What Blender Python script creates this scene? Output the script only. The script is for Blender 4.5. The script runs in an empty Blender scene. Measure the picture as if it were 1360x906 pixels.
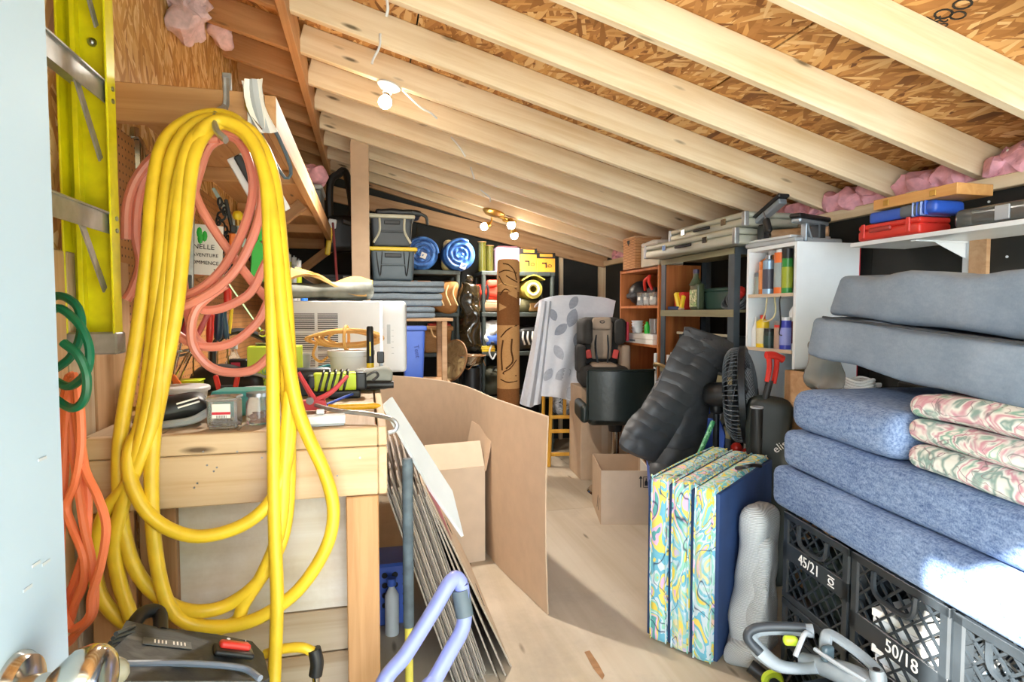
import bpy, math, random
from mathutils import Vector, Matrix, Euler, noise
random.seed(7)
D = bpy.data
scene = bpy.context.scene
COL = scene.collection
V = Vector
# ---------------------------------------------------------------- camera
H, YAW, PIT, FPX = 1.3, math.radians(13.7), math.radians(2.75), 790.0
cam = D.cameras.new('camera'); cam.sensor_width = 36.0; cam.lens = 36.0*FPX/1360; cam.clip_start = .02
cam_o = D.objects.new('camera', cam); COL.objects.link(cam_o)
cam_o.location = (0, 0, H); cam_o.rotation_euler = (math.pi/2-PIT, 0, -YAW)
scene.camera = cam_o
# ---------------------------------------------------------------- world, sun, exposure
w = D.worlds.new('sky'); scene.world = w; w.use_nodes = True
bg = w.node_tree.nodes['Background']
bg.inputs[0].default_value = (.82, .92, 1, 1); bg.inputs[1].default_value = 3.4
SUN = V((1.3, 1.0, -.87)).normalized()
sl = D.lights.new('sun', 'SUN'); sl.energy = 20; sl.angle = math.radians(.9); sl.color = (1, .95, .86)
so = D.objects.new('sun', sl); COL.objects.link(so); so.rotation_euler = SUN.to_track_quat('-Z', 'Y').to_euler(); so.location = (-3, -4, 5)
vs = scene.view_settings
vs.view_transform = 'Standard'; vs.look = 'None'; vs.gamma = 1; vs.use_curve_mapping = False; vs.exposure = 1.5

# ---------------------------------------------------------------- a point of the place seen at a pixel, at a known distance
CF = V((math.sin(YAW)*math.cos(PIT), math.cos(YAW)*math.cos(PIT), -math.sin(PIT)))
CR = V((math.cos(YAW), -math.sin(YAW), 0)); CU = CR.cross(CF); CC = V((0, 0, H))
def ray(x, y): return CF*FPX + CR*(x-680) - CU*(y-453)
def PY(x, y, Y): r = ray(x, y); return CC + r*(Y/r.y)
def PX(x, y, X): r = ray(x, y); return CC + r*(X/r.x)
def PZ(x, y, Z): r = ray(x, y); return CC + r*((Z-H)/r.z)

# ---------------------------------------------------------------- mesh building
def T(x=0, y=0, z=0): return Matrix.Translation((x, y, z))
def RX(a): return Matrix.Rotation(math.radians(a), 4, 'X')
def RY(a): return Matrix.Rotation(math.radians(a), 4, 'Y')
def RZ(a): return Matrix.Rotation(math.radians(a), 4, 'Z')
def frame(o, xd, yd):
    x = V(xd).normalized(); z = x.cross(V(yd)).normalized(); y = z.cross(x); o = V(o)
    return Matrix(((x.x, y.x, z.x, o.x), (x.y, y.y, z.y, o.y), (x.z, y.z, z.z, o.z), (0, 0, 0, 1)))
def spline(pts, k=6, closed=False):
    p = [V(q) for q in pts]; n = len(p); out = []
    if n < 3: return p
    rng = n if closed else n-1
    for i in range(rng):
        a = p[(i-1) % n] if closed or i > 0 else p[0]*2-p[1]
        b = p[i]; c = p[(i+1) % n]
        d = p[(i+2) % n] if closed or i+2 < n else c*2-b
        for j in range(k):
            t = j/k
            out.append(.5*((2*b)+(c-a)*t+(2*a-5*b+4*c-d)*t*t+(3*b-a-3*c+d)*t*t*t))
    if not closed: out.append(p[-1])
    return out

class MB:
    def __init__(s): s.v = []; s.f = []
    def add(s, vs, fs, M=None):
        b = len(s.v)
        s.v += [tuple(M @ V(p)) if M else tuple(p) for p in vs]
        s.f += [tuple(i+b for i in f) for f in fs]
        return s
    def box(s, c, d, M=None, b=0):
        hx, hy, hz = d[0]/2, d[1]/2, d[2]/2; c = V(c); b = min(b, hx*.9, hy*.9, hz*.9)
        L = T(*c); M = M @ L if M else L
        if b <= 0:
            vs = [(x*hx, y*hy, z*hz) for z in (-1, 1) for y in (-1, 1) for x in (-1, 1)]
            return s.add(vs, [(0, 2, 3, 1), (4, 5, 7, 6), (0, 1, 5, 4), (2, 6, 7, 3), (0, 4, 6, 2), (1, 3, 7, 5)], M)
        vs = []; idx = {}
        for x in (-1, 1):
            for y in (-1, 1):
                for z in (-1, 1):
                    for a in range(3):
                        q = [x*(hx-b), y*(hy-b), z*(hz-b)]; q[a] = (x*hx, y*hy, z*hz)[a]
                        idx[x, y, z, a] = len(vs); vs.append(q)
        fs = []
        for sg in (-1, 1):
            fs.append([idx[sg, y, z, 0] for y, z in ((-1, -1), (1, -1), (1, 1), (-1, 1))][::sg])
            fs.append([idx[x, sg, z, 1] for x, z in ((-1, -1), (-1, 1), (1, 1), (1, -1))][::sg])
            fs.append([idx[x, y, sg, 2] for x, y in ((-1, -1), (1, -1), (1, 1), (-1, 1))][::sg])
        for p in (-1, 1):
            for q in (-1, 1):
                fs.append([idx[-1, p, q, 1], idx[1, p, q, 1], idx[1, p, q, 2], idx[-1, p, q, 2]][::-1 if p*q < 0 else 1])
                fs.append([idx[p, -1, q, 2], idx[p, 1, q, 2], idx[p, 1, q, 0], idx[p, -1, q, 0]][::-1 if p*q < 0 else 1])
                fs.append([idx[p, q, -1, 0], idx[p, q, 1, 0], idx[p, q, 1, 1], idx[p, q, -1, 1]][::-1 if p*q < 0 else 1])
                for r in (-1, 1):
                    fs.append([idx[p, q, r, 0], idx[p, q, r, 1], idx[p, q, r, 2]][::1 if p*q*r > 0 else -1])
        return s.add(vs, fs, M)
    def rbox(s, c, d, r, M=None, n=6, bulge=0, nz=0, ns=4, taper=0):
        # rounded box: r corner radius, bulge swells the faces, nz wrinkles, taper shrinks the bottom
        h = [q/2 for q in d]; L = T(*c); M = M @ L if M else L
        r = min(r, *h); ts = []
        for a in range(3):
            k = max(2, min(n+4, int(n*d[a]/max(d)+3)))
            inner = [-h[a]+r+(2*h[a]-2*r)*i/k for i in range(k+1)]
            rr = [r*(1-math.cos(math.radians(g))) for g in (0, 30, 60)]
            ts.append([-h[a]+q for q in rr]+inner+[h[a]-q for q in rr[::-1]])
        off = V((random.random()*50, random.random()*50, random.random()*50))
        vs = []; key = {}; fs = []
        def vert(q):
            kk = (round(q[0], 5), round(q[1], 5), round(q[2], 5))
            if kk in key: return key[kk]
            i = V([max(-h[a]+r, min(h[a]-r, q[a])) for a in range(3)])
            dlt = V(q)-i
            p = i + (dlt.normalized()*r if dlt.length > 1e-6 else dlt)
            if bulge:
                for a in range(3):
                    o1, o2 = (a+1) % 3, (a+2) % 3
                    p[a] += bulge*(q[a]/h[a])*(1-(q[o1]/h[o1])**2)*(1-(q[o2]/h[o2])**2)
            if taper:
                f = 1-taper*(.5-q[2]/(2*h[2])); p.x *= f; p.y *= f
            if nz: p += noise.noise_vector(p*ns+off)*nz
            key[kk] = len(vs); vs.append(p); return key[kk]
        for a in range(3):
            o1, o2 = (a+1) % 3, (a+2) % 3
            for sg in (-1, 1):
                for i in range(len(ts[o1])-1):
                    for j in range(len(ts[o2])-1):
                        q = []
                        for di, dj in ((0, 0), (1, 0), (1, 1), (0, 1)):
                            e = [0, 0, 0]; e[a] = sg*h[a]; e[o1] = ts[o1][i+di]; e[o2] = ts[o2][j+dj]
                            q.append(vert(e))
                        if len(set(q)) == 4: fs.append(q[::sg])
        return s.add(vs, fs, M)
    def cyl(s, p0, p1, r0, r1=None, n=12, M=None, caps=True):
        p0, p1 = V(p0), V(p1); r1 = r0 if r1 is None else r1
        q = (p1-p0).to_track_quat('Z', 'Y').to_matrix()
        vs = []
        for p, r in ((p0, r0), (p1, r1)):
            vs += [p+q @ V((r*math.cos(2*math.pi*i/n), r*math.sin(2*math.pi*i/n), 0)) for i in range(n)]
        fs = [(i, (i+1) % n, n+(i+1) % n, n+i) for i in range(n)]
        if caps: fs += [tuple(range(n-1, -1, -1)), tuple(range(n, 2*n))]
        return s.add(vs, fs, M)
    def tube(s, pts, r, n=8, k=6, closed=False, M=None, flat=1.0):
        p = spline(pts, k, closed) if k else [V(q) for q in pts]
        m = len(p); vs = []; up = V((.13, .31, .94)); prev = None
        for i in range(m):
            t = (p[(i+1) % m]-p[i-1]) if closed else (p[min(i+1, m-1)]-p[max(i-1, 0)])
            t.normalize()
            if prev is None: a = t.cross(up).normalized()
            else:
                a = prev-t*prev.dot(t)
                a = a.normalized() if a.length > 1e-6 else t.cross(up).normalized()
            prev = a; b = t.cross(a)
            rr = r(i/(m-1)) if callable(r) else r
            vs += [p[i]+a*rr*math.cos(2*math.pi*j/n)+b*rr*flat*math.sin(2*math.pi*j/n) for j in range(n)]
        fs = []
        for i in range(m if closed else m-1):
            for j in range(n):
                a0 = i*n; b0 = ((i+1) % m)*n
                fs.append((a0+j, a0+(j+1) % n, b0+(j+1) % n, b0+j))
        if not closed: fs += [tuple(range(n-1, -1, -1)), tuple(range((m-1)*n, m*n))]
        return s.add(vs, fs, M)
    def lathe(s, prof, n=20, M=None):
        vs = []; fs = []; m = len(prof)
        for r, z in prof:
            vs += [(max(r, 1e-5)*math.cos(2*math.pi*i/n), max(r, 1e-5)*math.sin(2*math.pi*i/n), z) for i in range(n)]
        for k in range(m-1):
            for i in range(n):
                fs.append((k*n+i, k*n+(i+1) % n, (k+1)*n+(i+1) % n, (k+1)*n+i))
        if prof[0][0] > 1e-4: fs.append(tuple(range(n-1, -1, -1)))
        if prof[-1][0] > 1e-4: fs.append(tuple(range((m-1)*n, m*n)))
        return s.add(vs, fs, M)
    def prism(s, poly, h, M=None, z0=0):
        n = len(poly)
        a = sum(poly[i][0]*poly[(i+1) % n][1]-poly[(i+1) % n][0]*poly[i][1] for i in range(n))
        if a < 0: poly = poly[::-1]
        vs = [(p[0], p[1], z0) for p in poly]+[(p[0], p[1], z0+h) for p in poly]
        fs = [tuple(range(n-1, -1, -1)), tuple(range(n, 2*n))]+[(i, (i+1) % n, n+(i+1) % n, n+i) for i in range(n)]
        return s.add(vs, fs, M)
    def ball(s, c, r, n=14, M=None, sc=(1, 1, 1), nz=0, ns=6):
        vs = []; fs = []; m = n//2+1; off = V((random.random()*40, 3, 7)); c = V(c)
        for k in range(m):
            th = math.pi*k/(m-1)
            for i in range(n):
                ph = 2*math.pi*i/n
                d = V((math.sin(th)*math.cos(ph), math.sin(th)*math.sin(ph), -math.cos(th)))
                if k in (0, m-1): d = V((0, 0, -1 if k == 0 else 1))
                rr = r*(1+nz*noise.noise(d*ns*.4+off)) if nz else r
                vs.append(c+V((d.x*rr*sc[0], d.y*rr*sc[1], d.z*rr*sc[2])))
        for k in range(m-1):
            for i in range(n):
                q = (k*n+i, k*n+(i+1) % n, (k+1)*n+(i+1) % n, (k+1)*n+i)
                if k == 0: q = (q[0], q[2], q[3])
                elif k == m-2: q = (q[0], q[1], q[2])
                fs.append(q)
        return s.add(vs, fs, M)
    def grid(s, fn, nu, nv, th=0, M=None):
        P = [[V(fn(u/nu, v/nv)) for v in range(nv+1)] for u in range(nu+1)]
        vs = [p for row in P for p in row]; W = nv+1
        fs = [(u*W+v, (u+1)*W+v, (u+1)*W+v+1, u*W+v+1) for u in range(nu) for v in range(nv)]
        if th:
            N = []
            for u in range(nu+1):
                for v in range(nv+1):
                    a = P[min(u+1, nu)][v]-P[max(u-1, 0)][v]; b = P[u][min(v+1, nv)]-P[u][max(v-1, 0)]
                    N.append(a.cross(b).normalized())
            m = len(vs); vs = vs+[vs[i]-N[i]*th for i in range(m)]
            fs += [tuple(i+m for i in f[::-1]) for f in fs]
            rim = [(u, 0) for u in range(nu)]+[(nu, v) for v in range(nv)]+[(u, nv) for u in range(nu, 0, -1)]+[(0, v) for v in range(nv, 0, -1)]
            ids = [u*W+v for u, v in rim]
            for i in range(len(ids)):
                a, b = ids[i], ids[(i+1) % len(ids)]
                fs.append((b, a, a+m, b+m))
        return s.add(vs, fs, M)
    def mesh(s, name, ang=38):
        me = D.meshes.new(name); me.from_pydata(s.v, [], s.f); me.update()
        me.polygons.foreach_set('use_smooth', [True]*len(me.polygons))
        me.set_sharp_from_angle(angle=math.radians(ang))
        return me

def setm(me, m): me.materials.append(m)
def part(name, mb, m, parent=None, label=None, kind=None, ang=38):
    me = mb.mesh(name, ang) if isinstance(mb, MB) else mb
    if isinstance(mb, MB): setm(me, m)
    o = D.objects.new(name, me); COL.objects.link(o); o.parent = parent
    if label: o['label'] = label
    if kind: o['kind'] = kind
    return o
ROOTS = []
def thing(name, label, cat, loc=None, rz=0, group=None, M=None):
    o = D.objects.new(name, None); o.empty_display_size = .05; COL.objects.link(o)
    o['label'] = label; o['category'] = cat
    if group: o['group'] = group
    if loc is not None: o.location = loc; o.rotation_euler = (0, 0, math.radians(rz))
    elif M is not None: o.matrix_world = M
    else: ROOTS.append(o)
    return o
def solo(name, label, cat, mb, m, group=None, M=None, ang=38):
    o = part(name, mb, m, None, ang=ang); o['label'] = label; o['category'] = cat
    if group: o['group'] = group
    if M is not None: o.matrix_world = M
    else: ROOTS.append(o)
    return o
def struct(name, mb=None, m=None, label=None, ang=38):
    if mb is None:
        o = D.objects.new(name, None); o.empty_display_size = .05; COL.objects.link(o)
    else: o = part(name, mb, m, None, ang=ang)
    o['kind'] = 'structure'
    if label: o['label'] = label
    return o
def clone(o, parent=None):
    c = o.copy(); COL.objects.link(c); c.parent = parent
    for ch in [q for q in D.objects if q.parent == o]: clone(ch, c)
    return c
def settle():
    # put each thing's origin at its base
    bpy.context.view_layer.update()
    for o in ROOTS:
        pts = []
        def walk(q):
            if q.type == 'MESH': pts.extend(q.matrix_world @ v.co for v in q.data.vertices)
            for ch in q.children: walk(ch)
        walk(o)
        if not pts: continue
        b = V(((min(p.x for p in pts)+max(p.x for p in pts))/2, (min(p.y for p in pts)+max(p.y for p in pts))/2, min(p.z for p in pts)))
        if o.type == 'MESH': o.data.transform(T(*-b))
        for ch in o.children: ch.location = V(ch.location)-b
        o.location = b
def text(name, s, size, m, parent, M, ext=.0006, align='CENTER'):
    cu = D.curves.new(name, 'FONT'); cu.body = s; cu.size = size; cu.extrude = ext; cu.align_x = align; cu.align_y = 'CENTER'
    cu.resolution_u = 3
    o = D.objects.new(name, cu); COL.objects.link(o)
    bpy.context.view_layer.update()
    me = D.meshes.new_from_object(o.evaluated_get(bpy.context.evaluated_depsgraph_get()))
    D.objects.remove(o); D.curves.remove(cu)
    me.transform(M); me.materials.clear(); setm(me, m)
    t = D.objects.new(name, me); COL.objects.link(t); t.parent = parent
    return t

# ---------------------------------------------------------------- materials (all procedural)
MATS = {}
def newmat(name):
    m = D.materials.new(name); m.use_nodes = True; MATS[name] = m
    nt = m.node_tree; return m, nt, nt.nodes['Principled BSDF']
def nd(nt, t, **kw):
    n = nt.nodes.new(t)
    for k, v in kw.items():
        if k.startswith('i_'): n.inputs[k[2:].replace('_', ' ')].default_value = v
        else: setattr(n, k, v)
    return n
def c4(c): return (c[0], c[1], c[2], 1)
def srgb(h):
    r = [int(h[i:i+2], 16)/255 for i in (0, 2, 4)]
    return tuple(x/12.92 if x <= .04045 else ((x+.055)/1.055)**2.4 for x in r)
def coords(nt, scale=(1, 1, 1), rot=(0, 0, 0), rnd=True, kind='Object'):
    tc = nd(nt, 'ShaderNodeTexCoord'); mp = nd(nt, 'ShaderNodeMapping')
    mp.inputs['Rotation'].default_value = rot
    if any(rot): mp.vector_type = 'TEXTURE'; scale = tuple(1/q for q in scale)
    mp.inputs['Scale'].default_value = scale
    if rnd:
        oi = nd(nt, 'ShaderNodeObjectInfo'); ad = nd(nt, 'ShaderNodeVectorMath', operation='MULTIPLY_ADD')
        cx = nd(nt, 'ShaderNodeCombineXYZ')
        for i in range(3): nt.links.new(oi.outputs['Random'], cx.inputs[i])
        nt.links.new(cx.outputs[0], ad.inputs[0]); ad.inputs[1].default_value = (37, 53, 71)
        nt.links.new(tc.outputs[kind], ad.inputs[2]); nt.links.new(ad.outputs[0], mp.inputs[0])
    else: nt.links.new(tc.outputs[kind], mp.inputs[0])
    return mp.outputs[0]
def ramp(nt, fac, stops, interp='LINEAR'):
    r = nd(nt, 'ShaderNodeValToRGB'); r.color_ramp.interpolation = interp
    e = r.color_ramp.elements
    while len(e) < len(stops): e.new(.5)
    for i, (p, c) in enumerate(stops): e[i].position = p; e[i].color = c4(c)
    nt.links.new(fac, r.inputs[0]); return r.outputs[0]
def mix(nt, fac, a, b, mode='MIX'):
    m = nd(nt, 'ShaderNodeMix', data_type='RGBA', blend_type=mode)
    for sock, val in ((0, fac), (6, a), (7, b)):
        if isinstance(val, (int, float)): m.inputs[sock].default_value = val
        elif isinstance(val, tuple): m.inputs[sock].default_value = c4(val)
        else: nt.links.new(val, m.inputs[sock])
    return m.outputs[2]
def bump(nt, bsdf, h, st=.2, dist=.01):
    b = nd(nt, 'ShaderNodeBump'); b.inputs['Strength'].default_value = st; b.inputs['Distance'].default_value = dist
    nt.links.new(h, b.inputs['Height']); nt.links.new(b.outputs[0], bsdf.inputs['Normal'])
def plain(name, col, rough=.5, metal=0, var=.10, sc=9, bmp=.05, spec=.5, trans=0, alpha=1, emit=0, coat=0):
    if name in MATS: return MATS[name]
    m, nt, b = newmat(name)
    if isinstance(col, str): col = srgb(col)
    n = nd(nt, 'ShaderNodeTexNoise', i_Scale=sc, i_Detail=5.0); nt.links.new(coords(nt), n.inputs['Vector'])
    lo = tuple(max(0, c*(1-var)) for c in col); hi = tuple(min(1, c*(1+var)) for c in col)
    nt.links.new(ramp(nt, n.outputs['Fac'], [(.3, lo), (.7, hi)]), b.inputs['Base Color'])
    b.inputs['Roughness'].default_value = rough; b.inputs['Metallic'].default_value = metal
    b.inputs['Specular IOR Level'].default_value = spec
    b.inputs['Transmission Weight'].default_value = trans; b.inputs['Alpha'].default_value = alpha
    b.inputs['Coat Weight'].default_value = coat
    if emit: b.inputs['Emission Color'].default_value = c4(col); b.inputs['Emission Strength'].default_value = emit
    if bmp: bump(nt, b, n.outputs['Fac'], bmp)
    return m
def wood(name, c1, c2, axis=0, knots=True, sc=1.0, rough=.6, dark=.5, stain=None):
    m, nt, b = newmat(name); c1, c2 = srgb(c1), srgb(c2)
    s = [26*sc]*3; s[axis] = 1.3*sc
    v = coords(nt, tuple(s))
    n = nd(nt, 'ShaderNodeTexNoise', i_Scale=1.0, i_Detail=6.0, i_Roughness=.6, i_Distortion=.6); nt.links.new(v, n.inputs['Vector'])
    col = ramp(nt, n.outputs['Fac'], [(.3, c2), (.62, c1)])
    n2 = nd(nt, 'ShaderNodeTexNoise', i_Scale=2.2, i_Detail=3.0); nt.links.new(coords(nt), n2.inputs['Vector'])
    col = mix(nt, .28, col, ramp(nt, n2.outputs['Fac'], [(.35, c2), (.65, c1)]))
    if stain:
        n4 = nd(nt, 'ShaderNodeTexNoise', i_Scale=1.6, i_Detail=7.0, i_Roughness=.7); nt.links.new(coords(nt), n4.inputs['Vector'])
        col = mix(nt, ramp(nt, n4.outputs['Fac'], [(.5, (0, 0, 0)), (.72, (.55, .55, .55))]), col, srgb(stain))
    if knots:
        s2 = [14.0]*3; s2[axis] = 3.2
        vo = nd(nt, 'ShaderNodeTexVoronoi', i_Scale=1.0); nt.links.new(coords(nt, tuple(s2)), vo.inputs['Vector'])
        k = ramp(nt, vo.outputs['Distance'], [(.06, (1, 1, 1)), (.16, (0, 0, 0))])
        sp = nd(nt, 'ShaderNodeSeparateColor'); nt.links.new(vo.outputs['Color'], sp.inputs[0])
        g = nd(nt, 'ShaderNodeMath', operation='GREATER_THAN'); nt.links.new(sp.outputs[0], g.inputs[0]); g.inputs[1].default_value = .62
        mu = nd(nt, 'ShaderNodeMath', operation='MULTIPLY'); nt.links.new(k, mu.inputs[0]); nt.links.new(g.outputs[0], mu.inputs[1])
        col = mix(nt, mu.outputs[0], col, tuple(c*dark*.5 for c in c2))
    nt.links.new(col, b.inputs['Base Color']); b.inputs['Roughness'].default_value = rough
    bump(nt, b, n.outputs['Fac'], .12)
    return m
def osb(name, rot=0.0, cols=('6b4020', 'ab7740', 'c89556', 'e0bd88', '96642e'), sc=1.0):
    m, nt, b = newmat(name)
    best = None
    nz = nd(nt, 'ShaderNodeTexNoise', i_Scale=5.0, i_Detail=2.0); nt.links.new(coords(nt, rnd=False), nz.inputs['Vector'])
    for i, (a, s1, s2) in enumerate(((.0, 7, 44), (.35, 8, 50), (-.4, 8, 48), (.9, 10, 60))):
        cv = coords(nt, (s1*sc, s2*sc, 8), (0, 0, rot+a+.001), rnd=True)
        wv = nd(nt, 'ShaderNodeVectorMath', operation='ADD'); nt.links.new(cv, wv.inputs[0])
        sc2 = nd(nt, 'ShaderNodeVectorMath', operation='SCALE'); nt.links.new(nz.outputs['Color'], sc2.inputs[0]); sc2.inputs['Scale'].default_value = .5
        nt.links.new(sc2.outputs[0], wv.inputs[1])
        vo = nd(nt, 'ShaderNodeTexVoronoi', voronoi_dimensions='2D', i_Scale=1.0, i_Randomness=1.0); nt.links.new(wv.outputs[0], vo.inputs['Vector'])
        sp = nd(nt, 'ShaderNodeSeparateColor'); nt.links.new(vo.outputs['Color'], sp.inputs[0])
        rank, tone = sp.outputs[0], sp.outputs[1]
        if best is None: best = (rank, tone)
        else:
            g = nd(nt, 'ShaderNodeMath', operation='GREATER_THAN'); nt.links.new(rank, g.inputs[0]); nt.links.new(best[0], g.inputs[1])
            mt = nd(nt, 'ShaderNodeMix', data_type='FLOAT'); nt.links.new(g.outputs[0], mt.inputs[0]); nt.links.new(best[1], mt.inputs[2]); nt.links.new(tone, mt.inputs[3])
            mr = nd(nt, 'ShaderNodeMath', operation='MAXIMUM'); nt.links.new(rank, mr.inputs[0]); nt.links.new(best[0], mr.inputs[1])
            best = (mr.outputs[0], mt.outputs[0])
    cs = [srgb(c) for c in cols]
    col = ramp(nt, best[1], [(0, cs[0]), (.12, cs[4]), (.4, cs[1]), (.7, cs[2]), (1, cs[3])])
    nt.links.new(col, b.inputs['Base Color']); b.inputs['Roughness'].default_value = .65
    bump(nt, b, best[1], .25, .004)
    return m
def patches(name, cols, sc=6, rough=.85, dist=1.5, lines=None, stretch=(1, 1, 1), detail=2.0, lsc=None, interp='LINEAR'):
    # cloth printed with irregular patches of colour
    m, nt, b = newmat(name)
    v = coords(nt, stretch)
    n = nd(nt, 'ShaderNodeTexNoise', i_Scale=sc, i_Detail=detail, i_Distortion=dist); nt.links.new(v, n.inputs['Vector'])
    n2 = nd(nt, 'ShaderNodeTexNoise', i_Scale=sc*.8, i_Detail=detail, i_Distortion=dist*1.3, noise_dimensions='4D'); n2.inputs['W'].default_value = 4.2
    nt.links.new(v, n2.inputs['Vector'])
    cs = [srgb(c) for c in cols]; k = len(cs)
    pos = [.28+.44*i/max(1, k-1) for i in range(k)]
    a = ramp(nt, n.outputs['Fac'], list(zip(pos, cs)), interp)
    c = ramp(nt, n2.outputs['Fac'], list(zip(pos, cs[1:]+cs[:1])), interp)
    n3 = nd(nt, 'ShaderNodeTexNoise', i_Scale=sc*.5, i_Detail=1.0); nt.links.new(v, n3.inputs['Vector'])
    col = mix(nt, ramp(nt, n3.outputs['Fac'], [(.46, (0, 0, 0)), (.54, (1, 1, 1))]), a, c)
    if lines:
        wv = nd(nt, 'ShaderNodeTexNoise', i_Scale=lsc or sc*1.1, i_Detail=1.0, i_Distortion=3.0); nt.links.new(v, wv.inputs['Vector'])
        ln = ramp(nt, wv.outputs['Fac'], [(.485, (0, 0, 0)), (.5, (1, 1, 1)), (.515, (0, 0, 0))])
        col = mix(nt, ln, col, srgb(lines))
    nt.links.new(col, b.inputs['Base Color']); b.inputs['Roughness'].default_value = rough
    fn = nd(nt, 'ShaderNodeTexNoise', i_Scale=180.0, i_Detail=2.0); nt.links.new(v, fn.inputs['Vector'])
    bump(nt, b, fn.outputs['Fac'], .12, .003)
    return m
def weave(name, c1, c2, sc=220, rough=.9, st=.2, big=.3):
    m, nt, b = newmat(name); c1, c2 = srgb(c1), srgb(c2)
    n = nd(nt, 'ShaderNodeTexNoise', i_Scale=1.0, i_Detail=3.0); nt.links.new(coords(nt, (sc, sc*.22, sc)), n.inputs['Vector'])
    n2 = nd(nt, 'ShaderNodeTexNoise', i_Scale=1.0, i_Detail=3.0); nt.links.new(coords(nt, (sc*.2, sc, sc*.5)), n2.inputs['Vector'])
    n3 = nd(nt, 'ShaderNodeTexNoise', i_Scale=5.0, i_Detail=5.0); nt.links.new(coords(nt), n3.inputs['Vector'])
    av = mix(nt, .5, n.outputs['Color'], n2.outputs['Color'])
    av = mix(nt, big, av, n3.outputs['Color'])
    col = ramp(nt, av, [(.36, c2), (.62, c1)])
    nt.links.new(col, b.inputs['Base Color']); b.inputs['Roughness'].default_value = rough
    b.inputs['Specular IOR Level'].default_value = .2
    bump(nt, b, av, st, .002)
    return m
def stripes(name, cols, sc, axis=2, rough=.5, metal=0, bmp=.0, dist=0):
    m, nt, b = newmat(name)
    wv = nd(nt, 'ShaderNodeTexWave', i_Scale=sc, i_Distortion=dist, bands_direction='XYZ'[axis]); nt.links.new(coords(nt, rnd=False), wv.inputs['Vector'])
    nt.links.new(ramp(nt, wv.outputs['Fac'], [(.35, srgb(cols[0])), (.65, srgb(cols[1]))]), b.inputs['Base Color'])
    b.inputs['Roughness'].default_value = rough; b.inputs['Metallic'].default_value = metal
    if bmp: bump(nt, b, wv.outputs['Fac'], bmp, .004)
    return m

PINE = wood('pine', 'e6d8bc', 'cfb68d', 0)
PINE2 = wood('pine_aged', 'cba680', 'ad845a', 0)
PINE4 = wood('pine_shelf', 'c79a6a', 'a67544', 0)
PINE3 = wood('pine_bench', 'd2ba97', 'bb9970', 0)
OLDWOOD = wood('wood_dark', 'a67c54', '7c5836', 0)
PLY = wood('plywood', 'd9bc92', 'c4a276', 1, knots=True, sc=.35)
PLYF = wood('plywood_floor', 'c2b6a3', 'aa9a80', 1, knots=True, sc=.3, rough=.55, dark=.9, stain='8f8578')
PLYW = wood('plywood_washed', 'e2ddd3', 'cdbfa8', 0, knots=True, sc=.5, dark=.9, stain='a08868')
WEATHER = wood('wood_weathered', 'c9b9a0', '9d7f5b', 0, sc=.6)
OSBR = osb('osb_roof', math.pi/2)
OSBW = osb('osb_wall', 0.0, ('a06e38', 'c9984f', 'dcb472', 'ecd09c', 'b98746'))
ORANGEWOOD = wood('wood_orange', 'c2763c', '96501f', 2, knots=False)
CARD = plain('cardboard', 'bfa58a', .8, var=.05, sc=14, bmp=.02)
CARD2 = plain('cardboard_pale', 'ccb8a0', .8, var=.06, sc=10, bmp=.02)
CARDG = plain('cardboard_grey', 'a89d92', .85, var=.18, sc=60, bmp=.3)
CARDE = stripes('cardboard_edge', ('7d7369', 'c3b5a5'), 95, 2, .9, bmp=.4, dist=2.5)
BLACKSHEET = plain('black_sheathing', '1f211f', .75, var=.35, sc=3, bmp=.1)
WHITE = plain('white_paint', 'dfe6ea', .4, var=.03)
WHITEB = plain('white_laminate', 'e6eef2', .35, var=.03)
WPLAST = plain('white_plastic', 'd9dde0', .4, var=.03)
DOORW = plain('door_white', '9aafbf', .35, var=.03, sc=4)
CHROME = plain('chrome', 'c8c4bb', .16, 1, var=.05, bmp=0)
STEEL = plain('steel', '9aa0a6', .35, 1, var=.15, sc=20)
GALV = plain('galvanised', 'a9adb0', .45, .8, var=.2, sc=25)
BLACKP = plain('black_plastic', '191b1d', .45, var=.2)
BLACKM = plain('black_metal', '20252a', .4, .3, var=.2)
GREYP = plain('grey_plastic', '5d666d', .45, var=.1)
DGREY = plain('dark_grey_plastic', '343b41', .45, var=.15)
LGREY = plain('light_grey_plastic', 'a9b0b5', .45, var=.08)
RED = plain('red_plastic', 'd3352b', .4, var=.08)
YEL = plain('yellow_plastic', 'e6c62a', .4, var=.08)
YELF = plain('yellow_fibreglass', 'd8d00c', .4, var=.10, sc=30)
HOSEY = plain('yellow_hose', 'e2c030', .38, var=.13, sc=13)
HOSEO = plain('salmon_hose', 'dc8a76', .3, var=.12, sc=5)
CORDO = plain('orange_cord', 'f08055', .45, var=.06)
GREENH = plain('green_hose', '0f6a4c', .35, var=.1)
BLUEP = plain('blue_plastic', '4668c4', .4, var=.08)
LAV = plain('lavender_paint', '8f9be0', .35, var=.06)
INSUL2 = plain('pale_insulation', 'dcc0c4', .95, var=.2, sc=30, bmp=.8)
INSUL = plain('pink_insulation', 'dfa6b4', .95, var=.22, sc=22, bmp=.8)
LIME = plain('lime_print', 'c6dd2a', .45, var=.06)
GREENB = plain('bright_green', '29b43c', .45, var=.08)
TEAL = plain('teal_plastic', '5fc0bb', .3, var=.06, trans=.3)
CLEARP = plain('clear_plastic', 'e6ecee', .12, var=.02, trans=.85, bmp=0)
ORANGE = plain('orange_plastic', 'e8762a', .4, var=.08)
INK = plain('black_ink', '16161a', .6, var=.05, bmp=0)
WINK = plain('white_ink', 'e8e8e6', .6, var=.03, bmp=0)
RINK = plain('red_ink', 'c5283a', .6, var=.05, bmp=0)
PAPER = plain('paper', 'e9e7e0', .8, var=.03)
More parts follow.
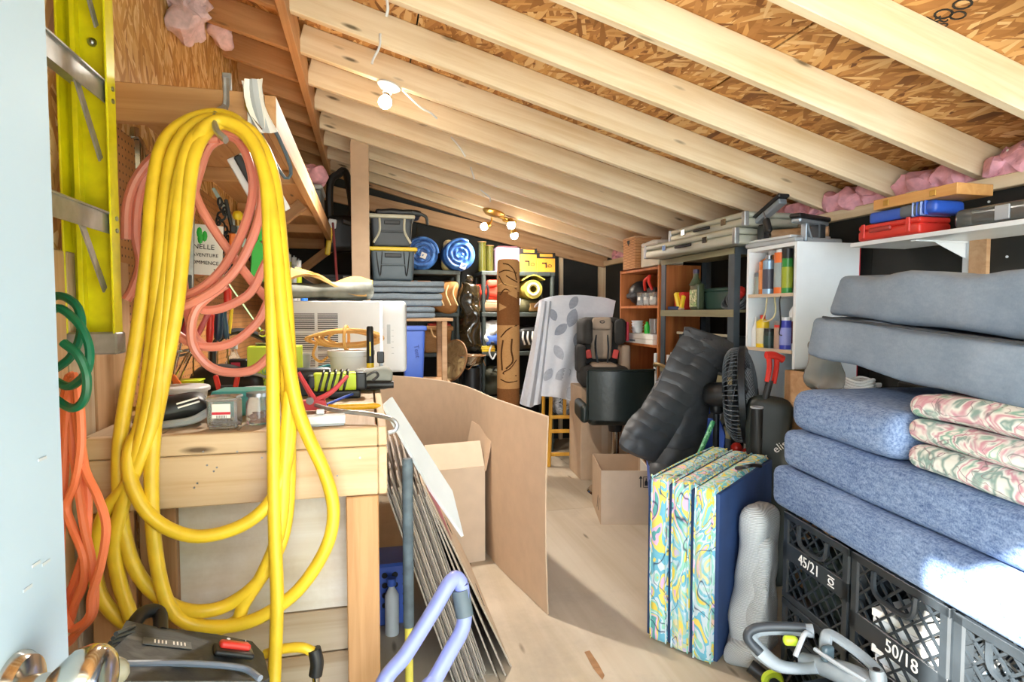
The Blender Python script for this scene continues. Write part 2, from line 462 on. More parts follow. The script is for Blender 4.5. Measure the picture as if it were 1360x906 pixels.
DENIM = weave('denim', '8fa6c8', '2f4a78', 240, big=.2)
GREYC = weave('grey_canvas', '8c9cae', '6c7d90', 180, big=.6)
GREYCD = weave('charcoal_cloth', '4a5057', '33383e', 160)
# ================================================================ the shed itself
WL, WR, YB, YF = -.74, 2.4, 5.8, -.12
SL = .27
def zb(X): return 1.84 + SL*(WR-X)           # underside of the rafters
CS = math.cos(math.atan(SL))
def beam(name, p0, p1, wd, ht, m, parent, up=(0, 0, 1), b=.003):
    p0, p1 = V(p0), V(p1); L = (p1-p0).length
    x = (p1-p0).normalized(); y = V(up).cross(x)
    if y.length < 1e-4: y = V((0, 1, 0))
    M = frame(p0, x, y)
    mb = MB().box((L/2, 0, 0), (L, wd, ht), b=b)
    o = part(name, mb, m, parent); o.matrix_local = M; return o
def sheet(name, M, lx, ly, th, m, parent):
    o = part(name, MB().box((lx/2, ly/2, -th/2), (lx, ly, th)), m, parent); o.matrix_local = M; return o

DARKFELT = plain('roof_felt', '3a332c', .9)
ceiling = struct('ceiling', label='open pine rafters under strand board roof decking')
# strand-board decking, panel by panel, above the rafters
DT = .137/CS
sx = V((1, 0, -SL)).normalized()
for iu, (a, b_) in enumerate(((-.95, .23), (.235, 1.43), (1.435, 2.75))):
    ys = -.5 - (1.22 if iu % 2 else 0)
    while ys < YB+.2:
        y0, y1 = max(ys, -.5), min(ys+2.44, YB+.15)
        if y1-y0 > .1:
            o = V((a, y0, zb(a)+DT+.011))
            sheet('roof_panel', frame(o, sx, (0, 1, 0)), (b_-a)/CS-.003, y1-y0-.004, .011, OSBR, ceiling)
        ys += 2.44
part('roof_skin', MB().add([(x, y, zb(x)+DT+z) for z in (.03, .05) for x, y in ((-1.1, -.6), (2.9, -.6), (2.9, YB+.3), (-1.1, YB+.3))], [(0, 3, 2, 1), (4, 5, 6, 7), (0, 1, 5, 4), (1, 2, 6, 5), (2, 3, 7, 6), (3, 0, 4, 7)]), DARKFELT, ceiling)
# rafters
XB = -.30
RY_ = [1.09+.41*k for k in range(12)]
for k, y in enumerate(RY_):
    if y > YB-.05: break
    hz = .0685
    beam('rafter', (XB, y, zb(XB)+hz/CS), (WR+.12, y, zb(WR+.12)+hz/CS), .038, .135, PINE, ceiling)
    beam('rafter', (WL-.15, y+.02, zb(WL-.15)+hz/CS), (XB-.04, y+.02, zb(XB-.04)+hz/CS), .038, .135, PINE4, ceiling)
    # block of pink fibre between the rafters over the plate
beam('roof_beam', (XB-.02, -.1, zb(XB)+.035), (XB-.02, YB-.2, zb(XB)+.035), .038, .16, PINE4, ceiling)
beam('end_rafter', (WL, YB-.02, zb(WL)+.05), (WR, YB-.02, zb(WR)+.05), .038, .12, PINE2, ceiling)
beam('back_plate', (WL, YB-.05, 2.42+.06), (WR, YB-.05, 1.765+.06), .04, .14, PINE2, ceiling)
# floor
floor = struct('floor', label='worn plywood sheet floor')
xs = [(-.76, .44), (.443, 1.66), (1.663, 2.45)]
for i, (a, b_) in enumerate(xs):
    y = -.1 - (1.1 if i == 1 else .3)
    while y < YB:
        y0, y1 = max(y, -.15), min(y+2.44, YB+.02)
        if y1-y0 > .1:
            o = part('floor_panel', MB().box(((b_-a)/2, (y1-y0-.003)/2, -.009), (b_-a, y1-y0-.003, .018)), PLYF, floor); o.location = (a, y0, 0)
        y += 2.44
part('subfloor', MB().box((.83, 2.8, -.06), (3.3, 6.0, .08)), OLDWOOD, floor)
part('knot_stain', MB().add([PZ(x, y, .0012) for x, y in ((776, 866), (783, 864), (795, 882), (803, 897), (800, 903), (788, 888))], [(0, 1, 2, 3, 4, 5)]), OLDWOOD, floor)
ground = struct('ground', MB().box((0, -6.2, -.2), (24, 12, .1)), plain('gravel', 'cfc9be', .9, var=.12, sc=40), 'pale gravel yard outside')
sky_blocker = struct('exterior_sky_blocker', MB().rbox((3.0, -5.2, 1.4), (1.0, 8.0, 3.2), .3, n=14, nz=.08, ns=3), plain('blocker_green', '3d5230', .9, var=.4, sc=20, bmp=.6), 'unseen tall green block added outside to dim the skylight')  # unseen block, added to keep side skylight off the bench and door
# left wall
wl = struct('wall_left', label='tall strand board wall with studs')
xw = frame((WL, 0, 0), (0, 0, 1), (0, -1, 0))     # local x up, y towards the door, normal to +X
def wall_sheet(name, y0, y1, z0, z1, m, off=0):
    return sheet(name, frame((WL+off, y1, z0), (0, 0, 1), (0, -1, 0)), z1-z0, y1-y0, .011, m, wl)
for y0, y1 in ((-.1, 1.35), (1.354, 2.57), (2.574, 3.79), (3.794, 5.8)):
    wall_sheet('wall_panel', y0, y1, 0, 1.2, OSBW)
    wall_sheet('wall_panel', y0, y1, 1.204, 2.85, OSBW)
for y in (1.60, 1.74, 1.88, 2.0):
    beam('stud', (WL+.015, y, .0), (WL+.015, y, 1.45), .128, .03, [PINE2, WEATHER, PINE2, OLDWOOD][int(y*10) % 4], wl, up=(1, 0, 0))
for y0, y1 in ((3.0, 3.55), (4.0, 4.4)):
    part('insulation', MB().rbox((WL+.05, (y0+y1)/2, 2.74-.0), (.10, .16, .2), .05, n=8, nz=.04, ns=14), INSUL2, wl)
part('insulation', MB().rbox((WL+.07, 2.66, 2.56), (.12, .2, .34), .06, n=10, nz=.05, ns=16), INSUL2, wl)
part('outer_cladding', MB().box((WL-.05, 2.85, 1.4), (.05, 6.2, 3.0)), DARKFELT, wl)
# pegboard
peg = stripes
def pegmat():
    m, nt, b = newmat('pegboard')
    v = coords(nt, (39, 39, 39), rnd=False)
    fr = nd(nt, 'ShaderNodeVectorMath', operation='FRACTION'); nt.links.new(v, fr.inputs[0])
    sb = nd(nt, 'ShaderNodeVectorMath', operation='SUBTRACT'); nt.links.new(fr.outputs[0], sb.inputs[0]); sb.inputs[1].default_value = (.5, .5, .5)
    sp = nd(nt, 'ShaderNodeSeparateXYZ'); nt.links.new(sb.outputs[0], sp.inputs[0])
    cb = nd(nt, 'ShaderNodeCombineXYZ'); nt.links.new(sp.outputs[0], cb.inputs[0]); nt.links.new(sp.outputs[1], cb.inputs[1])
    ln = nd(nt, 'ShaderNodeVectorMath', operation='LENGTH'); nt.links.new(cb.outputs[0], ln.inputs[0])
    n = nd(nt, 'ShaderNodeTexNoise', i_Scale=6.0, i_Detail=4.0); nt.links.new(coords(nt), n.inputs['Vector'])
    base = ramp(nt, n.outputs['Fac'], [(.3, srgb('a8713c')), (.7, srgb('c48e55'))])
    k = ramp(nt, ln.outputs['Value'], [(.13, (1, 1, 1)), (.18, (0, 0, 0))])
    nt.links.new(mix(nt, k, base, srgb('3a2412')), b.inputs['Base Color']); b.inputs['Roughness'].default_value = .6
    return m
PEG = pegmat()
wall_sheet('pegboard', 2.05, 4.9, 1.0, 1.86, PEG, .013)
wall_sheet('pegboard', 1.95, 2.045, 1.0, 1.86, PEG, .013)
# right wall
wr = struct('wall_right', label='low wall sheathed in black board')
for y0, y1 in ((-.1, 1.2), (1.204, 2.42), (2.424, 3.64), (3.644, 5.8)):
    sheet('wall_panel', frame((WR, y0, 0), (0, 0, 1), (0, 1, 0)), 1.775, y1-y0, .011, BLACKSHEET, wr)
beam('top_plate', (WR+.012, -.1, 1.80), (WR+.012, YB, 1.80), .10, .05, PINE, wr)
beam('outer_plate', (WR+.13, -.1, 1.87), (WR+.13, YB, 1.87), .03, .32, PINE2, wr)
for k in range(len(RY_)-1):
    y = (RY_[k]+RY_[k+1])/2
    if y > YB: break
    part('insulation', MB().rbox((WR+.045, y, 1.865), (.17, .36, .13), .05, n=12, nz=.045, ns=17), INSUL, wr)
part('outer_cladding', MB().box((WR+.06, 2.85, .86), (.05, 6.2, 1.8)), DARKFELT, wr)
part('outer_cladding', MB().box((WR+.17, 2.85, 1.9), (.03, 6.2, .5)), DARKFELT, wr)
nails = MB()
for x, y in ((1313, 268), (1337, 341), (1285, 338), (1338, 200)):
    p = PX(x, y, WR-.003); nails.cyl(p, p+V((.004, 0, 0)), .005, n=8)
part('nail_caps', nails, WHITE, wr)
# back wall
wb = struct('wall_back', label='back wall of dark boards between pale studs')
for x0, x1 in ((WL, .47), (.474, 1.69), (1.694, WR)):
    sheet('wall_panel', frame((x0, YB, 0), (1, 0, 0), (0, 0, 1)), x1-x0, 2.8, .011, BLACKSHEET, wb)
part('outer_cladding', MB().box((.83, YB+.06, 1.45), (3.4, .06, 3.0)), DARKFELT, wb)
for x in (745, 797):
    p = PY(x, 380, YB-.02)
    beam('stud', (p.x, YB-.02, 0), (p.x, YB-.02, zb(p.x)), .038, .04, PINE, wb, up=(1, 0, 0))
beam('stud', (WR-.02, YB-.02, 0), (WR-.02, YB-.02, 1.8), .04, .05, PINE, wb, up=(1, 0, 0))
beam('stud', (-.05, YB-.02, 0), (-.05, YB-.02, 2.4), .04, .05, PINE2, wb, up=(1, 0, 0))
# front wall round the doorway
wf = struct('wall_front', label='front wall around the doorway')
DX0, DX1, DZ = -.42, 2.36, 2.15
for x0, x1, z0, z1 in ((WL-.1, DX0, -.1, 2.9), (DX1, WR+.1, -.1, 2.0), (DX0, DX1, DZ, 2.85)):
    part('wall_panel', MB().box(((x0+x1)/2, YF-.04, (z0+z1)/2), (x1-x0, .08, z1-z0)), WHITE, wf)
part('sun_shade_slab', MB().box((.9, YF-.29, 2.2), (3.6, .5, .06)), PINE2, wf)  # unseen slab added over the opening to cut skylight and shape the sun patch
# the white door, swung inwards, hinge at the doorway
door = struct('door_1', label='white door swung open with scuffed face')
D0, D1 = V((-.385, -.06, 0)), V((-.335, .765, 0))
dm = frame(D0, D1-D0, (-(D1-D0).y, (D1-D0).x, 0)); DL = (D1-D0).length
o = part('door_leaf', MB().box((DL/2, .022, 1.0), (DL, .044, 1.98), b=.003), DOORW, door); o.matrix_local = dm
sc_ = MB()
for x, y, r in ((45, 610, 30), (38, 750, 40), (50, 748, 25), (28, 782, 35)):
    q = dm.inverted() @ (PX(x, y, -.345)); sc_.box((q.x, -.0005, q.z), (.014, .0008, .003), b=0)
k = part('scuff_marks', sc_, LGREY, door); k.matrix_local = dm
# door knob: rose, neck and knob
kp = MB(); ks = MB()
kz = .928; kx = DL-.098
KM = dm @ T(kx, 0, kz) @ RX(90)
ks.lathe([(.0, 0), (.037, 0), (.037, .004), (.032, .012), (.020, .015), (.0, .015)], 28)
kp.lathe([(.014, .012), (.014, .032), (.022, .040), (.033, .052), (.037, .064), (.036, .074), (.031, .081), (.022, .084), (.0, .085)], 32)
o = part('rose', ks, CHROME, door); o.matrix_local = KM
o = part('knob', kp, CHROME, door); o.matrix_local = KM
def mpp(P): return (V(P)-CC).dot(CF)/FPX       # metres that one pixel covers at P
def path(pts): return [PY(x, y, Y) for x, y, Y in pts]
# ================================================================ workbench along the left wall
BZ = .985
bench = thing('workbench', 'pine workbench with plank aprons under the clutter on the left', 'workbench')
for i in range(4):
    x0 = -.70+i*.1805
    o = part('top_plank', MB().box((1.0, 0, -.019), (2.0, .177, .038), b=.002), WEATHER, bench)
    o.matrix_local = frame((x0+.09, 1.70, BZ), (0, 1, 0), (-1, 0, 0))
def xbeam(name, x0, x1, y, z, wd, ht, m, par): return beam(name, (x0, y, z), (x1, y, z), wd, ht, m, par)
xbeam('apron_board', -.685, .025, 1.69, .958, .034, .054, PINE3, bench)
xbeam('apron_board', -.685, .025, 1.69, .862, .034, .134, PINE3, bench)
for z, h in ((.958, .054), (.862, .134)):
    beam('side_apron', (.038, 1.673, z), (.038, 3.69, z), .024, h, PINE3, bench)
for x, y in ((-.018, 1.70), (-.64, 1.70), (-.018, 3.65), (-.64, 3.65)):
    beam('leg', (x, y, 0), (x, y, .79), .088, .088 if y > 2 else .040, PINE4, bench, up=(0, 1, 0))
part('front_panel', MB().box((-.30, 1.80, .61), (.60, .012, .36)), PLYW, bench)
for z0, z1 in ((.30, .425), (.16, .295), (.03, .155)):
    xbeam('plank', -.60, 0, 1.80, (z0+z1)/2, .02, z1-z0, WEATHER, bench)
for x in (-.575, -.53):
    beam('upright', (x, 1.765, 0), (x, 1.765, .79), .045, .03, OLDWOOD, bench, up=(0, 1, 0))
sc = MB()
for x, y in ((275, 618), (284, 626), (270, 600), (288, 621), (448, 632), (478, 608), (348, 608), (315, 600), (149, 634), (258, 648), (262, 642)):
    p = PY(x, y, 1.6725); part('screw_head', MB().cyl(p, p+V((0, -.001, 0)), .0026, n=8), STEEL, bench)

# ================================================================ the long shelf over the bench
shelf = thing('wall_shelf', 'long pine shelf with a brace, high over the workbench', 'shelf')
S0, S1, SX0, SX1, SZ = 2.02, 5.45, -.727, -.30, 1.865
for i in range(2):
    xa = SX0+i*(SX1-SX0)/2; wdt = (SX1-SX0)/2-.003
    o = part('shelf_board', MB().box(((S1-S0)/2, 0, .008), (S1-S0, wdt, .016)), PINE4, shelf); o.matrix_local = frame((xa+wdt/2, S0, SZ+.075), (0, 1, 0), (-1, 0, 0))
xbeam('end_rail', SX0, SX1, S0-.02, SZ+.05, .038, .112, PINE4, shelf)
xbeam('end_rail', SX0, SX1, S1, SZ+.03, .038, .09, PINE4, shelf)
beam('front_rail', (SX1+.018, S0-.035, SZ+.05), (SX1+.018, S1+.02, SZ+.05), .034, .105, PINE4, shelf)
for y in (2.9, 3.8, 4.6): xbeam('cross_rail', SX0, SX1, y, SZ+.045, .038, .06, PINE4, shelf)
beam('brace', (SX0+.02, S1-.04, SZ-.34), (SX1, S1-.04, SZ-.01), .04, .07, PINE4, shelf)
beam('brace', (SX0+.02, 3.3, SZ-.34), (SX1-.02, 3.3, SZ+.0), .04, .06, OLDWOOD, shelf)
# hook on the end rail
hk = thing('hanging_hook', 'grey steel hook carrying the hoses', 'hook')
hp = PY(301, 118, 1.985); hb = PY(290, 165, 1.90)
part('plate', MB().box(hp+V((0, .006, 0)), (.026, .006, .10), b=.002), GALV, hk)
part('arm', MB().tube([hp+V((0, 0, .03)), hp+V((0, -.004, -.04)), PY(297, 145, 1.96), PY(287, 152, 1.80), PY(287, 172, 1.72), PY(300, 186, 1.70)], .0085, 8, flat=1.5), GALV, hk)
part('bolt', MB().cyl(hp+V((0, .003, .03)), hp+V((0, -.006, .03)), .007, n=6), STEEL, hk)

# ================================================================ yellow hose: strands traced over the hook
HR = .0168
hose = thing('yellow_hose', 'yellow rubber hose coiled over the hook in front of the workbench', 'hose')
hm = MB()
A = [(292, 152, 1.80), (250, 160, 1.78), (217, 190, 1.74), (203, 250, 1.70), (196, 340, 1.66), (183, 440, 1.64), (166, 540, 1.63), (158, 610, 1.62), (163, 700, 1.61), (185, 765, 1.60), (225, 802, 1.60), (265, 812, 1.59), (305, 802, 1.60), (345, 770, 1.60), (375, 715, 1.61), (384, 640, 1.62), (382, 540, 1.62), (372, 420, 1.64), (362, 300, 1.68), (350, 215, 1.73), (325, 170, 1.77)]
B = [(292, 158, 1.78), (258, 166, 1.76), (232, 200, 1.72), (220, 260, 1.69), (212, 350, 1.65), (203, 450, 1.635), (188, 560, 1.62), (172, 600, 1.60), (176, 645, 1.585), (205, 690, 1.58), (255, 712, 1.575), (310, 703, 1.58), (352, 675, 1.585), (376, 630, 1.59), (386, 560, 1.60), (384, 460, 1.62), (374, 330, 1.66), (362, 230, 1.72), (335, 176, 1.76)]
C_ = [(294, 164, 1.76), (268, 172, 1.74), (247, 205, 1.70), (237, 270, 1.67), (228, 370, 1.64), (216, 470, 1.62), (200, 570, 1.60), (172, 640, 1.60), (140, 680, 1.61), (126, 740, 1.61), (133, 790, 1.61), (158, 822, 1.61), (175, 828, 1.62)]
C2 = [(176, 826, 1.60), (158, 770, 1.60), (153, 715, 1.60), (172, 640, 1.60), (186, 590, 1.60), (201, 520, 1.61), (214, 420, 1.63), (226, 320, 1.66), (242, 225, 1.69), (268, 175, 1.73), (294, 160, 1.75), (330, 180, 1.73), (352, 235, 1.69), (358, 330, 1.65), (362, 450, 1.61), (363, 560, 1.59), (365, 700, 1.575), (368, 800, 1.57), (364, 905, 1.56), (360, 1000, 1.50)]
E_ = [(205, 565, 1.61), (201, 640, 1.60), (206, 730, 1.59), (222, 800, 1.58), (252, 828, 1.58), (300, 832, 1.58), (345, 820, 1.58), (395, 785, 1.58), (432, 730, 1.58), (443, 680, 1.58), (432, 630, 1.58), (405, 570, 1.58), (390, 520, 1.59), (376, 430, 1.61), (366, 320, 1.65), (352, 230, 1.70), (326, 180, 1.74), (294, 164, 1.77), (272, 178, 1.74), (256, 215, 1.69), (246, 300, 1.66), (236, 400, 1.63), (222, 480, 1.62), (205, 565, 1.61)]
F_ = [(385, 520, 1.60), (378, 620, 1.59), (372, 700, 1.59), (350, 760, 1.60), (325, 800, 1.60), (315, 824, 1.60), (290, 836, 1.60)]
for pts, cl in ((A, True), (B, True), (C_, False), (C2, False), (E_, False), (F_, False)):
    hm.tube(path(pts), HR, 10, 6, closed=cl)
part('coil', hm, HOSEY, hose)
tl = path([(352, 869, 1.60), (375, 862, 1.59), (400, 860, 1.58), (416, 866, 1.575)])
part('tail', MB().tube(tl, .0125, 10), HOSEY, hose)
part('grip', MB().tube(path([(417, 862, 1.575), (421, 880, 1.572), (419, 897, 1.57)]), .017, 12, 4), BLACKP, hose, 'black rubber grip')
part('fitting', MB().tube(path([(419, 895, 1.57), (419, 912, 1.57), (405, 925, 1.57)]), .0095, 10, 4), CHROME, hose, 'chrome air fitting')
# ================================================================ salmon hose
SR = .0130
sh = MB()
def dY(pts, Y): return [(x, y, Y) for x, y in pts]
SAL = [dY([(296, 180), (268, 188), (256, 213), (255, 238), (264, 270), (283, 303), (303, 332), (324, 360), (344, 385), (366, 408)], 1.90),
       dY([(300, 182), (278, 195), (266, 225), (256, 265), (248, 307), (242, 348), (245, 389), (250, 418), (258, 446), (272, 460)], 1.93),
       dY([(290, 177), (315, 186), (330, 213), (336, 254), (324, 303), (299, 352), (270, 381), (242, 393), (215, 394), (192, 384)], 1.86),
       dY([(294, 173), (325, 182), (342, 213), (348, 258), (340, 303), (320, 348), (295, 377), (265, 397), (238, 409), (210, 420), (188, 426)], 1.83),
       dY([(370, 290), (362, 330), (350, 355), (332, 389), (299, 408), (272, 412), (262, 405)], 1.88),
       dY([(300, 378), (279, 393), (262, 409), (254, 434), (258, 463), (279, 487), (307, 495), (336, 491), (356, 475), (374, 455)], 1.84),
       dY([(192, 414), (221, 434), (250, 454), (279, 461), (311, 454), (340, 430), (354, 405), (368, 365)], 1.87),
       dY([(290, 184), (245, 188), (208, 206), (182, 236), (169, 272), (167, 318)], 1.86),
       dY([(262, 190), (226, 200), (198, 226), (184, 262), (180, 310), (186, 350), (176, 384), (168, 398)], 1.88)]
for pts in SAL: sh.tube(path(pts), SR, 9, 6)
solo('salmon_hose', 'salmon orange hose looped on the hook inside the yellow coil', 'hose', sh, HOSEO)
# ================================================================ orange cord, green hose
oc = MB()
for pts in (
    [(96, 500, 1.42), (103, 560, 1.41), (112, 620, 1.40), (130, 660, 1.38), (141, 700, 1.37), (134, 750, 1.37), (122, 790, 1.37), (120, 815, 1.37), (108, 830, 1.38), (92, 832, 1.39), (80, 780, 1.41), (84, 650, 1.43)],
    [(90, 505, 1.44), (98, 600, 1.42), (106, 660, 1.41), (112, 700, 1.40), (122, 745, 1.39), (126, 790, 1.39), (122, 818, 1.40), (104, 838, 1.41), (85, 850, 1.42), (74, 760, 1.44), (82, 620, 1.45)],
    [(100, 505, 1.40), (108, 580, 1.39), (100, 640, 1.40), (88, 672, 1.42), (96, 700, 1.41), (110, 735, 1.39), (112, 770, 1.39), (100, 800, 1.40), (88, 822, 1.42), (76, 700, 1.45), (86, 560, 1.44)],
    [(94, 498, 1.46), (104, 570, 1.44), (116, 650, 1.42), (114, 720, 1.41), (104, 760, 1.41), (92, 790, 1.43), (80, 820, 1.44), (72, 700, 1.46), (82, 560, 1.47)]):
    oc.tube(path(pts), .0088, 8, 6, closed=True)
solo('orange_extension_lead', 'orange extension cord hanging in loops beside the white door', 'cord', oc, CORDO)
gh = MB()
gh.tube(path([(70, 395, 1.40), (98, 402, 1.38), (108, 425, 1.37), (104, 455, 1.38), (88, 480, 1.39), (60, 490, 1.41), (45, 440, 1.42)]), .0085, 8, 6, closed=True)
gh.tube(path([(70, 412, 1.36), (100, 425, 1.34), (117, 455, 1.33), (118, 485, 1.33), (106, 505, 1.34), (85, 512, 1.36), (50, 480, 1.38)]), .0085, 8, 6, closed=True)
gh.tube(path([(84, 455, 1.32), (104, 472, 1.31), (115, 500, 1.31), (112, 530, 1.32), (94, 542, 1.33), (60, 520, 1.36)]), .0085, 8, 6)
solo('green_hose', 'dark green coiled hose below the yellow ladder', 'hose', gh, GREENH)
# ================================================================ yellow fibreglass stepladder hung on the wall
lad = thing('stepladder', 'yellow fibreglass stepladder hung upright on the left wall', 'ladder')
LY0, LY1, LX0, LX1, LZ0, LZ1 = 1.22, 1.72, -.715, -.612, 1.235, 2.62
def rail(y, s):
    m = MB().box(((LX0+LX1)/2, y, (LZ0+LZ1)/2), (LX1-LX0, .005, LZ1-LZ0), b=.001)
    for x in (LX0, LX1): m.box((x, y+s*.024, (LZ0+LZ1)/2), (.005, .05, LZ1-LZ0), b=.001)
    return m
part('rail', rail(LY1, -1), YELF, lad); part('rail', rail(LY0, 1), YELF, lad)
part('rear_rail', MB().box((LX0+.025, LY1-.012, 1.9), (.012, .03, 1.35), b=.001), YELF, lad)
for z in (1.545, 1.865, 2.185, 2.5):
    st = part('step', MB().box(((LX0+LX1)/2+.005, (LY0+LY1)/2, z), (LX1-LX0-.012, LY1-LY0-.008, .004)).box((LX1-.010, (LY0+LY1)/2, z-.024), (.003, LY1-LY0-.008, .05)), GALV, lad)
    rv = MB()
    for zz in (z-.01, z-.04): rv.cyl((LX1+.002, LY1-.02, zz), (LX1+.006, LY1-.02, zz), .006, n=10)
    part('rivet', rv, STEEL, st)
    for y, s in ((LY1, -1), (LY0, 1)):
        part('knee_brace', MB().box((0, 0, 0), (.004, .022, .20), T(LX1-.02, y+s*.10, z-.11) @ RX(s*-38)), GALV, st)
bt = MB()
bt.box(((LX0+LX1)/2, LY1-.02, LZ0-.012), (LX1-LX0+.012, .06, .055), b=.004)
part('foot', bt, GALV, lad); part('foot', MB().box(((LX0+LX1)/2, LY0+.02, LZ0-.012), (LX1-LX0+.012, .06, .055), b=.004), GALV, lad)
part('bolt', MB().ball((LX0+.06, LY1-.006, 1.97), .011, 10), STEEL, lad)
# ================================================================ tools on and in front of the pegboard
def at_wall(x, y, off=.03): return PX(x, y, WL+.02+off)
def tilt(P, ang, face=25):
    # local frame at P: z up in the picture turned by ang, y away from the viewer, face: turned from the door towards the room
    return T(*P) @ RZ(face) @ RY(ang)
def tool(name, label, cat, x, y, Y, ang=0, face=20, group=None):
    return thing(name, label, cat, M=tilt(PY(x, y, Y), ang, face), group=group)
# chrome tube clamp
t = tool('bicycle_shackle', 'chrome U-shaped clamp hanging by the yellow ladder', 'clamp', 180, 205, 2.2)
part('loop', MB().tube([(-.022, 0, -.07), (-.022, 0, .03), (0, 0, .06), (.022, 0, .03), (.022, 0, -.07)], .006, 8), CHROME, t)
part('bar', MB().box((.003, .004, .0), (.026, .012, .10), b=.004), CHROME, t)
part('knob', MB().cyl((0, 0, .055), (0, 0, .085), .012, n=10), CHROME, t)
part('wing', MB().box((.045, 0, -.01), (.03, .012, .03), b=.004), GREYP, t)
# aluminium level
t = tool('spirit_level', 'aluminium spirit level hanging upright left of the printed card', 'level', 249, 335, 2.35, 2)
part('bar', MB().box((0, 0, 0), (.042, .018, .44), b=.003), GALV, t)
for z in (-.11, .13): part('vial', MB().box((.003, -.008, z), (.022, .008, .06), b=.003), DGREY, t)
part('end_cap', MB().box((0, 0, -.222), (.046, .022, .012), b=.002), BLACKP, t)
# small silver level / rule further left
t = tool('folding_rule', 'grey label-printed blade tool behind the yellow hose strands', 'tool', 226, 366, 2.40, -3)
part('body', MB().box((0, 0, 0), (.028, .014, .11), b=.004), LGREY, t); part('tip', MB().box((.0, 0, .085), (.018, .008, .07), b=.003), DGREY, t)
# printed card
t = tool('printed_card', 'pale printed card with green leaf hanging among the tools', 'card', 273, 332, 2.42, 3, 8)
part('card', MB().box((0, 0, 0), (.115, .004, .185), b=.001), PAPER, t)
lf = MB()
for dx, dz, a in ((-.022, .062, 20), (-.004, .05, -25), (-.018, .04, 60)): lf.ball((dx, -.003, dz), .017, 8, sc=(.55, .12, 1.2))
part('leaf_print', lf, GREENB, t)
TX = RX(90)
for s_, z, sz in (('NELLE', .010, .026), ("L'AVENTURE", -.020, .0175), ('COMMENCE', -.048, .0185)):
    text('lettering', s_, sz, INK, t, T(-.006, -.0035, z) @ TX)
part('flourish', MB().tube([(.03, -.003, -.07), (.038, -.003, -.078), (.034, -.003, -.085)], .002, 5), INK, t)
# chain
t = tool('chain_coil', 'dark steel chain bunch hanging right of the card', 'chain', 299, 310, 2.55)
for i in range(16):
    z = .12-.018*i; x = .014*math.sin(i*1.1)+(i-8)*.002
    part('link', MB().tube([(x+.014*math.cos(a)*(1 if i % 2 else .5), .012*math.sin(i*2), z+.016*math.sin(a)) for a in [k*math.pi/4 for k in range(8)]], .0042, 6, 2, closed=True), BLACKM, t)
part('strap', MB().box((.028, 0, .03), (.014, .01, .20), RY(-10), b=.003), BLACKP, t)
# hand saw blade leaning beside chain
t = tool('hand_saw', 'narrow steel saw with black grip beside the chain', 'saw', 311, 300, 2.62, -28)
part('blade', MB().prism([(-.016, -.14), (.018, -.14), (.008, .16), (-.004, .16)], .002, RX(90)), STEEL, t); part('grip', MB().rbox((0, 0, -.17), (.035, .02, .08), .01, n=4), BLACKP, t)
# knife, ball-handled tool, green level, red cylinder, long spanner
t = tool('utility_knife', 'orange utility knife on the pegboard', 'knife', 309, 322, 2.5, 3)
part('handle', MB().box((0, 0, -.01), (.024, .012, .09), b=.005), ORANGE, t); part('slider', MB().box((0, -.006, .05), (.024, .014, .03), b=.004), BLACKP, t)
t = tool('ball_handle_awl', 'small tool with a yellow ball handle', 'awl', 316, 290, 2.55)
part('ball', MB().ball((0, 0, .01), .021, 12), YEL, t); part('ferrule', MB().cyl((0, 0, -.03), (0, 0, -.005), .011, n=10), plain('brass', 'b8924a', .35, .9), t); part('shaft', MB().cyl((0, 0, -.09), (0, 0, -.03), .004), STEEL, t)
t = tool('stud_finder', 'bright green plastic tool with grey tip hanging by the yellow hose', 'tool', 341, 340, 2.4)
part('body', MB().prism([(-.026, -.09), (.0, -.115), (.024, -.09), (.022, .04), (.006, .06), (-.016, .03)], .02, T(0, .01, 0) @ RX(90)), GREENB, t)
part('stem', MB().box((.012, 0, .085), (.014, .014, .06), b=.003), GREENB, t); part('cap', MB().box((.014, 0, .13), (.02, .016, .035), b=.003), LGREY, t)
part('hanging_wire', MB().cyl((.014, 0, .14), (.02, .03, .42), .002, n=5), STEEL, t)
t = tool('red_cylinder_file', 'red cylinder-handled tool right below the card', 'tool', 302, 388, 2.5)
part('grip', MB().lathe([(.013, -.045), (.014, -.04), (.014, .03), (.01, .036)], 12), RED, t); part('shank', MB().cyl((0, 0, .03), (0, 0, .08), .005), DGREY, t)
t = tool('spring_bolt', 'rusty spring-wound bolt under the card', 'bolt', 266, 378, 2.45)
part('head', MB().cyl((0, 0, .05), (0, 0, .065), .018, n=12), BLACKP, t); part('band', MB().cyl((0, 0, .036), (0, 0, .048), .016, n=12), RED, t)
part('coil', MB().tube([(.012*math.cos(k*.9), .012*math.sin(k*.9), .03-.004*k) for k in range(30)], .0035, 5, 2), OLDWOOD, t)
t = tool('long_spanner', 'long chrome spanner slanting across the pegboard', 'spanner', 321, 402, 2.5, -32)
part('shaft', MB().box((0, 0, 0), (.011, .007, .26), b=.003), CHROME, t); part('jaw', MB().tube([(-.012, 0, .16), (-.014, 0, .14), (0, 0, .13), (.014, 0, .14), (.012, 0, .16)], .005, 6), CHROME, t)
part('ring', MB().tube([(.012*math.cos(a), 0, -.14+.012*math.sin(a)) for a in [k*math.pi/4 for k in range(8)]], .005, 6, 3, closed=True), CHROME, t)
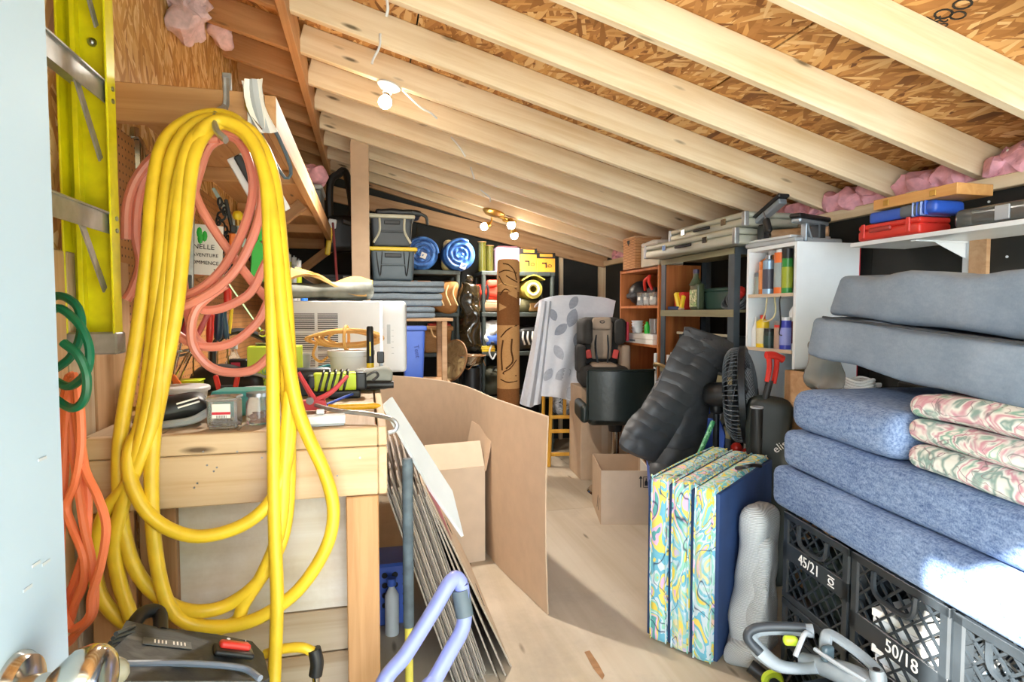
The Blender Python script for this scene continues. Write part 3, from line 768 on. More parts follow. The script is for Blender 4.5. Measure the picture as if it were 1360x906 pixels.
# rack with screwdrivers
rk = thing('tool_rack', 'grey wire rack of screwdriver holes low on the pegboard', 'rack')
ra, rb_ = PY(208, 478, 2.25), PY(262, 468, 2.55)
part('bar', MB().tube([ra, (ra+rb_)/2, rb_], .006, 6, 2), GALV, rk); part('bar', MB().tube([ra+V((.03, .02, .02)), (ra+rb_)/2+V((.03, .02, .02)), rb_+V((.03, .02, .02))], .005, 6, 2), GALV, rk)
def driver(label, x, y, Y, ang, m, L=.105, r=.014, sh=.1, m2=None):
    t = tool('screwdriver', label, 'screwdriver', x, y, Y, ang, group='screwdrivers in the wire rack')
    part('handle', MB().lathe([(.006, L/2), (r, L/2-.008), (r*.85, L*.2), (r, -L*.1), (r*.8, -L/2+.01), (.007, -L/2)], 10), m, t)
    if m2: part('stripe', MB().box((0, -r*.9, 0), (r*.8, .004, L*.7), b=.001), m2, t)
    part('shaft', MB().cyl((0, 0, -L/2), (0, 0, -L/2-sh), .0035, n=8), CHROME, t)
DRED = plain('maroon_plastic', 'a81f2d', .35)
driver('maroon-handled screwdriver leaning left in the wire rack', 228, 432, 2.30, 14, DRED)
driver('black and lime screwdriver in the wire rack', 238, 428, 2.36, 22, BLACKP, .115, m2=LIME)
driver('stout maroon screwdriver left of the salmon loop', 245, 434, 2.40, 12, DRED, .12, .017)
driver('slim pink-handled screwdriver leaning in the wire rack', 269, 432, 2.46, 24, plain('pink_plastic', 'd9707c', .4), .11, .011)
driver('bright red screwdriver upright in the wire rack', 279, 436, 2.48, 4, RED, .12, .014)
driver('dark blue fat-handled screwdriver in the wire rack', 290, 432, 2.52, 3, plain('navy_plastic', '1c3450', .35), .12, .018)
driver('dark blue-grey screwdriver beside its fat twin', 298, 430, 2.56, -4, plain('slate_plastic', '2c4a63', .35), .12, .014)
driver('yellow-handled screwdriver low in the rack', 226, 455, 2.28, 6, YEL, .05, .012, .06)
driver('small yellow slotted screwdriver right of the dark handles', 306, 425, 2.60, 6, YEL, .11, .008)
for i, (x, a) in enumerate(((233, 12), (240, 26), (247, 24), (257, 2))):
    t = tool('hex_key', 'loose chrome hex key hanging from the wire rack, %s' % ('first beside the yellow hose', 'second along', 'third along', 'farthest from the yellow hose')[i], 'hex key', x, 486, 2.35+.05*i, a, group='hex keys on the wire rack')
    part('rod', MB().tube([(0, 0, -.07), (0, 0, .05), (.012, 0, .055)], .0032, 6, 3), CHROME, t)
t = tool('red_pliers', 'red-handled pliers hanging beside the yellow hose', 'pliers', 230, 408, 2.32, 10)
part('handle', MB().tube([(-.012, 0, -.08), (-.022, 0, -.03), (-.006, 0, .02)], .008, 8), RED, t); part('handle', MB().tube([(.02, 0, -.08), (.024, 0, -.03), (.006, 0, .02)], .008, 8), RED, t)
part('jaw', MB().prism([(-.014, .01), (.014, .01), (.006, .07), (-.006, .07)], .012, T(0, .006, 0) @ RX(90)), DGREY, t)
# black rubber strap arc, paddle, papers
solo('rubber_hose_loop', 'black rubber hose arched at the back of the workbench', 'hose', MB().tube(path([(284, 500, 2.6), (284, 462, 2.62), (298, 445, 2.66), (320, 440, 2.7), (345, 447, 2.75), (366, 462, 2.8)]), .014, 8), BLACKP)
t = thing('white_paddle', 'white rounded plastic paddle hung under the shelf end', 'paddle', M=tilt(PY(344, 245, 2.08), -28, 0))
part('blade', MB().rbox((0, 0, 0), (.10, .012, .22), .05, n=8), WPLAST, t); part('handle', MB().box((-.015, -.012, .045), (.025, .016, .12), b=.006), DGREY, t)
t = thing('pruning_saw', 'blue-grey frame handle hanging from the shelf corner', 'saw', M=tilt(PY(367, 200, 1.98), -24, 0))
part('frame', MB().tube([(-.015, 0, .085), (.02, 0, .075), (.018, 0, -.06), (-.012, 0, -.085), (-.02, 0, .0)], .008, 6, 3, closed=True, flat=.7), plain('slate_metal', '5e707c', .45, .3), t)
t = thing('paper_bundle', 'curled pale papers pinned at the shelf corner', 'paper', M=tilt(PY(344, 142, 1.97), -8, 0))
for i, (dx, a) in enumerate(((-.02, 6), (0, -4), (.018, -14))):
    part('sheet', MB().grid(lambda u, v, dx=dx, a=a: (dx+(u-.5)*.05+.02*math.sin(v*2.4)*(a/10), .008*math.sin(u*5+a)-.004*i, (v-.5)*.16), 4, 6, .0015), [PAPER, LGREY, PAPER][i], t)
part('wire', MB().tube([(-.03, -.01, .06), (-.035, -.012, 0), (-.02, -.012, -.04), (0, -.01, -.07)], .003, 5), CHROME, t)
# ================================================================ on the bench
def bz(x, y): return PZ(x, y, BZ+.002)
# small tub
P = bz(243, 546); t = thing('plaster_tub', 'white plastic tub with red label on the workbench', 'tub', P)
part('body', MB().lathe([(.0, 0), (.062, 0), (.074, .072), (.070, .072)], 24), WPLAST, t)
part('lid', MB().lathe([(0, .080), (.076, .080), (.08, .076), (.08, .066), (.073, .066)], 24), WPLAST, t)
lb = MB()
lb.grid(lambda u, v: ((.0735+(v*.006))*math.cos(-2.0+u*1.15), (.0735+v*.006)*math.sin(-2.0+u*1.15), .028+v*.034), 8, 1)
part('red_label', lb, RINK, t)
# glove
P = bz(236, 566); t = thing('work_glove', 'black and grey work glove lying on the workbench front', 'glove', P+V((0, .03, 0)), 14)
part('palm', MB().rbox((0, 0, .045), (.14, .09, .075), .034, n=8, nz=.012, ns=12), BLACKP, t)
for i in range(4):
    part('finger', MB().tube([(-.05, -.03+.02*i, .045), (-.085, -.035+.022*i, .03), (-.105, -.04+.022*i, .012)], .013, 8, 4), BLACKP, t)
part('cuff', MB().tube([(.075, -.045, .04), (.03, -.055, .018), (-.03, -.05, .01), (-.07, -.04, .008)], .011, 8), LGREY, t)
for i in range(2): part('stripe', MB().box((.03, -.052, .055+.011*i), (.055, .006, .004), RZ(6) @ RY(-14)), WINK, t)
for i, x in enumerate((-.10, -.085)): part('snap', MB().ball((x, -.035, .016+.0*i), .012, 8, sc=(1, .6, .8)), CHROME, t)
# clear screw jar
P = bz(299, 568); t = thing('screw_box', 'clear square box of screws with a price label', 'box', P, -4)
part('case', MB().box((0, 0, .041), (.076, .06, .08), b=.006), CLEARP, t)
fill = MB()
for i in range(60):
    a, b_ = random.uniform(-.028, .028), random.uniform(-.022, .022); d = V((random.uniform(-1, 1), random.uniform(-1, 1), random.uniform(-.3, .3))).normalized()*.011
    c = V((a, b_, random.uniform(.006, .026))); fill.cyl(c-d, c+d, .0022, .0014, n=5)
part('screws', fill, plain('rusty_screws', '6d5348', .5, .5, var=.3), t, kind='stuff')
part('label', MB().box((0, -.0306, .05), (.046, .0012, .038)), PAPER, t); part('label_band', MB().box((0, -.0314, .044), (.046, .0006, .007)), RINK, t)
for i in range(7): part('barcode_bar', MB().box((-.012+.004*i, -.0316, .035), (.0012 + .0008*(i % 2), .0005, .007)), INK, t)
part('lid', MB().box((0, 0, .083), (.082, .066, .010), b=.004), CLEARP, t)
# teal boxes
P = bz(312, 554); t = thing('teal_box', 'teal translucent food box with lid on the workbench', 'box', P+V((.01, .05, 0)), -6)
part('body', MB().rbox((0, 0, .034), (.13, .10, .066), .012, n=5, taper=.12), TEAL, t); part('lid', MB().rbox((0, 0, .070), (.142, .112, .016), .007, n=5), TEAL, t)
# scrap glass/jar
P = bz(345, 562); t = thing('glass_jar', 'small glass jar of hardware tucked behind the yellow hose', 'jar', P)
part('glass', MB().lathe([(0, .0), (.034, 0), (.036, .01), (.036, .06), (.03, .07), (.03, .078)], 18), CLEARP, t)
f2 = MB()
for i in range(34):
    a = random.uniform(0, 6.28); r = random.uniform(0, .024); f2.box((r*math.cos(a), r*math.sin(a), random.uniform(.006, .03)), (.012, .009, .006), RZ(0), b=0)
part('hardware', f2, plain('copper_bits', '8a5a3c', .4, .6, var=.4), t, kind='stuff'); part('lid', MB().cyl((0, 0, .078), (0, 0, .088), .034, n=18), STEEL, t)
P = bz(342, 540); t = thing('abrasive_discs', 'pile of pale sanding discs on the workbench', 'disc pile', P+V((-.02, .06, .0)))
for i in range(5): part('disc', MB().cyl((.004*math.sin(i*2), .004*math.cos(i), .012*i), (.004*math.sin(i*2), .004*math.cos(i), .012*i+.009), .048, n=22), [LGREY, CARD2, DGREY, WPLAST, LGREY][i], t)
# black garment at the back
P = bz(300, 528); t = thing('folded_apron', 'black cloth bundle lying across the bench behind the tub', 'cloth', P+V((-.02, .16, 0)), -10)
part('cloth', MB().rbox((0, 0, .05), (.30, .12, .10), .045, n=10, nz=.025, ns=9), BLACKP, t); part('strap', MB().tube([(.08, -.06, .07), (.12, -.08, .08), (.17, -.05, .06)], .014, 8, flat=.4), LGREY, t)
t = thing('putty_knife', 'orange-red handled tool stuck behind the white tub', 'knife', M=tilt(PZ(222, 512, 1.05)+V((0, .1, 0)), -32, 10))
part('handle', MB().rbox((0, 0, 0), (.024, .014, .085), .006, n=4), ORANGE, t); part('blade', MB().box((0, 0, .065), (.026, .003, .05)), STEEL, t)
t = thing('lime_tray', 'lime green edge of a low tray behind the tub', 'tray', bz(222, 536)+V((0, .18, 0)))
part('tray', MB().box((0, 0, .03), (.13, .08, .06), b=.006), LIME, t); part('rim', MB().box((0, 0, .06), (.14, .09, .006), b=.002), LIME, t)
t = thing('red_clip', 'red and black spring clip behind the teal box', 'clip', bz(294, 536)+V((0, .09, 0)))
for s_ in (-1, 1): part('lever', MB().box((s_*.018, 0, .05), (.016, .02, .09), RY(s_*12), b=.004), RED, t)
part('spring', MB().cyl((-.02, 0, .045), (.02, 0, .045), .008), DGREY, t)
t = thing('cleaner_bottle', 'clear spray bottle with grey cap under the salmon hose', 'bottle', bz(290, 520)+V((0, .30, 0)), 0)
part('bottle', MB().lathe([(0, 0), (.035, 0), (.038, .02), (.038, .09), (.015, .13), (.013, .15)], 16), CLEARP, t); part('cap', MB().cyl((0, 0, .15), (0, 0, .175), .016), LGREY, t)
t = thing('battery_pack', 'black battery pack with pink badge at the back of the bench', 'battery', bz(303, 524)+V((0, .22, 0)), -8)
part('body', MB().rbox((0, 0, .06), (.085, .06, .12), .012, n=4), BLACKP, t); part('badge', MB().box((-.005, -.0305, .095), (.036, .003, .024)), plain('pink_badge', 'd8486a', .5), t); part('plate', MB().box((0, -.0305, .03), (.02, .003, .014)), LGREY, t)
part('cable', MB().tube([(.04, 0, .1), (.08, -.01, .13), (.10, -.01, .08), (.085, -.01, .02)], .006, 6), BLACKP, t)
# lime printed carton
P = bz(362, 524); t = thing('lime_carton', 'lime green printed carton standing on the workbench', 'carton', P+V((.0, .10, 0)), 4)
part('carton', MB().box((0, 0, .09), (.20, .09, .18), b=.002), LIME, t); part('flap', MB().box((-.03, -.02, .187), (.09, .05, .004), RX(-18)), CARDG, t)
for s_, x, z, sz in (('Cubes', -.03, .085, .032), ('Tondre &', -.055, .05, .017), ('utiliser', -.055, .028, .017)): text('lettering', s_, sz, INK if sz < .02 else TEAL, t, T(x, -.0465, z) @ TX)
part('white_flash', MB().prism([(.01, .0), (.07, .0), (.07, .06), (.045, .05)], .001, T(0, -.0455, .004) @ RX(90)), WINK, t)
# yellow and black charger wrapped in its lead
P = bz(452, 530); t = thing('battery_charger', 'yellow and black charger wrapped in its lead on the workbench', 'charger', P+V((0, .04, .0)), 6); t.scale = (.82, .82, .72)
part('foot', MB().rbox((.015, 0, .02), (.14, .085, .045), .012, n=5), BLACKP, t); part('body', MB().rbox((-.02, 0, .085), (.19, .085, .09), .012, n=5), LIME, t)
part('end_cap', MB().rbox((.085, 0, .085), (.05, .09, .095), .012, n=5), BLACKP, t); part('end_cap', MB().rbox((-.12, 0, .085), (.04, .075, .07), .012, n=5), DGREY, t)
for i in range(5):
    x = -.085+.026*i; part('lead', MB().tube([(x-.01, -.05, .045), (x, -.052, .09), (x+.012, -.03, .136), (x+.012, .03, .136), (x, .05, .09), (x-.008, .03, .042)], .0055, 6, 4, closed=True), BLACKP, t)
part('handle', MB().tube([(.105, 0, .10), (.15, 0, .125), (.165, 0, .105), (.14, 0, .08)], .006, 6), BLACKP, t)
# red spring clamps
P = bz(418, 548); t = thing('jumper_clamp', 'big red booster cable clamp on the workbench', 'clamp', P+V((0, .03, .0)), 0)
part('handle', MB().tube([(.0, 0, .03), (-.022, 0, .07), (-.05, 0, .125)], lambda u: .016-.006*u, 8, flat=.6), plain('coral_red', 'e0505a', .4), t)
part('handle', MB().tube([(-.005, 0, .03), (.05, 0, .06), (.10, 0, .11)], lambda u: .016-.007*u, 8, flat=.6), MATS['coral_red'], t)
part('jaw', MB().prism([(-.05, .005), (.035, .005), (.03, .035), (-.04, .035)], .03, T(0, .015, 0) @ RX(90)), MATS['coral_red'], t)
part('pivot', MB().cyl((-.015, -.02, .035), (-.015, .02, .035), .012), STEEL, t)
# white bar, yellow tube, steel rod with hook, pen
P = bz(428, 566); t = thing('light_bar', 'white plastic bar lying at the bench front edge', 'bar', P+V((0, .015, 0)), 3)
part('bar', MB().box((0, 0, .016), (.122, .03, .026), b=.003), WPLAST, t); part('base', MB().box((-.005, .0, .0015), (.125, .036, .003)), LGREY, t); part('knob', MB().box((-.006, .01, .036), (.022, .016, .014), b=.003), WPLAST, t)
P = bz(475, 545); t = thing('marker_tube', 'orange-yellow marker lying on the workbench', 'marker', P, 3)
part('barrel', MB().lathe([(.006, -.068), (.011, -.062), (.011, .05), (.006, .066), (.002, .072)], 10, T(0, 0, .012) @ RY(90)), plain('amber_plastic', 'e8b020', .4), t); part('cap', MB().cyl((-.09, 0, .012), (-.06, 0, .012), .0115), MATS['amber_plastic'], t)
solo('blue_pen', 'thin blue pen by the charger', 'pen', MB().tube([bz(433, 542)+V((0, 0, .01)), bz(450, 536)+V((0, 0, .014)), bz(468, 530)+V((0, 0, .018))], .005, 8), plain('blue_pen_plastic', '2b50c0', .4))
solo('steel_rod', 'bent steel rod with hooked end over the bench edge', 'rod', MB().tube([bz(418, 546)+V((0, 0, .02)), PY(445, 545, 1.78), PY(490, 550, 1.72), PY(518, 556, 1.68), PY(527, 564, 1.67), PY(524, 572, 1.665), PY(515, 575, 1.66)], .0065, 8), GALV)
# grey tool bag, dark nozzle
P = bz(497, 523); t = thing('grey_tool_pouch', 'grey canvas pouch beside the charger', 'pouch', P+V((0, .12, .0)), 6)
part('pouch', MB().rbox((0, 0, .045), (.15, .11, .09), .035, n=8, nz=.014, ns=14), plain('grey_pouch', '8e918a', .8), t); part('pipe', MB().cyl((-.10, -.05, .028), (.07, -.06, .026), .02, .015), BLACKP, t); part('tag', MB().box((-.085, -.075, .045), (.03, .003, .045), RY(20)), WINK, t)
t = thing('angle_grinder', 'dark grey power tool lying behind the red clamp', 'grinder', bz(410, 530)+V((0, .10, 0)), 4)
part('body', MB().lathe([(.018, -.08), (.026, -.07), (.026, .06), (.02, .075)], 14, T(0, 0, .08) @ RY(90)), DGREY, t); part('disc', MB().cyl((-.05, -.09, .045), (-.04, -.09, .045), .042, n=22), BLACKP, t); part('stand', MB().box((0, 0, .028), (.12, .05, .054), b=.004), DGREY, t)
# ================================================================ white bucket, rope, maul, bar clamp, grey cup
P = V((PY(467, 500, 2.72).x, 2.72, BZ+.002)); t = thing('white_pail', 'white plastic pail with lid on the workbench', 'pail', P)
part('body', MB().lathe([(0, 0), (.082, 0), (.095, .14), (.0, .14)], 28), WPLAST, t); part('rim', MB().lathe([(.094, .122), (.101, .124), (.102, .146), (.0, .148)], 28), WPLAST, t)
t = thing('rope_coil', 'tan rope coil piled on the white pail', 'rope', P+V((-.01, .0, .150)), 4)
for i in range(9):
    a = random.uniform(-.2, .2); rx, rz_ = random.uniform(.10, .16), random.uniform(.025, .055); cx = random.uniform(-.03, .02)
    ring = [(cx+rx*math.cos(q), .025*math.sin(q*2+i)+random.uniform(-.004, .004), .05+rz_*math.sin(q)+.02*a*math.cos(q)) for q in [k*math.pi/5 for k in range(10)]]
    part('turn', MB().tube(ring, .0058, 6, 4, closed=True), plain('tan_rope', 'd9a35c', .8), t)
part('binding', MB().tube([(-.01+.012*math.cos(q), .045*math.cos(q*1.0), .05+.052*math.sin(q)) for q in [k*math.pi/5 for k in range(10)]], .007, 6, 4, closed=True), MATS['tan_rope'], t)
part('loose_end', MB().tube([(-.13, 0, .04), (-.15, -.01, -.02), (-.12, -.02, -.05), (-.09, -.03, -.03)], .0058, 6), MATS['tan_rope'], t)
t = thing('hammer', 'black and yellow handled hammer standing against the white pail', 'hammer', V((PY(492, 500, 2.58).x, 2.58, BZ+.002)))
part('grip', MB().lathe([(.0, 0), (.016, .0), (.017, .03), (.015, .12), (.013, .13)], 12), YEL, t); part('sleeve', MB().cyl((0, 0, 0), (0, 0, .022), .0178), BLACKP, t); part('shaft', MB().lathe([(.016, .10), (.015, .15), (.014, .25), (.010, .255)], 12), BLACKP, t)
part('stripe', MB().box((.0, -.0165, .16), (.006, .004, .06)), YEL, t)
t = thing('bar_clamp', 'slim steel bar clamp standing before the air conditioner', 'clamp', V((PY(507, 500, 2.62).x, 2.62, BZ+.002)))
part('bar', MB().box((0, 0, .18), (.011, .006, .36)), STEEL, t); part('jaw', MB().box((-.004, 0, .12), (.03, .02, .05), b=.004), BLACKP, t); part('screw', MB().cyl((-.006, 0, .0), (-.006, 0, .1), .006), STEEL, t)
t = thing('grey_cup', 'pale grey plastic cup left of the white pail', 'cup', V((PY(398, 500, 2.75).x, 2.75, BZ+.002)))
part('cup', MB().lathe([(0, 0), (.035, 0), (.05, .13), (.046, .13), (.032, .006), (0, .006)], 20), LGREY, t); part('handle_rod', MB().cyl((.0, 0, .05), (.10, -.06, .005), .012), BLACKP, t)
t = thing('teal_lead', 'coiled teal cable at the back of the workbench', 'cable', bz(418, 512)+V((0, .12, 0)))
for i in range(3): part('turn', MB().tube([(.055*math.cos(q), .03*math.sin(q), .03+.012*i+.02*math.sin(q+i)) for q in [k*math.pi/4 for k in range(8)]], .007, 6, 4, closed=True), plain('teal_cable', '197c84', .45), t)
# ================================================================ window air conditioner
ac = thing('air_conditioner', 'white window air conditioner standing on the workbench', 'air conditioner', (-.135, 3.18, BZ+.002), -4)
AW, AH, AD = .50, .372, .38
part('case', MB().box((-.03, AD/2, AH/2), (AW, AD, AH), b=.004), WPLAST, ac)
part('bezel', MB().rbox((AW/2+.02, AD/2, AH/2), (.13, AD+.01, AH), .02, n=5), WPLAST, ac)
for ix in range(2):
    for iz in range(3):
        x0 = -.175+ix*.115; z0 = .265-.105*iz
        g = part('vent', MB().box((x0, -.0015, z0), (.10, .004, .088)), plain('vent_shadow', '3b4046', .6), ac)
        for k in range(9): part('louvre', MB().box((x0, -.004, z0-.039+.0098*k), (.10, .006, .0042)), WPLAST, g)
for k in range(5): part('bezel_mark', MB().box((AW/2+.015, -.0055, .10+.03*k), (.012, .002, .003)), LGREY, ac)
part('label_strip', MB().box((AW/2-.005, -.006, .2), (.018, .002, .10)), LGREY, ac)
# junk on top of the air conditioner
t = thing('rolled_tarp', 'crumpled tan and grey tarp heaped on the air conditioner', 'tarp', (-.17, 3.34, BZ+.378), -4)
part('grey_fold', MB().rbox((0, -.06, .05), (.44, .2, .08), .04, n=14, nz=.022, ns=8), plain('grey_tarp', '7d8078', .7, sc=14, var=.3), t)
part('tan_fold', MB().grid(lambda u, v: (-.22+.40*u, -.15+.2*v, .10+.05*math.sin(u*5+v*2)*(1-.4*u)-.04*u+.03*v), 16, 6, .012), plain('tan_tarp', 'c79f5f', .7, sc=14, var=.25), t)
part('tan_fold', MB().grid(lambda u, v: (-.20+.40*u, -.06+.17*v, .125+.04*math.sin(u*6+v*3)-.07*u+.03*v), 16, 6, .010), MATS['tan_tarp'], t)
# ================================================================ on the long shelf and at its far end
t = thing('grey_crate', 'grey plastic case at the far end of the long shelf', 'case', (-.42, 4.55, SZ+.093), 0)
part('body', MB().box((0, 0, .10), (.24, .34, .20), b=.008), GREYP, t); part('lid', MB().box((0, 0, .215), (.26, .36, .03), b=.008), LGREY, t)
for i in range(3): part('rib', MB().box((-.06+.06*i, -.173, .10), (.018, .006, .15)), DGREY, t)
part('latch', MB().box((.0, -.178, .19), (.06, .012, .04), b=.003), LGREY, t)
solo('insulation_tuft', 'tuft of pink insulation on the grey case', 'insulation', MB().rbox((-.42, 4.5, SZ+.40), (.26, .22, .14), .06, n=10, nz=.05, ns=12), INSUL)
t = thing('chainsaw_case', 'black hard case with handle frame hung beside the long shelf end', 'case', PY(463, 330, 5.1)+V((-.04, 0, 0)), 0)
part('frame', MB().tube([(-.10, 0, .05), (-.10, 0, .50), (-.03, 0, .60), (.02, 0, .62), (.06, 0, .45), (.10, 0, .05)], .03, 8, 5), BLACKP, t)
part('shell', MB().rbox((0, .02, .12), (.30, .12, .30), .05, n=6), BLACKP, t); part('bar', MB().box((.02, -.05, .20), (.20, .03, .04), RY(20), b=.01), DGREY, t)
t = thing('dark_storage_cabinet', 'tall black cabinet standing in the far left corner', 'cabinet', (-.28, 5.45, 0), 0)
part('body', MB().box((.08, 0, .81), (.66, .5, 1.62), b=.006), BLACKP, t); part('door', MB().box((.08, -.256, .82), (.62, .012, 1.54), b=.004), BLACKP, t); part('handle', MB().box((.35, -.268, .9), (.02, .02, .14), b=.004), DGREY, t)
part('paper_note', MB().box((.14, -.264, 1.52), (.10, .002, .17), b=.0), WHITE, t)
t = thing('paint_brush', 'yellow-handled brush hanging at the long shelf end', 'brush', M=tilt(PY(438, 312, 4.9), 8, 0))
part('handle', MB().rbox((0, 0, -.05), (.04, .02, .22), .01, n=4), YEL, t); part('head', MB().box((.008, 0, .09), (.06, .03, .07), b=.006), WPLAST, t)
solo('red_drawstring', 'dark red cord hanging from the long shelf end', 'cord', MB().tube([PY(442, 296, 4.6), PY(445, 335, 4.5), PY(448, 375, 4.2), PY(452, 388, 3.9), PY(460, 396, 3.6)], .009, 6), plain('wine_red', '6e2a2c', .6))
for i, (x, lab) in enumerate(((386, 'white tube with lime cap standing in the far left corner, first'), (393, 'white tube with lime cap standing in the far left corner, second'), (399, 'white tube with lime cap standing in the far left corner, third'))):
    P = PY(x, 480, 4.3); t = thing('fluorescent_tube', lab, 'tube', (P.x, 4.3, BZ if P.x < .03 else 0), 0, group='white tubes in the corner')
    zt = PY(x, 338+i*4, 4.3).z-t.location.z; zb_ = 0
    part('tube', MB().cyl((0, 0, zb_), (0, 0, zt), .017, n=10), WPLAST, t); part('cap', MB().cyl((0, 0, zt-.25), (0, 0, zt-.05), .019, n=10), LIME if i != 1 else LGREY, t); part('pin', MB().cyl((0, 0, zt), (0, 0, zt+.012), .006, n=6), STEEL, t)
t = thing('drain_pipe', 'dark grey plastic pipe end beside the white tubes', 'pipe', M=tilt(PY(386, 405, 3.5), 4, 0))
part('pipe', MB().lathe([(.026, -.35), (.026, 0), (.020, 0), (.020, -.05)], 16), DGREY, t); part('collar', MB().lathe([(.031, -.05), (.031, .004), (.024, .004)], 16), DGREY, t)
t = thing('blue_bottle', 'bright blue bottle in the far left corner behind the tarp', 'bottle', V((PY(404, 405, 3.62).x, 3.62, BZ+.002)))
part('body', MB().lathe([(0, 0), (.05, 0), (.05, .33), (.02, .38), (.02, .41)], 14), plain('vivid_blue', '2a6fd0', .4), t); part('cap', MB().cyl((0, 0, .41), (0, 0, .44), .022), WPLAST, t)
# ================================================================ black power machine at the bottom edge, low by the door
vac = thing('power_machine', 'dusty black machine housing with red rocker switch near the door', 'machine')
dust = patches('dusty_black', ('24282b', '3a3f40', '2a3034', '55585a'), 7, .6, 2.0)
vac_y = 1.24
def vp(x, y, Y): return PY(x, y, Y)
top = [(168, 824, 1.30), (205, 832, 1.32), (290, 843, 1.34), (335, 852, 1.34), (350, 868, 1.31), (358, 900, 1.24), (350, 905, 1.14), (160, 905, 1.02), (128, 895, 1.06)]
ztop = [PY(*q) for q in top]
z_lo = .16
b0 = len(ztop)
vs_ = [p for p in ztop]+[V((p.x, p.y, z_lo)) for p in ztop]
# housing: sloping panel with vertical flanks
cap = MB(); cap.add(vs_, [tuple(range(b0))[::-1]]+[(i, (i+1) % b0, b0+(i+1) % b0, b0+i) for i in range(b0)]+[tuple(range(b0, 2*b0))])
cx = sum((p for p in ztop), V())/b0
part('housing', cap, dust, vac, ang=25)
part('base', MB().box((cx.x, cx.y, .09), (.44, .34, .18), b=.03), BLACKP, vac)
n_ = (ztop[3]-ztop[1]).cross(ztop[7]-ztop[1]).normalized()
if n_.z < 0: n_ = -n_
PM = lambda x, y: (lambda r: CC+r*((ztop[1]-CC).dot(n_)/r.dot(n_)))(ray(x, y))
def on_panel(x, y):
    p = PM(x, y); xd = (PM(x+20, y+2.2)-p); return frame(p+n_*.002, xd, n_.cross(xd))
o = part('switch_bezel', MB().rbox((0, 0, .002), (.075, .052, .012), .006, n=4), BLACKP, vac); o.matrix_local = on_panel(309, 868)
o2 = part('rocker', MB().rbox((0, .004, .012), (.058, .032, .014), .006, RX(-8), n=4), RED, o)
text('symbol', 'O', .010, WINK, o, T(-.015, .008, .021)); text('symbol', 'I', .011, WINK, o, T(.018, .008, .021))
o = part('sticker', MB().box((0, 0, 0), (.085, .040, .0012)), plain('worn_sticker', '5a5f60', .6, var=.3, sc=60), vac); o.matrix_local = on_panel(222, 856)
text('warning_lines', 'IIII IIII', .026, WINK, o, T(.004, 0, .001))
part('handle_bump', MB().tube([PM(176, 828)-n_*.01, PM(188, 822)+n_*.012, PM(208, 822)+n_*.012, PM(216, 834)-n_*.01], .014, 10), BLACKP, vac)
part('front_ledge', MB().tube([PM(165, 884)+n_*.002, PM(250, 884)+n_*.003, PM(320, 890)+n_*.003, PM(345, 903)+n_*.002], .006, 8), plain('blue_grey_edge', '6c7786', .4), vac)
rib = [PY(158, 845, 1.26), PY(140, 852, 1.20), PY(134, 880, 1.16)]
for i in range(9):
    u = i/8; a = PY(178-8*u, 832+56*u, 1.27-.1*u); b_ = PY(148-32*u+6, 842+50*u, 1.16-.04*u)
    part('cooling_fin', MB().tube([a, b_], .004, 6, 0), DGREY, vac)
part('side_cap', MB().ball(PY(150, 892, 1.02), .024, 14, sc=(1, .6, 1)), plain('milky_cap', '8d8a78', .3), vac)
# ================================================================ things against the bench side and in the middle
def at(x, y, Y): return PY(x, y, Y)
# leaning stack of flattened cartons: every sheet a thing
CARDT = {}
N = 20
for i in range(N):
    u = i/(N-1)
    xb = .285+.14*u                         # foot on the floor
    L = .76-.02*u+.03*math.sin(i*2.1); xt = .055+.135*u
    if i >= N-3: xb += .025*(i-N+4); xt -= .01*(i-N+4)*0
    h = math.sqrt(.75*.75-(xb-xt)**2)
    y0 = 1.99+.03*math.sin(i*1.7)+.05*u; y1 = y0+.72+.25*math.sin(i*.9)**2
    th = .0056
    d = V((xt-xb, 0, h)).normalized()
    ords = 'first second third fourth fifth sixth seventh eighth ninth tenth eleventh twelfth thirteenth fourteenth fifteenth sixteenth seventeenth eighteenth nineteenth last'.split()
    lab = 'outermost flattened carton with its printed face showing' if i == N-1 else '%s flattened carton from the workbench in the leaning stack' % ords[i]
    t = thing('flat_carton', lab, 'carton', group='flattened cartons leaning on the workbench' if True else None)
    M = frame((xb, y0, 0.001), d, (0, 1, 0))          # local x up the sheet, y along, z to the left/up
    sheet_ = MB().box((L/2, (y1-y0)/2, 0), (L, y1-y0, th))
    o = part('sheet', sheet_, CARD2 if i == N-1 else CARDG, t); o.matrix_local = M
    ed = MB()
    ed.box((L/2, -.0012, 0), (L, .0024, th*.62))
    o = part('fluted_edge', ed, CARDE, t); o.matrix_local = M
    if i == N-1:
        for s_, px_, py_, sz in (('W', .42, .42, .09), ('CARTON 24 BOX', .20, .20, .022)):
            mm = T(px_, py_, -.0045) @ RX(180) @ RZ(-90)
            text('print', s_, sz, INK, o, mm)
        part('red_tint', MB().grid(lambda a, b: (.5+.22*a, .08+.42*b, -.0042), 2, 2), plain('faded_red_print', 'b8707a', .8, var=.3, sc=4), o)
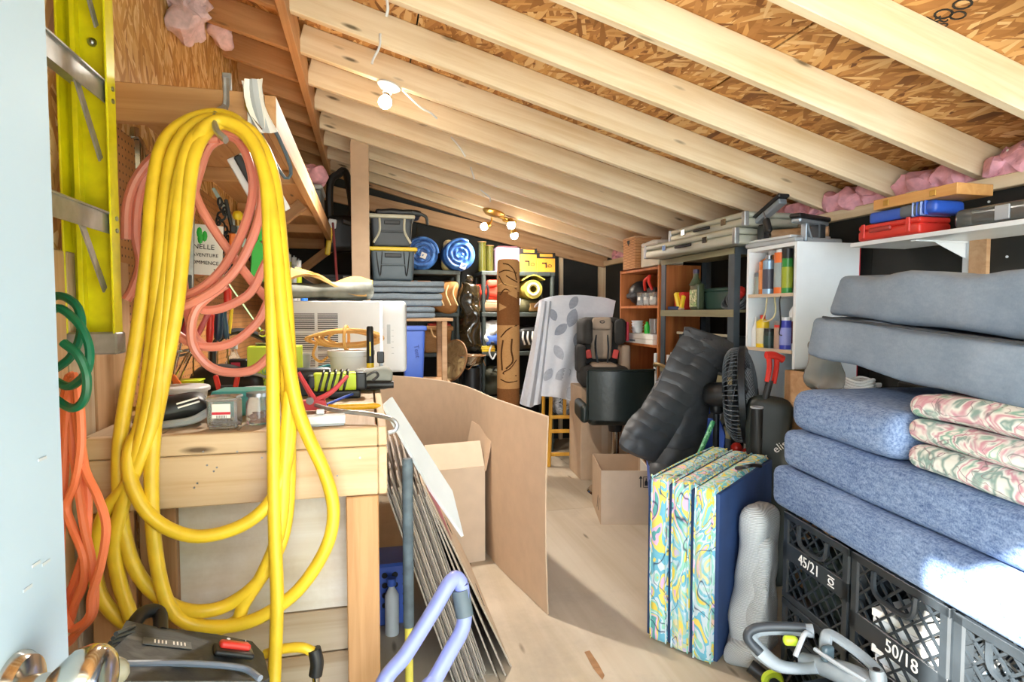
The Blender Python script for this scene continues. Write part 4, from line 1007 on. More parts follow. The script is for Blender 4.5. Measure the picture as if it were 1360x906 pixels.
# big bent cardboard sheet
bs = thing('cardboard_sheet', 'tall bent sheet of plain brown cardboard in the middle', 'cardboard')
pl = spline([(.745, 2.39), (.70, 2.62), (.655, 2.85), (.625, 3.05), (.60, 3.3), (.56, 3.55), (.47, 3.82), (.33, 4.05), (.16, 4.22), (.06, 4.28)], 6)
pl = [V((p[0], p[1], 0)) if len(p) > 1 else p for p in pl] if False else [V((q.x, q.y, 0)) for q in spline([V((a, b, 0)) for a, b in ((.745, 2.39), (.70, 2.62), (.655, 2.85), (.625, 3.05), (.60, 3.3), (.56, 3.55), (.47, 3.82), (.33, 4.05), (.16, 4.22), (.06, 4.28))], 6)]
def bsf(u, v):
    f = u*(len(pl)-1); i = min(int(f), len(pl)-2); p = pl[i].lerp(pl[i+1], f-i)
    return (p.x-.012*math.sin(v*3)*(1-u), p.y, .003+v*(.855-.0*u))
part('sheet', MB().grid(bsf, 50, 8, .006), CARD, bs)
part('torn_edge', MB().tube([V(bsf(u/30, 1))+V((-.003, 0, 0)) for u in range(31)], .0042, 5, 0), CARD2, bs)
# pale carton standing behind the stack
t = thing('tall_carton', 'tall pale carton with raised flap inside the bent sheet', 'carton', (.42, 3.12, 0), 8)
bw, bd, bh = .30, .26, .50
for nm, c, d in (('front_side', (0, -bd/2, bh/2), (bw, .006, bh)), ('back_side', (0, bd/2, bh/2), (bw, .006, bh)), ('left_side', (-bw/2, 0, bh/2), (.006, bd, bh)), ('right_side', (bw/2, 0, bh/2), (.006, bd, bh)), ('bottom', (0, 0, .004), (bw, bd, .006))):
    part(nm, MB().box(c, d), CARD2, t)
part('front_flap', MB().box((0, 0, .07), (bw, .005, .14), T(0, -bd/2, bh) @ RX(-32)), CARD2, t)
part('side_flap', MB().box((0, 0, .10), (.005, bd+.1, .20), T(bw/2, .03, bh-.02) @ RY(12)), CARD, t)
part('white_cup', MB().tube([(-.05, .0, bh+.03), (0, .02, bh+.05), (.05, .0, bh+.03)], .012, 8, flat=.5), WPLAST, t)
# white shelf board leaning
wbm = MB()
q = [at(512, 536, 2.30), at(530, 530, 2.33), at(612, 655, 2.05), at(615, 712, 1.98)]
q = [PY(510, 537, 2.22), PY(521, 527, 2.30), PY(601, 652, 2.30), PY(616, 712, 2.20), PY(573, 650, 2.22)]
nn = (q[1]-q[0]).cross(q[3]-q[0]).normalized()*.012
wbm.add([p for p in q]+[p+nn for p in q], [(4, 3, 2, 1, 0), (5, 6, 7, 8, 9)]+[(i, (i+1) % 5, 5+(i+1) % 5, 5+i) for i in range(5)])
solo('white_board', 'white pointed board slanting down from the bench corner', 'board', wbm, WHITEB)
# pole with grey grip
pt_ = at(541, 609, 1.82); pole = thing('yellow_pole', 'yellow pole with long grey foam grip standing by the cartons', 'pole', (pt_.x, pt_.y, 0))
zj = at(541, 832, 1.82).z
part('grip', MB().lathe([(.0, pt_.z), (.0145, pt_.z), (.0165, pt_.z-.01), (.0165, zj), (.0, zj)], 16), plain('foam_grey', '56636b', .7, var=.25, sc=30), pole)
part('shaft', MB().cyl((0, 0, 0), (0, 0, zj+.01), .013, n=14), plain('yellow_shaft', 'dfd25a', .4), pole)
# lavender tubular handle
lh = thing('lavender_trolley', 'lavender tubular trolley handle with dark rubber grip', 'trolley')
pA, pB = [(500, 930, 1.50), (540, 868, 1.53), (575, 812, 1.56), (596, 776, 1.57), (606, 768, 1.58), (613, 776, 1.58)], [(613, 776, 1.58), (617, 815, 1.57), (613, 838, 1.56), (600, 862, 1.54), (578, 902, 1.51), (560, 935, 1.48)]
ft1, ft2 = at(500, 930, 1.50), at(560, 935, 1.48)
part('tube', MB().tube([V((ft1.x-.05, ft1.y-.05, .02))]+path(pA), .0205, 12), LAV, lh)
part('tube', MB().tube(path(pB)+[V((ft2.x-.06, ft2.y-.05, .02))], .0205, 12), LAV, lh)
part('grip', MB().tube(path([(611, 782, 1.578), (614, 800, 1.575), (617, 818, 1.568)]), .0245, 14), plain('grip_grey', '5d6b74', .6), lh, 'dark rubber grip')
part('foot_bar', MB().tube([V((ft1.x-.05, ft1.y-.05, .02)), V((ft2.x-.06, ft2.y-.05, .02))], .0195, 10, 0), LAV, lh)
# blue basket and small things between bench and cartons
t = thing('blue_basket', 'blue plastic basket with holes on the floor beside the bench', 'basket', (.06, 2.56, .0), 0)
part('wall', MB().box((0, 0, .13), (.22, .20, .26), b=.01), BLUEP, t)
for i in range(5):
    for j in range(4): part('hole', MB().cyl((-.085+.042*i, -.101, .09+.042*j), (-.085+.042*i, -.103, .09+.042*j), .012, n=10), INK, t)
t = thing('small_bottle', 'small white bottle with blue cap in front of the blue basket', 'bottle', (.085, 2.40, 0), 0)
part('body', MB().lathe([(0, 0), (.028, 0), (.028, .16), (.012, .19), (.012, .20)], 14), WPLAST, t); part('cap', MB().cyl((0, 0, .20), (0, 0, .23), .018), BLUEP, t)
# open carton in the aisle
box = thing('open_carton', 'open brown carton standing on the floor in the aisle', 'carton', (1.585, 3.53, 0), -14.5)
bw, bd, bh = .31, .43, .335
part('front_side', MB().box((0, -bd/2, bh/2), (bw, .005, bh)), CARD2, box); part('back_side', MB().box((0, bd/2, bh/2), (bw, .005, bh)), CARD, box)
part('left_side', MB().box((-bw/2, 0, bh/2), (.005, bd, bh)), CARD, box); part('right_side', MB().box((bw/2, 0, bh/2), (.005, bd, bh)), CARD, box); part('bottom', MB().box((0, 0, .004), (bw, bd, .005)), CARD, box)
part('inner_flap', MB().box((bw/2-.006, -.02, bh-.09), (.004, bd*.6, .17)), PAPER, box)
for x in (.075, .115):
    pass
part('arrow_print', MB().box((.085, -bd/2-.0032, bh-.075), (.006, .001, .055)).prism([(-.011, 0), (.011, 0), (0, .018)], .001, T(.085, -bd/2-.0027, bh-.048) @ RX(90)), INK, box)
fr = MB()
for dx in (-.016, .016): fr.box((.118+dx, -bd/2-.0032, bh-.07), (.0035, .001, .065))
for dz in (-.032, .032): fr.box((.118, -bd/2-.0032, bh-.07+dz), (.035, .001, .0035))
fr.prism([(-.009, -.022), (.009, -.022), (.009, .0), (.003, .012), (.003, .024), (-.003, .024), (-.003, .012), (-.009, 0)], .001, T(.118, -bd/2-.0027, bh-.07) @ RX(90))
part('bottle_print', fr, INK, box)
for k in (-.03, .03): part('side_stroke', MB().box((0, 0, 0), (.001, .01, .10), T(-bw/2-.0031, -.10+k, .10) @ RX(28)), INK, box)
# ================================================================ wooden stand with grey mats, totes, blue bin
st = thing('wooden_stand', 'pale wooden stand carrying the grey folded pads', 'stand', (.29, 4.72, 0))
part('top', MB().box((0, 0, 1.245), (.70, .40, .024), b=.003), PINE2, st); part('shelf_board', MB().box((0, 0, .76), (.66, .38, .02), b=.003), PINE2, st)
for x in (-.32, .285):
    for y in (-.17, .17): part('leg', MB().box((x, y, .618), (.04, .04, 1.235), b=.003), PINE2, st)
PADS = weave('pad_grey', '93a0aa', '74818b', 120)
for i, (z, h, w_, dx, rz) in enumerate(((1.258, .085, .50, -.03, 1), (1.345, .10, .56, .0, -1), (1.447, .09, .57, .01, 0))):
    t = thing('folded_pad', ('bottom one of the grey folded pads on the stand', 'middle one of the grey folded pads on the stand', 'top one of the grey folded pads, under the totes')[i], 'pad', (.28+dx, 4.70, z), rz, group='grey folded pads')
    part('lower_fold', MB().rbox((0, 0, h*.25), (w_, .40, h*.46), .018, n=6, nz=.004, ns=9), PADS, t); part('upper_fold', MB().rbox((0, 0, h*.74), (w_, .40, h*.46), .018, n=6, nz=.004, ns=9), PADS, t)
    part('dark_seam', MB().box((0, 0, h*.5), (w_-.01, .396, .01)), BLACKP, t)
def tote(name, lab, P, w_, d_, h, body, lidm, band):
    t = thing(name, lab, 'tote', P)
    part('body', MB().rbox((0, 0, h/2), (w_*.9, d_*.9, h), .018, n=5, taper=.10), body, t); part('lid', MB().rbox((0, 0, h), (w_, d_, .03), .01, n=5), lidm, t)
    for sx_ in (-1, 1):
        part('latch', MB().tube([(sx_*w_*.27, -d_*.465, h-.01), (sx_*w_*.27, -d_*.468, h*.5), (sx_*w_*.40, -d_*.455, h*.12)], .009, 6, flat=.6) if name != 'yellow_lid_tote' else MB().tube([(sx_*w_*.22, -d_*.458, h*.9), (sx_*w_*.27, -d_*.452, h*.15), (sx_*w_*.34, -d_*.458, h*.9)], .004, 6), band if name != 'yellow_lid_tote' else BLACKP, t)
    part('handle_recess', MB().box((0, -d_*.462, h*.80), (w_*.34, .012, .03), b=.004), BLACKP, t)
    part('ridge', MB().box((0, -d_*.455, h*.5), (w_*.5, .01, .012), b=.003), body, t)
    return t
TOTE = plain('tote_grey', '47545c', .4)
tote('yellow_lid_tote', 'dark grey tote with yellow lid on the grey pads', (.195, 4.70, 1.538), .36, .34, .235, TOTE, YEL, YEL)
tote('black_tote', 'black tote with pale latches stacked on the yellow-lidded tote', (.19, 4.70, 1.790), .34, .33, .225, DGREY, plain('cream_plastic', 'c8c6b0', .45), MATS['cream_plastic'] if 'cream_plastic' in MATS else YEL)
t = thing('dark_bag', 'dark bag slumped on the stacked totes', 'bag', (.24, 4.72, 2.032)); part('bag', MB().rbox((0, 0, .022), (.34, .26, .05), .022, n=8, nz=.012, ns=10), BLACKP, t); part('strap', MB().tube([(.10, -.13, .03), (.2, -.12, .0), (.22, -.1, -.06)], .012, 6), BLACKP, t)
P = at(549, 485, 4.40); t = thing('blue_bin', 'tall blue plastic waste bin with handwriting under the grey pads', 'bin', (P.x, 4.40, .80))
part('body', MB().rbox((0, 0, .19), (.165, .165, .40), .02, n=5, taper=.20), BLUEP, t); part('rim', MB().rbox((0, 0, .385), (.185, .185, .035), .01, n=4), BLUEP, t)
text('handwriting', 'Tent', .05, plain('marker_ink', '27408f', .5), t, T(.02, -.0815, .22) @ RX(90) @ RZ(-82))
t = thing('white_styrofoam_box', 'white box under the blue bin', 'box', (P.x+.02, 4.40, .0)); part('body', MB().box((0, 0, .37), (.26, .22, .74), b=.01), WPLAST, t); part('lid', MB().box((0, 0, .77), (.27, .23, .055), b=.01), WPLAST, t)
# long cardboard tube box up to the rafters
pb = at(479, 300, 4.62); lt = thing('tall_narrow_box', 'tall narrow cardboard box wedged up against the rafters', 'box', (pb.x-.0, 4.42, 0))
part('post_wrap', MB().box((0, 0, 1.25+.64), (.125, .09, 1.28), b=.003), CARD, lt); part('label', MB().box((.02, -.0455, 1.40), (.022, .001, .05)), PAPER, lt)
part('lower_wrap', MB().box((0, 0, .625), (.125, .09, 1.25), b=.003), CARD, lt)
# ================================================================ two black plastic shelving units
SHP = plain('shelf_dark', '3c4542', .5)
def unit(name, lab, x0, x1, y0, y1, zs):
    t = thing(name, lab, 'shelving', ((x0+x1)/2, (y0+y1)/2, 0)); w_, d_ = x1-x0, y1-y0
    for z in zs:
        s_ = part('shelf', MB().box((0, 0, z-.02), (w_, d_, .04), b=.006), SHP, t)
        for k in range(6): part('rib', MB().box((-w_/2+(k+.5)*w_/6, -d_/2-.002, z-.02), (.008, .006, .028)), SHP, s_)
    for x in (-1, 1):
        for y in (-1, 1): part('post', MB().cyl((x*(w_/2-.022), y*(d_/2-.022), 0), (x*(w_/2-.022), y*(d_/2-.022), max(zs)-.03), .021, n=12), SHP, t)
    return t
ZS = (.12, .54, .945, 1.30, 1.672)
unit('shelving_unit', 'dark plastic shelving unit carrying the blue sleeping bags', .12, .81, 5.25, 5.66, ZS)
unit('shelving_unit', 'dark plastic shelving unit behind the rolled rug', 1.0, 1.69, 5.25, 5.66, ZS)
# sleeping bags
BLUEN = patches('blue_nylon', ('2f62b0', '4a80cf', '2a559c', '5b93dc'), 9, .45, 1.0)
for i, (x, y, r) in enumerate(((561, 333, .15), (612, 338, .145))):
    c = at(x, y, 5.2); t = thing('sleeping_bag', ('rolled blue sleeping bag next to the totes', 'rolled blue sleeping bag near the dark vases')[i], 'sleeping bag', (c.x, 5.44, ZS[-1]+r*.98), group='rolled sleeping bags')
    part('roll', MB().lathe([(0, -.19), (r*.5, -.195), (r*.8, -.185), (r*.98, -.15), (r, 0), (r*.98, .15), (r*.7, .19), (0, .19)], 26, RX(90)), BLUEN, t)
    sp = [(r*(.92-.78*k/40)*math.cos(k*.45+i), -.196-.012*math.sin(k*1.9)**2, r*(.92-.78*k/40)*math.sin(k*.45+i)) for k in range(41)]
    part('spiral_edge', MB().tube([(a, -b if False else b, c_) for a, b, c_ in sp], .014, 7, 3), BLUEN, t)
    part('tag', MB().box(((.02, .06)[i], -.215, (-.02, -.09)[i]), (.05, .004, .05), RY(20)), PAPER, t)
c = at(596, 335, 5.35); t = thing('cream_soft_toy', 'cream and yellow stuffed bundle between the sleeping bags', 'bundle', (c.x, 5.45, ZS[-1]))
part('body', MB().rbox((0, 0, .11), (.11, .12, .22), .05, n=6, nz=.012), plain('cream_cloth', 'dcc27a', .85), t); part('head', MB().ball((.01, 0, .24), .052, 12), plain('pale_cloth', 'e8ddb0', .85), t)
# second shelf: carton, striped bag
t = thing('pink_carton', 'low salmon-coloured carton on the second shelf', 'carton', (.42, 5.40, ZS[3])); part('carton', MB().box((0, 0, .14), (.26, .22, .28), b=.003), plain('salmon_card', 'd8a080', .8), t); part('tape', MB().box((0, -.111, .14), (.03, .002, .28)), LGREY, t)
t = thing('striped_bag', 'brown bag with cream stripes bulging from the second shelf', 'bag', (.68, 5.32, ZS[3])); part('bag', MB().rbox((0, 0, .14), (.24, .26, .28), .07, n=9, nz=.03, ns=6), plain('brown_bag', 'a9763f', .7, var=.25), t)
for k in range(3): part('stripe', MB().tube([(-.05+.06*k, -.14, .24), (-.07+.06*k, -.15, .16), (-.03+.06*k, -.145, .06)], .008, 6), plain('cream_stripe', 'dcbd8a', .7), t)
# dark shiny bag hanging between units
t = thing('bin_liner', 'shiny dark rubbish bag hanging between the shelving units', 'bag', (.885, 5.22, .95))
part('bag', MB().rbox((0, 0, .31), (.17, .16, .62), .07, n=14, nz=.045, ns=9), plain('bin_bag', '2a2416', .14, var=.4, sc=12, spec=.9), t); part('knot', MB().ball((0, 0, .64), .04, 10, nz=.4), MATS['bin_bag'], t)
t = thing('bin_liner_support', 'dark carton standing under the shiny rubbish bag', 'carton', (.885, 5.25, 0)); part('carton', MB().box((0, 0, .46), (.18, .26, .92), b=.004), BLACKP, t); part('tape', MB().box((0, -.131, .46), (.03, .002, .92)), DGREY, t)
# third shelf: wicker basket
WICK = stripes('wicker', ('8a5c30', 'c99a62'), 42, 2, .75, bmp=.6, dist=3)
t = thing('wicker_basket', 'square wicker basket with loop handle and red cloth', 'basket', (.60, 5.33, ZS[2]))
part('body', MB().rbox((0, 0, .105), (.26, .2, .21), .02, n=5, taper=.14), WICK, t); part('rim', MB().rbox((0, 0, .215), (.285, .22, .045), .015, n=5), WICK, t)
part('handle', MB().tube([(-.06, -.115, .215), (-.04, -.13, .15), (0, -.135, .135), (.04, -.13, .15), (.06, -.115, .215)], .008, 6), plain('cane', 'd9b07a', .6), t); part('red_cloth', MB().rbox((.03, 0, .245), (.2, .15, .03), .014, n=6, nz=.012, ns=14), plain('red_cloth', 'c4473c', .85), t)
# lower: tray, pan, grey panels
c = at(604, 480, 5.0); t = thing('round_wicker_tray', 'round brown tray leaning below the wicker basket', 'tray', M=T(c.x, 5.0, c.z) @ RZ(-58) @ RX(74) )
part('tray', MB().lathe([(0, .0), (.15, .0), (.175, .018), (.18, .03), (.172, .03), (.148, .010), (0, .010)], 30), patches('tray_brown', ('7a6244', 'a58a60', '8e744e', 'c0a878'), 8, .6), t); part('rim', MB().tube([(.178*math.cos(a), .178*math.sin(a), .03) for a in [k*math.pi/8 for k in range(16)]], .007, 6, 3, closed=True), OLDWOOD, t)
c = at(626, 478, 5.0); t = thing('steel_colander', 'round steel bowl in a wire holder below the shiny bag', 'bowl', (c.x, 4.98, c.z-.07)); part('bowl', MB().lathe([(0, 0), (.06, .01), (.10, .05), (.115, .11), (.11, .11), (.095, .055), (0, .012)], 22), CHROME, t)
part('wire', MB().tube([(.118*math.cos(a), .118*math.sin(a), .11) for a in [k*math.pi/6 for k in range(12)]], .005, 6, 3, closed=True), OLDWOOD, t); part('wire', MB().tube([(-.118, 0, .11), (-.05, -.1, .0), (.05, -.1, .12), (.118, 0, .02)], .004, 5), OLDWOOD, t)
part('stand', MB().cyl((0, 0, .002), (0, 0, -c.z+.07), .07, .08, n=16), BLACKP, t)
for i in range(3):
    c = at(573+6*i, 480, 4.95); t = thing('leaning_slate_board', ('tallest of the narrow grey panels leaning below the basket', 'middle one of the narrow grey panels below the basket', 'shortest of the narrow grey panels below the basket')[i], 'board', M=T(c.x, 4.97, .006) @ RY(-10), group='grey panels'); hh = .97-.12*i
    part('panel', MB().box((0, 0, hh/2), (.016, .22, hh), b=.003), plain('slate_panel', '8a949c', .5), t); part('edge', MB().box((0, -.111, hh/2), (.012, .003, hh-.02)), DGREY, t)
# unit B contents
t0 = None
for i, (x, y) in enumerate(((645, 333), (653, 336), (660, 340))):
    c = at(x, y, 5.4); t = thing('olive_glass_vase', ('tallest olive glass vase on the shelving top', 'middle olive glass vase on the shelving top', 'shortest olive glass vase, half behind the rug')[i], 'vase', (1.03+.075*i, 5.38+.02*i, ZS[-1]), group='olive glass vases'); h = (.27, .24, .20)[i]
    part('glass', MB().lathe([(0, 0), (.034, 0), (.036, .02), (.036, h-.02), (.040, h), (.034, h), (.031, .02), (0, .012)], 16), plain('olive_glass', '6b6a2a', .12, trans=.6, bmp=0), t); part('rim', MB().tube([(.037*math.cos(a), .037*math.sin(a), h) for a in [k*math.pi/5 for k in range(10)]], .004, 6, 2, closed=True), OLDWOOD, t)
OCARD = plain('amber_carton', 'e0a032', .6)
for i, (x, w_, h) in enumerate(((704, .15, .215), (727, .175, .18))):
    c = at(x, 340, 5.25); t = thing('power_tool_carton', ('taller amber and black tool carton on the shelving top', 'wider amber and black tool carton on the shelving top')[i], 'carton', (c.x, 5.40, ZS[-1]), group='amber tool cartons')
    part('carton', MB().box((0, 0, h/2), (w_, .22, h), b=.003), OCARD, t); part('black_band', MB().box((0, -.001, h-.028), (w_+.002, .222, .052)), INK, t); part('band_lettering', MB().box((0, -.1125, h-.026), (w_*.7, .001, .026)), plain('amber_ink', 'd99a34', .6), t)
    ic = MB(); ic.box((-.02, -.112, h*.45), (.04, .001, .012)).box((.0, -.112, h*.36), (.012, .001, .05)).tube([(.035+.018*math.cos(a), -.1115, h*.32+.012*math.sin(a)) for a in [k*math.pi/4 for k in range(8)]], .003, 4, 2, closed=True)
    part('tool_print', ic, INK, t)
t = thing('lilac_box', 'lilac box with dark top behind the rolled rug', 'box', (1.26, 5.42, ZS[-1])); part('box', MB().box((0, 0, .11), (.22, .2, .22), b=.006), plain('lilac', 'b795bd', .6), t); part('lid', MB().box((0, 0, .215), (.19, .19, .04), b=.006), plain('plum', '4c2a33', .6), t)
t = thing('red_life_vest', 'bright red folded life vest on the middle shelf', 'life vest', (1.10, 5.36, ZS[3]+.11))
part('vest', MB().rbox((0, 0, .07), (.24, .2, .15), .05, n=8, nz=.035, ns=9), plain('vest_red', 'e2452c', .7), t); part('panel', MB().rbox((.03, -.07, .15), (.15, .1, .08), .03, n=6, nz=.02, ns=10), MATS['vest_red'], t); part('strap', MB().tube([(-.05, -.11, .14), (-.04, -.12, .08), (-.05, -.11, .0)], .01, 6), BLACKP, t)
t = thing('tan_duffel', 'small tan bag under the red life vest', 'bag', (1.12, 5.36, ZS[3])); part('bag', MB().rbox((0, 0, .056), (.24, .22, .11), .04, n=7, nz=.008), plain('tan_bag', 'c29a78', .8), t); part('zip', MB().tube([(-.1, -.1, .09), (0, -.108, .095), (.1, -.1, .09)], .004, 5), OLDWOOD, t)
t = thing('rolled_yellow_mat', 'rolled olive-yellow mat on the middle shelf by the rug', 'mat', (1.47, 5.36, ZS[3]+.21), 0)
part('roll', MB().lathe([(.03, -.15), (.085, -.15), (.09, 0), (.085, .15), (.03, .15), (.03, -.15)], 20, RX(90)), plain('olive_yellow', 'b5a645', .7), t); part('loose_wrap', MB().grid(lambda u, v: (-.10+.22*u, -.12+.24*v, .085+.05*math.sin(u*3.0)), 8, 3, .01), MATS['olive_yellow'], t)
part('inner_turn', MB().tube([(.05*math.cos(a), -.152, .05*math.sin(a)) for a in [k*math.pi/5 for k in range(10)]], .01, 6, 3, closed=True), PAPER, t)
t = thing('olive_duffel', 'dark olive duffel bag on the middle shelf behind the rug', 'bag', (1.44, 5.40, ZS[3])); part('bag', MB().rbox((0, 0, .06), (.38, .22, .12), .05, n=8, nz=.015), plain('olive_bag', '5a5638', .8), t); part('patch', MB().box((-.12, -.112, .085), (.07, .004, .06), RY(8)), PAPER, t); part('tan_pocket', MB().rbox((.06, -.10, .05), (.1, .04, .08), .015, n=4), plain('tan_pocket', 'c9a468', .8), t)
t = thing('white_carrier_bags', 'heap of white and blue carrier bags on the lower shelf', 'bag heap', (1.12, 5.36, ZS[2]+.055)); part('white_bag', MB().rbox((0, 0, .11), (.25, .22, .22), .07, n=10, nz=.04, ns=11), plain('bag_white', 'cfd3d2', .5, var=.2), t); part('blue_bag', MB().rbox((.0, -.09, .05), (.16, .07, .10), .03, n=7, nz=.02, ns=12), plain('bag_blue', '4d72c8', .5), t)
t = thing('yellow_books', 'short stack of yellow books under the carrier bags', 'books', (1.06, 5.33, ZS[2]))
for k in range(3): part('book', MB().box((0, 0, .009+.018*k), (.12+.01*(k % 2), .16, .016), b=.002), YEL, t)
t = thing('shoe_bag', 'dark bag with a row of pale straps behind the rug', 'bag', (1.47, 5.36, ZS[2])); part('bag', MB().rbox((0, 0, .11), (.26, .2, .22), .06, n=7, nz=.02), BLACKP, t)
for k in range(4): part('strap', MB().tube([(-.08+.045*k, -.1, .18), (-.09+.045*k, -.115, .12), (-.07+.045*k, -.11, .06)], .009, 6), PAPER, t)
t = thing('dark_sack', 'dull dark green sack on the lowest shelf left of the rug', 'sack', (1.13, 5.34, ZS[1])); part('sack', MB().rbox((0, 0, .13), (.24, .24, .26), .08, n=8, nz=.03, ns=7), plain('sack_dark', '3a3c2c', .7), t); part('tie', MB().tube([(-.03, -.1, .24), (0, -.11, .27), (.04, -.1, .24)], .01, 6), BLACKP, t)
for k in range(2):
    t = thing('blue_tray', ('upper of the two blue trays at the foot of the shelving', 'lower of the two blue trays at the foot of the shelving')[k], 'tray', (1.15, 5.33, ZS[0]+.14*(1-k)), group='blue trays'); part('tray', MB().rbox((0, 0, .06), (.26, .24, .12), .015, n=4, taper=.12), plain('tray_blue', '2f6fb4', .4), t); part('rim', MB().box((0, 0, .122), (.28, .26, .014), b=.004), MATS['tray_blue'], t)
t = thing('white_strap', 'white loop strap hanging by the yellow books', 'strap', at(654, 468, 5.2)); part('loop', MB().tube([(0, 0, .08), (-.03, -.01, 0), (.0, -.012, -.06), (.03, -.01, -.01)], .008, 6, 4), WPLAST, t); part('buckle', MB().box((0, -.01, .08), (.03, .014, .03), b=.003), BLACKP, t)
# ================================================================ rolled rug
RUGB = weave('rug_brown', '8a5c34', '6b4322', 260, st=.5); RUGT = weave('rug_tan', 'c69a66', 'ac7f4d', 260, st=.5); RUGD = weave('rug_dark', '5a3a20', '452b16', 200)
c = at(675, 430, 4.75); rug = thing('rolled_rug', 'tall rolled rug with brown and tan leaf pattern', 'rug', (c.x, 4.75, 0), 0)
R_ = .093; zt = at(676, 345, 4.75).z; zm = at(675, 428, 4.75).z
RL = RX(0)
part('lower_roll', MB().lathe([(0, 0), (R_, 0), (R_, at(675, 515, 4.75).z)], 24), RUGB, rug); z1 = at(675, 515, 4.75).z
part('tan_field', MB().lathe([(R_, z1), (R_*.995, at(675, 440, 4.75).z+.05)], 24), RUGT, rug)
part('brown_field', MB().lathe([(R_, at(675, 440, 4.75).z+.05), (R_, at(675, 388, 4.75).z)], 24), RUGB, rug)
part('upper_field', MB().lathe([(R_, at(675, 388, 4.75).z), (R_*.99, zt-.02), (R_*.85, zt), (R_*.4, zt), (R_*.4, zt-.05), (0, zt-.05)], 24), RUGT, rug)
def onrug(x, y, e=.002):
    r = ray(x, y); o2 = V((CC.x-rug.location.x, CC.y-rug.location.y)); d2 = V((r.x, r.y)); A_ = d2.dot(d2); B_ = 2*o2.dot(d2); C0 = o2.dot(o2)-(R_+e)**2
    dd = max(0, B_*B_-4*A_*C0); s_ = (-B_-math.sqrt(dd))/(2*A_); p = CC+r*s_; return p-rug.location
for j, pts in enumerate(([(668, 350), (676, 352), (683, 360), (686, 372)], [(663, 362), (672, 359), (686, 363)], [(672, 366), (680, 371), (687, 375)], [(663, 367), (669, 377), (686, 384)], [(668, 452), (666, 470), (667, 492)], [(680, 450), (679, 465), (681, 480), (672, 490)], [(686, 478), (678, 489), (668, 496), (686, 499)], [(665, 504), (675, 508), (687, 506)], [(665, 448), (674, 438), (687, 432)], [(664, 392), (672, 384), (687, 396)])):
    part('leaf_line', MB().tube([onrug(*q_) for q_ in pts], .007, 6, 5, flat=.6), RUGD, rug)
part('leaf_patch', MB().grid(lambda u, v: onrug(675+12*u, 388+8*u+6*(v-.5)*(1-u) if False else 389+(8*v-2)*(.3+u), .003), 6, 3, .002), RUGT, rug)
part('leaf_patch', MB().grid(lambda u, v: onrug(663+10*(1-u)*1.0, 408+(10*v-5)*u, .003), 6, 3, .002), RUGT, rug)
part('string', MB().tube([onrug(662, 378), onrug(668, 376, .004), onrug(676, 379, .004), onrug(687, 381)], .004, 5), plain('twine', 'd8b070', .8), rug)
# ================================================================ director chair with draped cloth
GOLD = wood('golden_wood', 'e0ac3c', 'c98f28', 2, knots=False)
dc = thing('folding_chair', 'golden wooden folding chair hidden under the draped grey cloth', 'chair', (1.72, 4.93, 0), -8)
for x in (-.20, .20):
    for y in (-.2, .2): part('leg', MB().tube([(x*1.08, y*1.1, 0), (x, y, .35), (x*.98, y*.98, .72)], .016, 8, 3), GOLD, dc)
    part('rear_post', MB().box((x*.9, .2, 1.02), (.03, .03, .72), b=.004), GOLD, dc)
for z in (.10, .30, .42):
    part('rail', MB().box((0, -.21+.01*(z < .2), z), (.42, .018, .03), b=.004), GOLD, dc)
for x in (-.215, .215): part('side_rail', MB().box((x, 0, .15), (.018, .42, .03), b=.004), GOLD, dc)
part('slat', MB().box((-.08, -.205, .56), (.028, .016, .3), b=.003), GOLD, dc); part('slat', MB().box((.07, -.205, .56), (.035, .016, .3), b=.003), GOLD, dc)
part('seat', MB().box((0, 0, .735), (.46, .44, .03), b=.008), GOLD, dc); part('back_panel', MB().box((0, .2, 1.24), (.42, .02, .26), b=.006), GOLD, dc)
part('printed_cover', MB().rbox((0, -.05, .52), (.30, .22, .20), .03, n=5), patches('black_white_print', ('20242a', 'dfe4ea', '8d96a2', '20242a'), 14, .8), dc)
LEAF = weave('grey_leaf_cloth', 'dde1e8', 'c4cad4', 90, big=.7); LEAFD = weave('leaf_dark', '9da4b1', '868e9b', 90); LEAFM = weave('leaf_mid', 'b4bac5', '9ba2ae', 90)
dr = thing('draped_cloth', 'grey leaf-printed cloth hanging over the wooden chair', 'cloth')
corner = [(722, 395), (757, 391), (790, 399), (812, 399), (820, 412)]
YC = 4.66
def drf(u, v):
    xt = 722+95*u; yt = 397-6*math.sin(math.pi*u)+3*u
    xb = 706+76*u+8; yb = 526+12*u-2*math.sin(5*u)
    x = xt+(xb-xt)*v; y = yt+(yb-yt)*v
    f = .03*math.sin(u*11+v*1.5)*v+.014*math.sin(u*23+v*3)*v
    return PY(x, y, YC+f-.05*math.sin(math.pi*min(1, v*3)/2))
part('front', MB().grid(drf, 40, 22, .012), LEAF, dr)
def drt(u, v):
    p = V(drf(u, 0)); return p+V((.02*v, .36*v, -.06*v*v+.01*math.sin(u*9)))
part('top_fold', MB().grid(drt, 24, 6, .012), LEAF, dr)
def slv(u, v):
    xt = 716+14*u; xb = 690+26*u; yt = 400; yb = 541-10*abs(u-.5)
    x = xt+(xb-xt)*v**1.1; y = yt+(yb-yt)*v
    return PY(x, y, YC-.02-.05*math.sin(u*math.pi)+.02*math.sin(u*12))
part('side_fall', MB().grid(slv, 16, 16, .014), LEAF, dr)
rr = random.Random(3)
